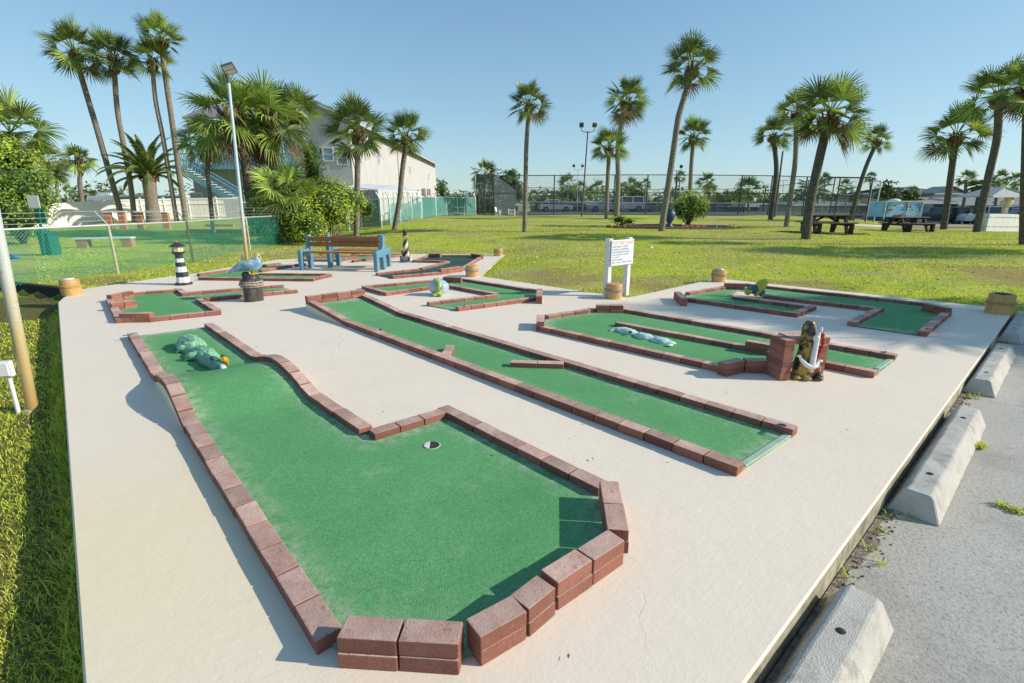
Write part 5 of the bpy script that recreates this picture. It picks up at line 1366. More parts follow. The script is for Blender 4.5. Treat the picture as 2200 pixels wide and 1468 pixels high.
# RV and roofs behind the white fence
def gable(mb, x0, x1, y0, y1, z0, zr, ov=.4, axis='x', mi=0, th=.12):
    if axis == 'x':
        ym = (y0 + y1) / 2
        for s, ye in ((-1, y0 - ov), (1, y1 + ov)):
            mb.prism([V((x0 - ov, ye, z0)), V((x1 + ov, ye, z0)), V((x1 + ov, ym, zr)), V((x0 - ov, ym, zr))], (0, 0, th), mi)
    else:
        xm = (x0 + x1) / 2
        for s, xe in ((-1, x0 - ov), (1, x1 + ov)):
            mb.prism([V((xe, y0 - ov, z0)), V((xe, y1 + ov, z0)), V((xm, y1 + ov, zr)), V((xm, y0 - ov, zr))], (0, 0, th), mi)
c = at(210, 432, 62); t = thing('camper', 'white camper with a small dark window behind the vinyl fence', 'camper', V((c.x, c.y, -.2)))
a, b = at(184, 424, 62), at(246, 424, 62); zt = at(200, 421, 62).z
mb = MB(); mb.prism([V((a.x, 62, .6)), V((b.x, 62, .6)), V((b.x, 62, zt - .1)), V((b.x - .3, 62, zt)), V((a.x + .2, 62, zt)), V((a.x, 62, zt - .3))], (0, 2.4, 0)); mb.build('body', M_carw, t, bevel=.05)
mb = MB(); mb.box(V((a.x + .55, 61.98, zt - .75)), (.55, .04, .55)); mb.build('window', M_glass_d, t)
mb = MB(); mb.box(V(((a.x + b.x) / 2, 63, zt + .2)), (1.4, .9, .35)); mb.build('roof_vent', M_carw, t, bevel=.05)
for s in (.25, .75): mb = MB(); mb.tube([V((a.x + (b.x - a.x) * s, 61.9, .2)), V((a.x + (b.x - a.x) * s, 62.2, .2))], .35, 14); mb.build('wheel', M_tyre, t)
c = at(320, 425, 60); t = thing('low_building', 'long low cream building with flat white eave behind the vinyl fence', 'building', V((c.x, 60, .2)))
a, b = at(248, 425, 60), at(392, 425, 60); zt = at(300, 424, 60).z
mb = MB(); mb.box(V(((a.x + b.x) / 2, 63, zt / 2)), (b.x - a.x, 6, zt)); mb.build('wall', M_stucco, t)
mb = MB(); mb.box(V(((a.x + b.x) / 2, 62.7, zt + .1)), (b.x - a.x + .8, 7.2, .2)); mb.build('roof', M_white, t)
for k in range(3): mb = MB(); mb.box(V((a.x + 2 + k * 2.2, 59.97, zt - .8)), (1.1, .05, .7)); mb.build('window', M_glass, t)

# ------------------------------------------------------------------ pale two-storey building with blue stairs
X1 = at(760, 400, 50).x; Y0, Y1 = 50.0, 104.0
XL = at(592, 400, 50).x
ZE = 9.1
t = thing('motel_building', 'large pale stucco two-storey building with gable roof, blue stairs and balcony', 'building', V((X1, Y0, 0)))
mb = MB(); mb.box(V(((X1 + XL) / 2, (Y0 + Y1) / 2, ZE / 2 - .5)), (X1 - XL, Y1 - Y0, ZE + 1)); w = mb.build('wall', M_stucco, t)
XR = (X1 + XL) / 2; ZR = at(682, 211, 50).z
mb = MB(); mb.add([V((XL, Y0 - .01, ZE)), V((X1, Y0 - .01, ZE)), V((XR, Y0 - .01, ZR))], [(0, 1, 2)]); mb.build('gable_wall', M_stucco, t)
mb = MB(); gable(mb, XL, X1, Y0, Y1, ZE - .25, ZR, .75, 'y', 0, .16); rf = mb.build('roof', M_shing, t)
mb = MB()
mb.bar(V((X1 + .78, Y0 - .75, ZE - .32)), V((X1 + .78, Y1 + .75, ZE - .32)), .06, .26); mb.bar(V((X1 + .7, Y0 - .78, ZE - .3)), V((XR, Y0 - .78, ZR - .05)), .06, .26); mb.bar(V((XL - .7, Y0 - .78, ZE - .3)), V((XR, Y0 - .78, ZR - .05)), .06, .26); mb.build('fascia', M_galv, t)
TMOT = t
def window(par, c, sx, sz, ax='y', fm=M_white):
    # frame ring and pane set in; ax = facing axis
    mb = MB(); f = .09
    if ax == 'y':
        for dx, dz, w_, h_ in ((0, sz / 2, sx + f, f), (0, -sz / 2, sx + f, f), (-sx / 2, 0, f, sz - f), (sx / 2, 0, f, sz - f), (0, 0, sx - f, .05)): mb.box(c + V((dx, -.03, dz)), (w_, .08, h_))
    else:
        for dy, dz, w_, h_ in ((0, sz / 2, sx + f, f), (0, -sz / 2, sx + f, f), (-sx / 2, 0, f, sz - f), (sx / 2, 0, f, sz - f), (0, 0, sx - f, .05)): mb.box(c + V((.03, dy, dz)), (.08, w_, h_))
    o = mb.build('window', fm, par)
    mb = MB(); mb.box(c + (V((0, -.012, 0)) if ax == 'y' else V((.012, 0, 0))), (sx, .02, sz) if ax == 'y' else (.02, sx, sz)); mb.build('pane', M_glass, o).location = V((0, 0, 0))
    return o
for (x, y) in ((735, 340), (705, 332)): 
    q = at(x, y, Y0 - .01); window(t, q, .95, 1.15)
q = at(735, 398, Y0); 
for yy, zz in ((60, 6.4), (78, 6.3), (95, 6.2)): window(t, V((X1 + .01, yy, zz)), .9, 1.1, 'x')
mb = MB(); mb.tube([V((X1 + .06, 70, .2)), V((X1 + .06, 70, ZE - .4))], .05, 6); mb.build('downpipe', M_stucco_s, t)
# clutter behind that fence
for (x, y, Y, sx, sz, m, nm, lab, ct) in ((868, 412, 48, .5, .7, M_white, 'air_conditioner', 'white air conditioner on the wall of the pale building', 'air conditioner'), (896, 414, 52, .35, .5, M_orblock, 'wooden_chair', 'brown slatted chair back left of the dark box, above the netted fence', 'chair'), (911, 413, 53, .5, .75, M_white, 'white_cabinet', 'white cabinet with black side above the netted fence', 'cabinet'), (921, 413, 53, .3, .6, M_orblock, 'wooden_chair', 'brown slatted chair back right of the white cabinet, above the netted fence', 'chair'), (1003, 436, 48, .45, 1.6, M_white, 'white_post_panel', 'white panel standing in the netted fence left of the tennis court', 'panel')):
    c = at(x, y, Y)
    if nm == 'air_conditioner': d0 = at(x, y, 1.0); Yw = (X1 + .25) / d0.x; c = at(x, y, Yw); sx, sz = 1.0, 1.1
    t = thing(nm, lab, ct, V((c.x, c.y, c.z - sz / 2)))
    if nm == 'wooden_chair':
        for k in range(5):
            mb = MB(); mb.box(c + V((0, 0, -sz / 2 + sz * (k + .5) / 5)), (sx, .06, sz * .13)); mb.build('slat', m, t)
        for s_ in (-1, 1): mb = MB(); mb.box(c + V((s_ * sx * .5, 0, -.12)), (.07, .07, sz + .24)); mb.build('leg', m, t)
    else:
        mb = MB(); mb.box(c, (sx, .4, sz)); mb.build('body', m, t, bevel=.03)
        mb = MB(); mb.box(c + V((-sx * .1, -.21, 0)), (sx * .6, .02, sz * .7)); mb.build('front_panel', M_galv, t)
        pass


q0 = at(888, 418, 53.6); q1 = at(930, 418, 53.6); t = thing('storage_container', 'dark storage box behind the netted fence with chairs and a cabinet on top', 'storage box', V(((q0.x + q1.x) / 2, 53.8, .2)))
mb = MB(); mb.box(V(((q0.x + q1.x) / 2, 53.8, (q0.z - .35) / 2)), (q1.x - q0.x, 2.2, q0.z - .35)); mb.build('body', M_gbox, t, bevel=.03)
mb = MB(); mb.box(V(((q0.x + q1.x) / 2, 53.8, q0.z - .32)), (q1.x - q0.x + .1, 2.3, .08)); mb.build('lid', M_black, t)
t = TMOT
# balcony wing to the left
XB = at(395, 400, 49).x
zb = at(600, 362, 48.5).z
mb = MB(); mb.box(V(((XB + XL) / 2 + 1.5, Y0 + 4, zb / 2 - .3)), (XL - XB + 3, 7, zb + .6)); mb.build('ground_floor_wall', M_stucco_s, t)
mb = MB(); mb.box(V(((XB + XL) / 2 + 1, Y0 - .2, zb + .1)), (XL - XB + 3, 2.6, .3)); bl = mb.build('balcony', M_rail, t)
mb = MB(); zb2 = zb + .25; yf = Y0 - 1.4
x = XB; 
while x < XL + 2.4: mb.box(V((x, yf, zb2 + .5)), (.05, .05, 1.0)); x += .17
mb.box(V(((XB + XL) / 2 + 1.2, yf, zb2 + 1.03)), (XL - XB + 3, .09, .08)); mb.box(V(((XB + XL) / 2 + 1.2, yf, zb2 + .08)), (XL - XB + 3, .06, .06))
mb.build('balcony_railing', M_rail, t)
for x in (XB + 1.5, XL - 2, XL + 1.6): mb = MB(); mb.box(V((x, yf + .1, zb2 + 1.4)), (.22, .22, 2.9)); mb.build('column', M_rail, t)
for xw in (420, 560): q = at(xw, 405, Y0 + .5); window(t, V((q.x, Y0 + .48, 1.9)), 1.1, 1.2)
mb = MB(); mb.box(V(((XB + XL) / 2 + 1, Y0 + 4.2, zb + 2.4)), (XL - XB - 1.5, 6, 4.2)); mb.build('upper_wall', M_stucco_s, t)
mb = MB(); gable(mb, XB + 1, XL + 1.5, Y0 + .4, Y0 + 8, zb + 4.4, zb + 6.2, .6, 'x', 0, .16); mb.build('wing_roof', M_shing, t)
# stairs
st = thing('outdoor_stairs', 'light blue wooden stairs descending right in front of the pale building', 'stairs', V((at(450, 430, 46.8).x, 46.8, .2)))
A, B = at(385, 360, 46.8), at(517, 438, 46.8)
for dy in (0, 1.2):
    mb = MB(); mb.bar(A + V((0, dy, -.2)), B + V((0, dy, -.2)), .08, .38, up=V((0, -1, 0)).cross(V((1, 0, 0)))); mb.build('stringer', M_rail, st)
    mb = MB(); mb.bar(A + V((0, dy, .95)), B + V((0, dy, .95)), .07, .08); n = 22
    for k in range(n + 1): q = A.lerp(B, k / n) + V((0, dy, .42)); mb.box(q, (.05, .04, 1.05))
    mb.build('handrail', M_rail, st)
n = 14
for k in range(n): mb = MB(); q = A.lerp(B, (k + .5) / n) + V((0, .6, .02)); mb.box(q, (.36, 1.2, .05)); mb.build('tread', M_white, st)
for (x, y0_, y1_, Y) in ((350, 380, 450, 44), (417, 405, 440, 43)):
    pass
# lean-to shed roof + shed in front of the wall
s1, s2 = at(775, 440, 36), at(838, 440, 36)
t = thing('metal_shed', 'ribbed metal shed with curved roof in front of the pale building', 'shed', V(((s1.x + s2.x) / 2, 36, .1)))
zt = at(800, 405, 36).z; z0 = tz(s1.x, 36)
xm = at(813, 440, 36).x
mb = MB(); n = 10
for k in range(n):
    x_, x2 = s1.x - 1 + (xm - s1.x + 1) * k / n, s1.x - 1 + (xm - s1.x + 1) * (k + .8) / n; mb.box(V(((x_ + x2) / 2, 36, (z0 + zt - .1) / 2)), (x2 - x_, .05, zt - .1 - z0))
mb.box(V(((s1.x - 1 + xm) / 2, 36.05, (z0 + zt - .15) / 2)), (xm - s1.x + 1, .04, zt - .15 - z0)); mb.build('front_wall', M_stucco_s, t)
mb = MB()
for k in range(9): mb.box(V((xm + .3 * k + .13, 36.0 + .22 * k, (z0 + zt - .25) / 2)), (.25, .12, zt - .25 - z0), .63)
mb.build('side_wall', M_white_v, t)
mb = MB(); mb.prism([V((s1.x - 1.1, 35.9, zt + .05)), V((xm + .05, 35.9, zt - .15)), V((xm + 2.7, 37.9, zt - .25)), V((xm, 41, zt + .3)), V((s1.x - 1.1, 41, zt + .4))], (0, 0, .08)); mb.build('roof', M_white, t)
# tank lid / awning seen between palms
q = at(742, 404, 49.2); t = thing('awning', 'small flat white awning on the wall of the pale building', 'awning', q); mb = MB(); mb.box(q, (1.3, 1.6, .22)); mb.build('cover', M_white, t)

# ------------------------------------------------------------------ tennis court
TY = 46.5
def tp_(x, Y): q = at(x, 440, Y); return V((q.x, q.y, tz(q.x, q.y)))
HT = 3.75
top_line = lambda p: p + V((0, 0, HT))
front = [(1061, 46.6), (1190, 46.8), (1318, 47), (1388, 47.1), (1450, 47.1), (1588, 46.6), (1652, 46.2), (1726, 45.6), (1796, 44.8), (1865, 44.0)]
fpz = .5
t = thing('tennis_court_fence', 'tall dark chain-link tennis court fence across the back of the lawn', 'fence', V((tp_(1450, 47).x, 47, fpz)))
def zb_(p): return tz(p.x, p.y) - .05
pts = [tp_(x, Y) for x, Y in front]
tops = []
ty = [378, 377, 376, 376, 376, 377, 378, 380, 381, 382]
for (x, Y), p, yy in zip(front, pts, ty):
    T = at(x, yy, Y); T.x = p.x; tops.append(T)
    mb = MB(); mb.tube([p - V((0, 0, .1)), T], .055, 7); mb.build('post', M_steel_d, t)
mb = MB()
for a, b in zip(tops, tops[1:]): mb.tube([a, b], .04, 6)
mb.build('top_rail', M_steel_d, t)
mb = MB()
for (a, A), (b, B) in zip(zip(pts, tops), list(zip(pts, tops))[1:]): mb.tube([a.lerp(A, .56), b.lerp(B, .56)], .04, 6)
mb.build('middle_rail', M_steel_d, t)
mb = MB()
for (a, A), (b, B) in zip(zip(pts, tops), list(zip(pts, tops))[1:]): chain(mb, a, b, 0, (A.z - a.z + B.z - b.z) / 2, .15, .007)
mb.build('wire_mesh', M_wire_d, t)
# back and side fences
def fence2(label, pp, H_, n=2, mats=M_steel_d, mesh=True, net=None, grp='smaller runs of the court fence', pitch=.2, hz=.5):
    b = [tp_(x, Y) for x, Y in pp]; t = thing('court_fence', label, 'fence', b[0], grp)
    tt = [p + V((0, 0, h)) for p, h in zip(b, H_)]
    for p, q in zip(b, tt): mb = MB(); mb.tube([p - V((0, 0, .1)), q], .05, 6); mb.build('post', mats, t)
    mb = MB()
    for a, c in zip(tt, tt[1:]): mb.tube([a, c], .035, 6)
    mb.build('top_rail', mats, t)
    mb = MB()
    for (a, A), (c, B) in zip(zip(b, tt), list(zip(b, tt))[1:]): mb.tube([a.lerp(A, hz), c.lerp(B, hz)], .03, 6)
    mb.build('middle_rail', mats, t)
    if mesh:
        mb = MB()
        for (a, A), (c, B) in zip(zip(b, tt), list(zip(b, tt))[1:]): chain(mb, a, c, 0, (A.z - a.z + B.z - c.z) / 2, pitch, .008)
        mb.build('wire_mesh', M_wire_d, t)
    if net:
        mb = MB()
        for (a, A), (c, B) in zip(zip(b, tt), list(zip(b, tt))[1:]):
            m = 12
            for k in range(m):
                u, w_ = k / m, (k + 1) / m; o = V((.03 * (k % 2), .04 * (k % 2), 0)); o2 = V((.03 * ((k + 1) % 2), .04 * ((k + 1) % 2), 0))
                mb.quad(a.lerp(c, u) + o, a.lerp(c, w_) + o2, A.lerp(B, w_) + o2, A.lerp(B, u) + o)
        mb.build('windscreen', net, t)
    return t
fence2('corner run of court fence with dark windscreen behind the larger white swing', [(1022, 50), (1061, 46.7), (1108, 68)], [3.6, 3.55, 3.4], net=M_net_k, mesh=False)
fence2('far side of the court fence seen through the front side', [(1108, 68.2), (1170, 70), (1240, 72), (1330, 74), (1440, 74), (1560, 72), (1640, 68)], [3.8, 3.9, 4, 4, 4, 3.9, 3.7], pitch=.35)
fence2('receding right side of the court fence in front of the brown houses', [(1641, 67), (1695, 60), (1730, 55), (1785, 50), (1840, 46)], [3.7, 3.6, 3.6, 3.6, 3.6], pitch=.25)
fence2('right end panel of the court fence with pale frame beside the round green tree', [(1866, 44.0), (1884, 41.5)], [3.45, 3.2], mats=M_galv, pitch=.09, hz=.56)
c = tp_(1400, 50); mb = MB()
cp = [tp_(1061, 47.2), tp_(1450, 47.4), tp_(1860, 44.5), tp_(1800, 62), tp_(1640, 68), tp_(1440, 73), tp_(1110, 68)]
mb = MB(); mb.prism([V((p.x, p.y, .3)) for p in cp[::-1]] if False else [V((p.x, p.y, .3)) for p in cp], (0, 0, .24)); struct(mb.build('tennis_court', M_court))
# net
a, b = at(1140, 434, 58), at(1600, 437, 56)
t = thing('tennis_net', 'tennis net with white top tape across the court', 'net', V(((a.x + b.x) / 2, 57, .54)))
mb = MB(); mb.bar(a, b, .03, .09); mb.build('tape', M_white, t)
mb = MB(); mb.quad(V((a.x, a.y, .6)), V((b.x, b.y, .6)), b, a); mb.build('netting', M_net_k, t)
for p in (a, b): mb = MB(); mb.tube([V((p.x, p.y, .5)), p + V((0, 0, .03))], .05, 8); mb.build('post', M_steel_d, t)

# flood light poles
def flood(label, px, topy, Y, armpx, headpx, m=M_pole_k, lean=0, heads=2, rp=.07, baseY=None):
    b = at(px[0], px[1], Y); b.z = tz(b.x, b.y); tp = at(px[0] + lean, topy, Y); k = depth(tp) / FP
    t = thing('flood_light', label, 'light pole', b, 'flood light poles')
    mb = MB(); mb.tube([b - V((0, 0, .2)), tp], [rp, rp * .7], 10); mb.build('pole', m, t)
    if heads:
        for s in (-1, 1):
            e = tp + V((s * armpx * k, 0, .25 * armpx * k)); mb = MB(); mb.tube([tp - V((0, 0, .1)), tp + V((s * armpx * .6 * k, 0, -.05)), tp + V((s * armpx * k, 0, .05)), e + V((0, 0, .1))], .03, 6); mb.build('arm', m, t)
            mb = MB(); r_ = Matrix.Rotation(s * .25, 3, 'Z') @ Matrix.Rotation(.5, 3, 'X'); hs = headpx * k; cc = e + V((0, 0, .15 + hs * .5))
            mb.box(cc, (hs, hs * .7, hs), r_); h = mb.build('lamp_head', m, t, bevel=.03)
            mb = MB(); mb.box(cc + r_ @ V((0, -hs * .36, 0)), (hs * .8, .02, hs * .8), r_); mb.build('lens', M_glass_d, h).location = V((0, 0, 0))
    return t
flood('nearest twin-headed dark flood light pole, centre of the lawn', (1250, 459), 282, 42, 14, 9, lean=13)
flood('farther twin-headed flood light on a thin pale pole left of the nearest one', (1240, 453), 364, 72, 9, 6, M_galv, lean=2, rp=.06)
flood('farther twin-headed flood light behind the tallest middle palm', (1449, 453), 366, 72, 9, 6, M_steel_d, lean=5, rp=.06)
t = flood('plain dark lamp pole between the two dark palms', (1664, 466), 325, 41.5, 0, 0, lean=18, heads=0, rp=.09)
t = flood('very thin lamp pole with flat head far behind the court', (1678, 458), 389, 90, 0, 0, M_galv, lean=6, heads=0, rp=.07)
q = at(1684, 388, 90); mb = MB(); mb.box(q, (1.6, .4, .1)); mb.build('lamp_head', M_galv, t)
b = tp_(1022, 48); tp = at(1021, 368, 48); t = thing('solar_light', 'thin pole with a tilted solar panel at the left end of the tennis court', 'light pole', b)
mb = MB(); mb.tube([b, tp], .05, 8); mb.build('pole', M_galv, t)
mb = MB(); mb.box(tp + V((-.1, 0, .1)), (.75, .5, .05), Matrix.Rotation(.7, 3, 'Y')); mb.build('panel', M_steel_d, t)

# ------------------------------------------------------------------ white swings and chairs near the court
def swing(label, px, Y, w, ht, pic=0):
    b = at(px[0], px[1], Y); b.z = tz(b.x, b.y); k = depth(b) / FP; w *= k; ht *= k
    t = thing('hammock_frame', label, 'swing frame', b, 'white swing frames by the court')
    for s in (-1, 1): mb = MB(); mb.tube([b + V((s * w / 2, 0, -.05)), b + V((s * w / 2 * 1.02, 0, ht))], .045, 7); mb.build('post', M_white, t)
    mb = MB(); mb.tube([b + V((0, .02, 0)), b + V((0, .02, ht * .8))], .025, 6); mb.build('middle_post', M_white, t)
    mb = MB(); mb.tube([b + V((-w / 2 + w * i / 8, 0, ht * (.78 + .16 * (2 * i / 8 - 1) ** 2))) for i in range(9)], .04, 6); mb.build('canopy_rail', M_white, t)
    mb = MB(); mb.box(b + V((0, 0, ht * .24)), (w, .4, .08)); mb.build('seat', M_white, t)
swing('larger white swing frame with curved top rail by the left end of the court', (984, 453), 44, 27, 21)
swing('smaller white swing frame right of the white chair', (1099, 453), 46, 13, 14)
def garden_chair(label, px, Y, hpx, rz):
    b = at(px[0], px[1], Y); b.z = tz(b.x, b.y); k = depth(b) / FP; h = hpx * k
    t = thing('garden_chair', label, 'chair', b, 'pale garden chairs by the court', rz)
    s = h / .9
    def bx(nm, c_, sz, rot=None): mb = MB(); mb.box(V(c_) * s, tuple(a * s for a in sz), rot); link(nm, mb.mesh(nm, M_cars if 'farther' in label else M_white_v), t)
    bx('seat', (0, 0, .42), (.5, .5, .06)); bx('backrest', (-.27, 0, .68), (.06, .5, .5), Matrix.Rotation(-.25, 3, 'Y'))
    for a in (-1, 1):
        for c_ in (-1, 1): bx('leg', (a * .22, c_ * .22, .2), (.06, .06, .42))
        bx('armrest', (0, a * .27, .62), (.5, .05, .04)); bx('arm_post', (.22, a * .27, .5), (.05, .05, .24))
garden_chair('white garden chair turned right, between the two swing frames', (1070, 453), 44.5, 17, -.3)
garden_chair('farther pale garden chair right of the smaller swing frame', (1111, 453), 45, 11, .2)

# ------------------------------------------------------------------ picnic tables
def picnic(label, px, Y, rz, sc=1.0):
    b = at(px[0], px[1], Y); b.z = tz(b.x, b.y)
    t = thing('picnic_table', label, 'picnic table', b, 'dark picnic tables on the lawn', rz)
    def part(nm, mb, m, bv=.008): me = mb.mesh(nm, m); bev(me, bv); o = link(nm, me, t); return o
    L, W2 = 1.75 * sc, .74 * sc
    mb = MB()
    for k in range(5): mb.box((0, -W2 / 2 + W2 * (k + .5) / 5, .75), (L, W2 / 5 - .012, .05))
    part('tabletop', mb, M_pict)
    for s in (-1, 1):
        mb = MB()
        for k in range(2): mb.box((0, s * (.78 + (k - .5) * .15), .45), (L, .14, .05))
        part('seat', mb, M_pict)
        for x in (-L * .36, L * .36):
            mb = MB(); mb.bar(V((x, s * .28, .72)), V((x, s * .62, .02)), .10, .12, up=V((1, 0, 0))); part('leg', mb, M_pic)
            mb = MB(); mb.box((x + .06, s * .80, .21), (.10, .22, .42)); part('seat_leg', mb, M_pic)
        mb = MB(); mb.bar(V((s * L * .34, 0, .40)), V((s * .1, 0, .70)), .09, .08); part('brace', mb, M_pic)
    for x in (-L * .36, L * .36):
        mb = MB(); mb.box((x, 0, .38), (.08, 1.7, .11)); part('crossbar', mb, M_pic)
        mb = MB(); mb.box((x, 0, .70), (.08, .66, .08)); part('top_bar', mb, M_pic)
    return t
picnic('nearer dark picnic table behind the large leaning palm trunk', (1769, 507), 22.3, -.12)
picnic('farther dark picnic table, to the right beside the trailer', (1946, 496), 27.5, .12, 1.05)
# pad under the nearer table
c = at(1769, 507, 22.3); mb = MB(); n = 26
mb.add([V((c.x + 2.0 * cos(2 * pi * k / n), c.y + .75 * sin(2 * pi * k / n), tz(c.x + 2.0 * cos(2 * pi * k / n), c.y + .75 * sin(2 * pi * k / n)) + .02)) for k in range(n)], [tuple(range(n))]); struct(mb.build('table_pad_ground', M_soil))

# ------------------------------------------------------------------ flower bed with blocks and urn
bb = [at(x, 480, Y) for x, Y in ((1302, 26.6), (1360, 25.8), (1430, 25.2), (1500, 24.8), (1560, 24.8), (1600, 25.6), (1560, 28.5), (1440, 29.5), (1330, 28.6))]
mb = MB(); 
nb_ = []
for i in range(len(bb)):
    for k in range(4): 
        q = bb[i].lerp(bb[(i + 1) % len(bb)], k / 4); nb_.append(V((q.x, q.y, tz(q.x, q.y) + .03)))
cen = V((sum(p.x for p in nb_) / len(nb_), sum(p.y for p in nb_) / len(nb_), 0)); cen.z = tz(cen.x, cen.y) + .06
mb.add([cen] + nb_, [(0, i + 1, (i + 1) % len(nb_) + 1) for i in range(len(nb_))]); struct(mb.build('flower_bed_soil', M_soil))
def edging(label, seg):
    p0 = at(seg[0][0], 480, seg[0][1]); t = thing('block_edging', label, 'garden edging', V((p0.x, p0.y, tz(p0.x, p0.y))), 'red block edging of the flower bed')
    for (x0, Ya), (x1, Yb) in zip(seg, seg[1:]):
        a, b = at(x0, 480, Ya), at(x1, 480, Yb); n = max(1, int((b - a).length / .3))
        for k in range(n):
            q = a.lerp(b, (k + .5) / n); q.z = tz(q.x, q.y) + .06; d = b - a; mb = MB(); mb.box(q, (.28, .16, .18), atan2(d.y, d.x) + R.uniform(-.05, .05)); mb.build('block', M_rblock, t, bevel=.015)
edging('continuous row of red blocks at the left front of the flower bed', [(1302, 26.6), (1360, 25.8), (1428, 25.4)])
edging('short row of red blocks in front of the yellow-green bush', [(1468, 26.0), (1518, 26.2)])
c = at(1438, 482, 26.6); c.z = tz(c.x, c.y) + .03; k = depth(c) / FP
t = thing('urn', 'tall dark blue urn in the flower bed beside the bush', 'urn', c)
mb = MB(); mb.lathe(c, [(.20, 0), (.22, .05), (.12, .12), (.11, .20), (.2, .36), (.26, .55), (.27, .66), (.22, .78), (.15, .84), (.21, .89), (.2, .91)], 20); mb.build('body', M_urn, t)
mb = MB()
for (x, Y) in ((1540, 25.6), (1465, 25.2)):
    pass
for i, (x, Y, lab) in enumerate(((1540, 25.4, 'small white path light at the right of the flower bed'), (1467, 25.4, 'small white path light in front of the bush'))):
    q = at(x, 485, Y); q.z = tz(q.x, q.y); t = thing('path_light', lab, 'path light', q, 'small solar path lights'); mb = MB(); mb.tube([q, q + V((0, 0, .18))], .012, 6); mb.build('stake', M_white, t); mb = MB(); mb.lathe(q + V((0, 0, .18)), [(.03, 0), (.05, .03), (.02, .06)], 8); mb.build('cap', M_white, t)
q = hit(1397, 532); t = thing('ground_cap', 'small pale turquoise ground cap in the grass right of the rules sign', 'ground cap', q); mb = MB(); mb.lathe(q, [(.10, -.02), (.09, .03), (.05, .045), (.01, .05)], 14); mb.build('cap', M_pale, t)

# ------------------------------------------------------------------ driveway, path
def sheet(name, pxY, m, dz=.03):
    mb = MB(); P_ = []
    for (x, Y) in pxY: q = at(x, 470, Y); P_.append(q)
    n = len(P_); bm = bmesh.new(); vs = [bm.verts.new((p.x, p.y, 0)) for p in P_]; bm.faces.new(vs)
    for ax, lo, hi in ((V((1, 0, 0)), min(p.x for p in P_), max(p.x for p in P_)), (V((0, 1, 0)), min(p.y for p in P_), max(p.y for p in P_))):
        k = lo + 1.0
        while k < hi: bmesh.ops.bisect_plane(bm, geom=bm.verts[:] + bm.edges[:] + bm.faces[:], plane_co=ax * k, plane_no=ax); k += 1.0
    for v in bm.verts: v.co.z = tz(v.co.x, v.co.y) + dz
    bmesh.ops.recalc_face_normals(bm, faces=bm.faces[:]); me = bpy.data.meshes.new(name); bm.to_mesh(me); bm.free()
    if me.polygons[0].normal.z < 0: me.flip_normals()
    me.materials.append(m); o = bpy.data.objects.new(name, me); C.objects.link(o); return struct(o)
sheet('driveway', [(1890, 44), (2010, 38), (2200, 33.5), (2600, 30), (2600, 46), (2210, 66), (1990, 66)], M_path, .04)
sheet('street', [(1980, 52), (2290, 42), (2700, 36), (2700, 60), (2210, 75), (1960, 75)], M_court, .08)
# sandy patch / kerb curve right of the court
mb = MB()
kp = [at(x, 470, Y) for x, Y in ((1830, 30.5), (1860, 31), (1885, 32), (1900, 34), (1905, 37), (1897, 41))]
mb.tube([V((p.x, p.y, tz(p.x, p.y) + .05)) for p in kp], .09, 8); struct(mb.build('driveway_kerb', M_stop))

# ------------------------------------------------------------------ mural trailer
a, b = at(1898, 470, 38), at(1976, 472, 38); zt = at(1940, 433.5, 38).z; zb = at(1940, 471, 38).z
t = thing('mural_trailer', 'white trailer whose sides are painted with a blue sea mural of colourful fish and palms', 'trailer', V(((a.x + b.x) / 2, 38, tz(a.x, 38))))
mb = MB(); mb.box(V(((a.x + b.x) / 2, 38.9, (zt + zb) / 2 + .1)), (b.x - a.x, 1.8, zt - zb - .1)); mb.build('body', M_mural, t, bevel=.02)
mb = MB(); mb.box(V(((a.x + b.x) / 2, 38.9, zt + .03)), (b.x - a.x + .06, 1.9, .06)); mb.build('roof', M_white, t)
mb = MB(); mb.ell(V((a.x + (b.x - a.x) * .45, 38.9, zt + .08)), (.4, .4, .14)); mb.build('roof_vent', M_white, t)
for x in (a.x, (a.x + b.x) / 2 + .3, b.x): mb = MB(); mb.box(V((x, 37.985, (zt + zb) / 2)), (.05, .03, zt - zb)); mb.build('trim', M_white, t)
W2 = b.x - a.x; rg = random.Random(3)
for u, v, s, m in ((.22, .75, .09, M_fish_y), (.25, .78, .06, M_red), (.15, .55, .1, M_red), (.2, .48, .08, M_rtext), (.43, .78, .12, M_white), (.5, .55, .08, M_blue), (.48, .25, .09, M_red), (.66, .7, .1, M_red), (.62, .62, .07, M_rtext), (.72, .5, .08, M_fish_y), (.75, .55, .06, M_red), (.62, .18, .1, M_orblock), (.86, .82, .07, M_blue), (.85, .3, .05, M_white), (.36, .3, .07, M_fish_y), (.9, .2, .06, M_orblock)):
    c = V((a.x + W2 * u, 37.992, zb + (zt - zb) * v)); mb = MB(); n = 12
    mb.add([c + V((s * 1.5 * cos(2 * pi * k / n), 0, s * .6 * sin(2 * pi * k / n))) for k in range(n)] + [c + V((-s * 2.2, 0, s * .6)), c + V((-s * 2.2, 0, -s * .6)), c + V((-s * 1.1, 0, 0))], [tuple(range(n)), (n, n + 1, n + 2)]); mb.build('painted_fish', m, t)
for u, v in ((.04, .8), (.03, .45), (.57, .8), (.93, .75)):
    c = V((a.x + W2 * u, 37.99, zb + (zt - zb) * v)); mb = MB()
    for k in range(7): an_ = k * .9; mb.add([c, c + V((.3 * cos(an_), 0, .22 * sin(an_))), c + V((.3 * cos(an_ + .3), 0, .22 * sin(an_ + .3)))], [(0, 1, 2)])
    mb.bar(c, c + V((.05, 0, -.4)), .02, .04, up=V((0, 1, 0))); mb.build('painted_palm', M_gbox, t)
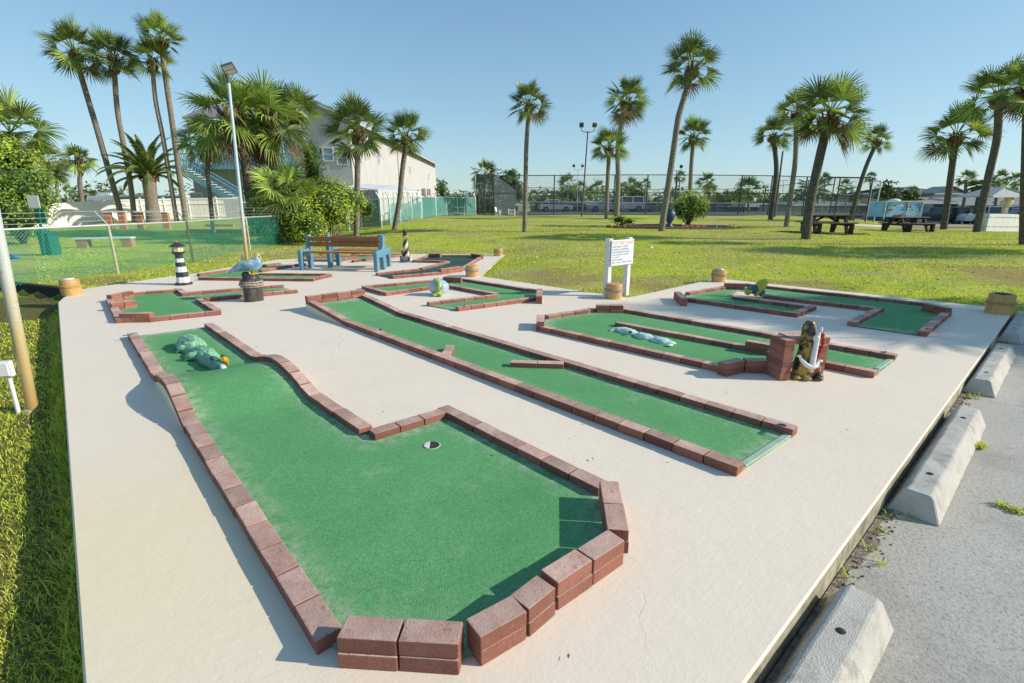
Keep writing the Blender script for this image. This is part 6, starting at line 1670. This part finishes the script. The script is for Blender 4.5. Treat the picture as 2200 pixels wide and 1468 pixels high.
for u in (.3, .4): mb = MB(); mb.tube([V((a.x + W2 * u, 37.95, zb)), V((a.x + W2 * u, 38.2, zb))], .28, 14); mb.build('wheel', M_tyre, t)

# ------------------------------------------------------------------ vehicles
def vehicle(name, label, cat, loc, rz, body, cabin, m, L, W=1.8, hgt=.75, roof=1.45, wr=.33, group=None, taill=True, sc=1.0):
    """body: list (x,z) side outline; cabin: list (x,z) glass outline"""
    t = thing(name, label, cat, loc, group, rz); t.scale = (sc,) * 3
    mb = MB(); mb.prism([V((x, -W / 2, z)) for x, z in body], (0, W, 0)); me = mb.mesh('body', m); bev(me, .06, 2); link('body', me, t)
    mb = MB(); vs = [V((x, -W / 2 + .12 + .10 * (z > hgt + .2), z)) for x, z in cabin]; vt = [V((x, W / 2 - .12 - .10 * (z > hgt + .2), z)) for x, z in cabin]; mb.loft([vs, vt], smooth=False); me = mb.mesh('window_band', M_glass_d); bev(me, .03); link('window_band', me, t)
    cx0 = min(x for x, z in cabin if z > roof - .15); cx1 = max(x for x, z in cabin if z > roof - .15)
    mb = MB(); mb.box(((cx0 + cx1) / 2, 0, roof + .02), (cx1 - cx0 + .1, W - .38, .06)); me = mb.mesh('roof', m); bev(me, .02); link('roof', me, t)
    for x in (cx0, (cx0 + cx1) / 2, cx1):
        for s in (-1, 1): mb = MB(); mb.box((x, s * (W / 2 - .135), (hgt + roof) / 2), (.07, .05, roof - hgt)); link('pillar', mb.mesh('pillar', m), t)
    for x in (L * .31, -L * .31):
        for s in (-1, 1):
            mb = MB(); mb.tube([V((x, s * (W / 2 - .2), wr)), V((x, s * (W / 2 + .02), wr))], wr, 18, smooth=False); w_ = link('wheel', mb.mesh('wheel', M_tyre), t)
            mb = MB(); mb.tube([V((x, s * (W / 2 - .0), wr)), V((x, s * (W / 2 + .03), wr))], wr * .58, 12, smooth=False); link('rim', mb.mesh('rim', M_cars), w_)
    for s in (-1, 1):
        mb = MB(); mb.box((-L / 2 + .0, s * (W / 2 - .18), hgt - .08), (.06, .2, .26)); link('tail_light', mb.mesh('tail_light', M_taill), t)
        mb = MB(); mb.box((L / 2 - .02, s * (W / 2 - .25), hgt - .12), (.06, .3, .14)); link('headlight', mb.mesh('headlight', M_lens), t)
    mb = MB(); mb.box((-L / 2 - .03, 0, .45), (.12, W * .96, .16)); link('bumper', mb.mesh('bumper', M_cars), t)
    return t
car_b = [(-2.1, .25), (2.1, .25), (2.15, .6), (1.9, .78), (.9, .88), (-1.9, .92), (-2.15, .8)]
car_c = [(1.05, .86), (.35, 1.4), (-1.0, 1.43), (-1.85, .9)]
suv_b = [(-2.2, .3), (2.25, .3), (2.3, .75), (2.1, .95), (1.1, 1.02), (-2.2, 1.02), (-2.25, .6)]
suv_c = [(1.15, 1.0), (.55, 1.62), (-1.9, 1.66), (-2.15, 1.0)]
pic_b = [(-2.6, .4), (2.6, .4), (2.65, .85), (2.4, 1.02), (1.3, 1.08), (-2.6, 1.08), (-2.65, .6)]
pic_c = [(1.25, 1.05), (.65, 1.68), (-.5, 1.7), (-2.5, 1.66), (-2.55, 1.05)]
def gz(px, Y): q = at(px[0], px[1], Y); q.z = tz(q.x, q.y); return q
q = gz((2005, 470), 53); vehicle('pickup_truck', 'black pickup truck with a covered bed in front of the blue-grey house', 'truck', q, pi - .25, pic_b, pic_c, M_cark, 5.2, 1.95, 1.05, 1.68, .4, sc=1.0)
for (x, Y, b_, c_, m, L, hg, rf_, nm, lab, rz, sc) in ((1300, 62, car_b, car_c, M_carw, 4.2, .85, 1.42, 'parked_car', 'low white car left of the bent centre palm, behind the court', pi, 1.0), (1342, 63, suv_b, suv_c, M_carw, 4.4, 1.0, 1.64, 'parked_car', 'white sport utility car right of the bent centre palm', pi, 1.05), (1378, 64, car_b, car_c, M_cars, 4.2, .85, 1.42, 'parked_car', 'silver car at the right of the three cars behind the court', pi, .85), (1192, 66, car_b, car_c, M_carw, 4.2, .85, 1.42, 'parked_car', 'white car with red tail lights left of the flood light pole, behind the court', .1, 1.0),
                                                     (2128, 50, suv_b, suv_c, M_carw, 4.4, 1.0, 1.64, 'parked_car', 'white car parked between the leaning palm and the well post', pi - .3, 1.0), (2195, 46, car_b, car_c, M_carw, 4.2, .85, 1.42, 'parked_car', 'white car at the right edge behind the picket panels of the well', pi - .3, 1.0)):
    q = gz((x, 460), Y); q.z = at(x, 455 if x < 1500 else 475, Y).z if x < 1500 else q.z
    vehicle(nm, lab, 'car', q, rz, b_, c_, m, L, 1.8, hg, rf_, group='parked cars beyond the lawn', sc=sc)

# ------------------------------------------------------------------ wishing well
a, b = at(2117, 497, 27.8), at(2194, 499, 29); a.z = tz(a.x, a.y); b.z = tz(b.x, b.y); c = (a + b) / 2
t = thing('wishing_well', 'white picket enclosure with a grey gabled roof on a single white post', 'wishing well', c)
d = (b - a).normalized(); n = int((b - a).length / .2); hh = .93
back = V((.12, .7, 0))
for (p, q) in ((a, b), (b, b + back), (b + back, a + back), (a + back, a)):
    mb = MB(); m = max(3, int((q - p).length / .21))
    for k in range(m):
        s = p.lerp(q, (k + .5) / m); e = q - p; mb.box(V((s.x, s.y, s.z + hh / 2)), (.195, .03, hh + .02 * (k % 2)), atan2(e.y, e.x))
    mb.build('picket_panel', M_white, t)
    for hz_ in (.25, .75): mb = MB(); mb.bar(p + V((0, 0, hz_)), q + V((0, 0, hz_)), .03, .07); mb.build('rail', M_white, t)
pc = at(2162, 440, 28.9); zt = at(2162, 430, 28.9).z; zr0 = at(2130, 424, 28.9).z; zr1 = at(2168, 405, 28.9).z
mb = MB(); mb.box(V((pc.x, pc.y, (zr0 + c.z) / 2)), (.2, .2, zr0 - c.z)); mb.build('post', M_cream, t)
x0, x1 = at(2123, 420, 28.2).x, at(2210, 420, 28.2).x; xm = at(2168, 420, 28.2).x
for s, xe in ((-1, x0), (1, x1)):
    mb = MB(); mb.prism([V((xe, 27.9, zr0)), V((xe, 30.2, zr0)), V((xm, 29.6, zr1)), V((xm, 28.5, zr1))], (0, 0, .07)); mb.build('roof', M_wellroof, t)
mb = MB(); mb.prism([V((x0, 27.9, zr0 - .02)), V((x1, 27.9, zr0 - .02)), V((xm, 28.5, zr1 - .02))], (0, .04, 0)); mb.build('gable_board', M_wellroof, t)
mb = MB(); mb.ell(V((pc.x - .02, pc.y - .14, at(2160, 436, 28.9).z)), (.26, .05, .26), 16, 10); mb.ell(V((pc.x - .38, pc.y - .14, at(2152, 437, 28.9).z)), (.14, .04, .14), 14, 8); mb.build('carved_disc', M_cream, t)

# ------------------------------------------------------------------ houses at the right and far behind
def house(label, x0, x1, Y, D, ytop_px, yridge_px, wall, roof, zb=-1.0, wins=(), cat='house', axis='x', doors=(), name='house', hip=False, ov=.5):
    A, B = at(x0, 450, Y), at(x1, 450, Y); ze = at((x0 + x1) / 2, ytop_px, Y).z; zr = at((x0 + x1) / 2, yridge_px, Y + D / 2).z
    t = thing(name, label, cat, V(((A.x + B.x) / 2, Y, zb)))
    mb = MB(); mb.box(V(((A.x + B.x) / 2, Y + D / 2, (ze + zb) / 2)), (B.x - A.x, D, ze - zb)); mb.build('wall', wall, t)
    mb = MB()
    if hip:
        ym = Y + D / 2; q = D * .5
        e = [V((A.x - ov, Y - ov, ze)), V((B.x + ov, Y - ov, ze)), V((B.x + ov, Y + D + ov, ze)), V((A.x - ov, Y + D + ov, ze)), V((A.x + q, ym, zr)), V((B.x - q, ym, zr))]
        mb.add(e, [(0, 1, 5, 4), (1, 2, 5), (2, 3, 4, 5), (3, 0, 4), (3, 2, 1, 0)])
    else:
        gable(mb, A.x, B.x, Y, Y + D, ze, zr, ov, axis, 0, .15)
    mb.build('roof', roof, t)
    if not hip:
        mb = MB()
        if axis == 'x':
            for x in (A.x, B.x): mb = MB(); mb.add([V((x, Y, ze)), V((x, Y + D, ze)), V((x, Y + D / 2, zr))], [(0, 1, 2)]); mb.build('gable_wall', wall, t)
        else: mb.add([V((A.x, Y, ze)), V((B.x, Y, ze)), V(((A.x + B.x) / 2, Y, zr))], [(0, 1, 2)]); mb.build('gable_wall', wall, t)
    mb = MB(); mb.bar(V((A.x - ov, Y - ov - .02, ze + .02)), V((B.x + ov, Y - ov - .02, ze + .02)), .05, .2); mb.build('fascia', M_white, t)
    for (x, y, w_, h_) in wins: q = at(x, y, Y - .01); window(t, q, w_, h_)
    for (x, y, w_, h_) in doors: mb = MB(); q = at(x, y, Y - .02); mb.box(V((q.x, Y - .02, zb + h_ / 2)), (w_, .05, h_)); mb.build('door', M_white, t)
    return t
house('two-storey tan house with grey roof behind the blue-grey garage', 1915, 2062, 80, 14, 417, 402, M_tanwall, M_shing_g, -1, [(1975, 421, 1.6, 1.1), (2000, 421, 1.6, 1.1), (2022, 421, 1.6, 1.1), (2045, 421, 1.3, 1.1), (1950, 421, 1.2, 1)], hip=True)
house('front gable wing of the two-storey tan house', 2003, 2064, 77.5, 3, 417, 403, M_tanwall, M_shing_g, -1, [(2020, 421, 1.8, 1.1)], axis='y')
house('low blue-grey garage with light grey roof behind the black pickup', 1978, 2056, 62, 8, 437, 424, M_bluewall, M_shing, -1, [(1990, 449, 1.3, 1.6)], hip=True)
house('brown single-storey house with reddish roof behind the well', 2050, 2240, 63, 9, 440, 427, M_pinkwall, M_shing, -1, [(2058, 452, 2.2, 1.8), (2118, 452, 1.5, 1.8), (2140, 452, 1.5, 1.8), (2168, 454, 1.6, 2.0), (2200, 450, 1.8, 1.4)])
house('grey house with hipped roof beyond the right end of the court', 1705, 1880, 72, 10, 441, 431, M_stucco_s, M_shing_g, -1, [(1755, 448, 1.4, 1.3), (1790, 448, 1.4, 1.3), (1835, 448, 1.4, 1.3)], hip=True)
house('long brown house beyond the court, behind the yellow-green bush', 1540, 1700, 84, 10, 444, 438, M_pinkwall, M_shing, -1, [(1550, 451, 1.4, 1.6), (1640, 451, 1.6, 1.6)])
house('pale blue cottage with white gable beyond the court, left of the bush', 1392, 1448, 86, 9, 440, 429, M_stucco, M_white, -1, [(1430, 446, 1.6, 1.4), (1412, 450, 1.2, 1.2)], axis='y')
house('long dark house with white roof edge beyond the court, behind the white cars', 1265, 1392, 88, 10, 442, 434, M_stucco_s, M_white, -1, [(1280, 448, 1.6, 1.2), (1375, 447, 1.6, 1.2)])
house('low grey carport beyond the court left of the flood light pole', 1200, 1262, 92, 9, 443, 436, M_bluewall, M_shing_g, -1, [(1215, 450, 2, 1.2)])
house('white shed beyond the left end of the court', 1113, 1142, 74, 5, 441, 433, M_white_v, M_white, -.8, [], axis='y', name='shed', cat='shed')
house('distant long blue building above the court net', 1155, 1210, 170, 20, 424, 420, M_bluewall, M_bluewall, -1, [], name='building', cat='building')
# white motor home behind the court
q = gz((1688, 462), 76); t = thing('motor_home', 'white motor home with dark windscreen beyond the court near the dark lamp pole', 'motor home', q)
k = depth(q) / FP; w_ = 26 * k
zt = at(1688, 434, 76).z; mb = MB(); mb.prism([V((q.x - w_ / 2, 75, q.z + .4)), V((q.x + w_ / 2, 75, q.z + .4)), V((q.x + w_ / 2 + .3, 75, q.z + 1.4)), V((q.x + w_ / 2 - .2, 75, zt)), V((q.x - w_ / 2, 75, zt))], (0, 2.4, 0)); mb.build('body', M_carw, t, bevel=.06)
mb = MB(); mb.box(V((q.x - .1, 74.97, zt - .9)), (w_ * .55, .05, .9)); mb.build('windscreen', M_glass_d, t)
for s in (-1, 1): mb = MB(); mb.tube([V((q.x + s * w_ * .3, 74.9, q.z + .4)), V((q.x + s * w_ * .3, 75.2, q.z + .4))], .4, 14); mb.build('wheel', M_tyre, t)
# distant tree line so the horizon is closed
def treeline():
    mb = MB(); rg = random.Random(9)
    for i in range(230):
        x = rg.uniform(-240, 300); y = rg.uniform(125, 190); r = rg.uniform(2.5, 5.5); c = V((x, y, -1 + r * rg.uniform(.5, .85)))
        leaf_blob(mb, c, (r * 1.5, r, r * .8), 200, .6, rg)
    o = mb.build('far_woods', M_leaf_far); o['kind'] = 'stuff'; o['label'] = 'low line of distant trees on the horizon'; o['category'] = 'trees'
treeline()
# ------------------------------------------------------------------ grass and weeds
def in_poly(p, poly):
    c = False; n = len(poly)
    for i in range(n):
        a, b = poly[i], poly[(i + 1) % n]
        if (a.y > p.y) != (b.y > p.y) and p.x < (b.x - a.x) * (p.y - a.y) / (b.y - a.y) + a.x: c = not c
    return c
BARE = ((.9, 10.6, 1.5), (2.6, 9.6, .9), (-8.3, 10.2, 1.1), (8.2, 7.4, .9), (5.8, 9.6, .8), (10.5, 10.5, 1.6), (-6.4, 16.0, 1.4))
def grass():
    rg = random.Random(21); mb = MB(); vs = mb.v; fs = mb.f
    def blade(x, y, z, h, w):
        a = rg.uniform(0, 2 * pi); lx, ly = rg.gauss(0, h * .55), rg.gauss(0, h * .55); o = len(vs)
        dx, dy = cos(a) * w, sin(a) * w
        vs.extend([(x - dx, y - dy, z), (x + dx, y + dy, z), (x + lx * .4 + dx * .7, y + ly * .4 + dy * .7, z + h * .6), (x + lx * .4 - dx * .7, y + ly * .4 - dy * .7, z + h * .6), (x + lx, y + ly, z + h * .85)])
        fs.append((o, o + 1, o + 2, o + 3)); fs.append((o + 3, o + 2, o + 4)); mb.m.extend((0, 0)); mb.sm.extend((False, False))
    # left foreground strip
    n = 0
    while n < 90000:
        u = rg.random() ** 1.7 * 9.5; s = rg.uniform(0.01, .9 + u * .35); p = SL0 + dl * (u - 1.0) + nl * s
        if noise.noise(V((p.x * 2.2, p.y * 2.2, 1))) < -.33 and rg.random() < .8: n += 1; continue
        h = rg.uniform(.015, .045); blade(p.x, p.y, tz(p.x, p.y) - .004, h, rg.uniform(.0009, .0018) + u * .0005); n += 1
    # lawn behind the slab, density falling with distance
    n = 0
    while n < 90000:
        y = 7.2 + rg.random() ** 1.7 * 22; x = rg.uniform(-.95, 1.12) * y
        p = V((x, y))
        if in_poly(p, SLAB) or (p - SR0).dot(nr) > 0 and (p - SR1).dot(dr) < .1: continue
        if y < 9.2 and x < -6.6: continue
        n += 1
        if any(hypot(x - bx, y - by) + 2.0 * noise.noise(V((x * 1.1, y * 1.1, 2))) < br * .8 for bx, by, br in BARE) and rg.random() < .8: continue
        if noise.noise(V((x * .9, y * .9, 7))) < -.3 and rg.random() < .75: continue
        blade(x, y, tz(x, y) - .005, rg.uniform(.025, .055), .003 + y * .00045)
    # ragged fringe along the slab edges
    for a, b in zip(SLAB[1:], SLAB[2:]):
        L = (b - a).length; d = (b - a) / L; nrm = V((-d.y, d.x))
        for _ in range(int(L * 420)):
            p = a + d * rg.uniform(0, L) + nrm * abs(rg.gauss(0, .035))
            if in_poly(p, SLAB): p = p - nrm * 2 * (p - a).dot(nrm)
            if noise.noise(V((p.x * 1.6, p.y * 1.6, 3))) < -.15: continue
            blade(p.x, p.y, tz(p.x, p.y) - .004, rg.uniform(.04, .085), rg.uniform(.002, .004) + p.y * .0003)
    for _ in range(5000):
        p = SL0 + dl * rg.uniform(-1, 8.5) + nl * abs(rg.gauss(0, .05)); blade(p.x, p.y, tz(p.x, p.y) - .004, rg.uniform(.04, .12), rg.uniform(.0015, .003) + max(0, p.y) * .0003)
    o = mb.build('lawn_grass', M_blade); o['kind'] = 'stuff'; o['label'] = 'short yellow-green grass blades covering the lawn'; o['category'] = 'grass'
grass()
def weed(c, n, h, w, rg, mb):
    for _ in range(n):
        a = rg.uniform(0, 2 * pi); l = h * rg.uniform(.5, 1.2); d = V((cos(a), sin(a), 0)); s = V((-d.y, d.x, 0)) * w
        b = c + d * rg.uniform(0, .02); m_ = b + d * l * .4 + V((0, 0, l * .7)); e = b + d * l * .9 + V((0, 0, l * .75))
        mb.add([b - s, b + s, m_ + s, m_ - s, e], [(0, 1, 2, 3), (3, 2, 4)])
def weeds():
    rg = random.Random(4); mb = MB()
    for i in range(80):
        u = rg.random() * 9.6; dens = noise.noise(V((u * 1.3, 2, 2)))
        if dens < -.1: continue
        p = SR0 + dr * (u - .6) + nr * rg.uniform(.035, .13); weed(V((p.x, p.y, -.135)), rg.randint(4, 10), rg.uniform(.02, .06), .003, rg, mb)
    a, b = G(1840, 905 + 70, -.13), None
    for q in [(2148, 1085), (2165, 1092), (2185, 1100), (2160, 1088), (2175, 1096), (2195, 1104)]:
        for k in range(3): c = G(q[0] + rg.uniform(-8, 8), q[1] + rg.uniform(-3, 3), -.135); weed(c, 8, .03, .003, rg, mb)
    for k in range(6): c = G(2106 + rg.uniform(-4, 4), 962 + rg.uniform(-4, 4), -.135); weed(c, 12, .04, .004, rg, mb)
    o = mb.build('gap_weeds', M_blade); o['kind'] = 'stuff'; o['label'] = 'tufts of weeds growing in the gap beside the slab'; o['category'] = 'weeds'
    mb = MB()
    for i in range(900):
        u = rg.random() * 9.8; p = SR0 + dr * (u - .7) + nr * (.03 + abs(rg.gauss(0, .035))); s = rg.uniform(.003, .012)
        mb.ell(V((p.x, p.y, -.134 + s * .3)), (s, s * .8, s * .5), 5, 3)
    o = mb.build('gap_debris', M_dirt); o['kind'] = 'stuff'; o['label'] = 'dirt, pebbles and dead leaves collected in the gap beside the slab'; o['category'] = 'debris'
    # dirt strip
    mb = MB(); a, b = SR0 - dr * 1, SR1 + dr * .1; n = 220
    for k in range(n):
        p, q = a.lerp(b, k / n), a.lerp(b, (k + 1) / n); w1 = .05 + .05 * noise.noise(V((k * .4, 0, 0))) + .02 * noise.noise(V((k * 1.7, 4, 0))); w2 = .05 + .05 * noise.noise(V(((k + 1) * .4, 0, 0))) + .02 * noise.noise(V(((k + 1) * 1.7, 4, 0)))
        mb.quad(P3(p + nr * .005, -.131), P3(p + nr * w1, -.131), P3(q + nr * w2, -.131), P3(q + nr * .005, -.131))
    struct(mb.build('dirt_strip_ground', M_dirt))
    mb = MB()
    for i in range(260):
        p = nc + dl * rg.uniform(.3, 9) + dr * rg.uniform(.3, 9)
        if not in_poly(p, SLAB): continue
        s = rg.uniform(.003, .010); a_ = rg.uniform(0, 6.28); q = V((p.x, p.y, .016)); u = V((cos(a_), sin(a_), .1)) * s * 1.6; v = V((-sin(a_), cos(a_), .25)) * s * .6
        mb.add([q - u, q - v, q + u, q + v], [(0, 1, 2, 3)])
    o = mb.build('slab_litter', M_dirt); o['kind'] = 'stuff'; o['label'] = 'tiny dry leaf bits and grit scattered over the slab and greens'; o['category'] = 'litter'
    # fallen leaves on the lawn
    mb = MB()
    for i in range(500):
        y = 8 + rg.random() * 14; x = rg.uniform(-.8, 1.1) * y
        if in_poly(V((x, y)), SLAB): continue
        s = rg.uniform(.01, .025); mb.ell(V((x, y, tz(x, y) + .02)), (s, s, s * .4), 5, 3)
    o = mb.build('lawn_litter', M_soil); o['kind'] = 'stuff'; o['label'] = 'scattered bits of dry litter on the lawn'; o['category'] = 'litter'
weeds()

# ------------------------------------------------------------------ light, sky, camera
EL, AZd = radians(27.5), radians(-6)     # towards the sun: mostly +X
sd = V((cos(AZd) * cos(EL), sin(AZd) * cos(EL), sin(EL)))
sun = bpy.data.lights.new('sun', 'SUN'); sun.energy = 5.0; sun.angle = radians(.5); sun.color = (1, .92, .79)
so = bpy.data.objects.new('sun', sun); C.objects.link(so); so.rotation_euler = sd.to_track_quat('Z', 'Y').to_euler()
w = bpy.data.worlds.new('World'); bpy.context.scene.world = w; w.use_nodes = True; nt = w.node_tree
sky = nt.nodes.new('ShaderNodeTexSky'); sky.sky_type = 'NISHITA'; sky.sun_disc = False; sky.sun_elevation = EL
sky.sun_rotation = pi / 2 - AZd          # rotation 0 = +Y, clockwise seen from above
sky.air_density = 1.0; sky.dust_density = .3; sky.ozone_density = 2.2; sky.altitude = 0
bg = nt.nodes['Background']; bg.inputs[1].default_value = .15
# soft shoulder: hazy white glow round the sun is compressed, zenith keeps its colour
def vm(op, a, b):
    n = nt.nodes.new('ShaderNodeVectorMath'); n.operation = op
    for i, v in enumerate((a, b)):
        if isinstance(v, tuple): n.inputs[i].default_value = v
        else: nt.links.new(v, n.inputs[i])
    return n.outputs[0]
den = vm('ADD', vm('MULTIPLY', sky.outputs[0], (.15 * 1.1,) * 3), (1, 1, 1))
col = vm('MULTIPLY', vm('DIVIDE', sky.outputs[0], den), (1.58 * .83, 1.58 * 1.05, 1.58 * 1.16))
nt.links.new(col, bg.inputs[0])
cam = bpy.data.cameras.new('camera'); cam.sensor_width = 36; cam.lens = FP / 2200 * 36; cam.clip_end = 4000; cam.clip_start = .05
co = bpy.data.objects.new('camera', cam); C.objects.link(co); co.location = (0, 0, CH); co.rotation_euler = (pi / 2 - TH, 0, 0)
sc = bpy.context.scene; sc.camera = co
sc.view_settings.view_transform = 'Standard'; sc.view_settings.look = 'None'; sc.view_settings.exposure = 0
sc.render.engine = 'CYCLES'; sc.cycles.max_bounces = 6; sc.cycles.transparent_max_bounces = 16
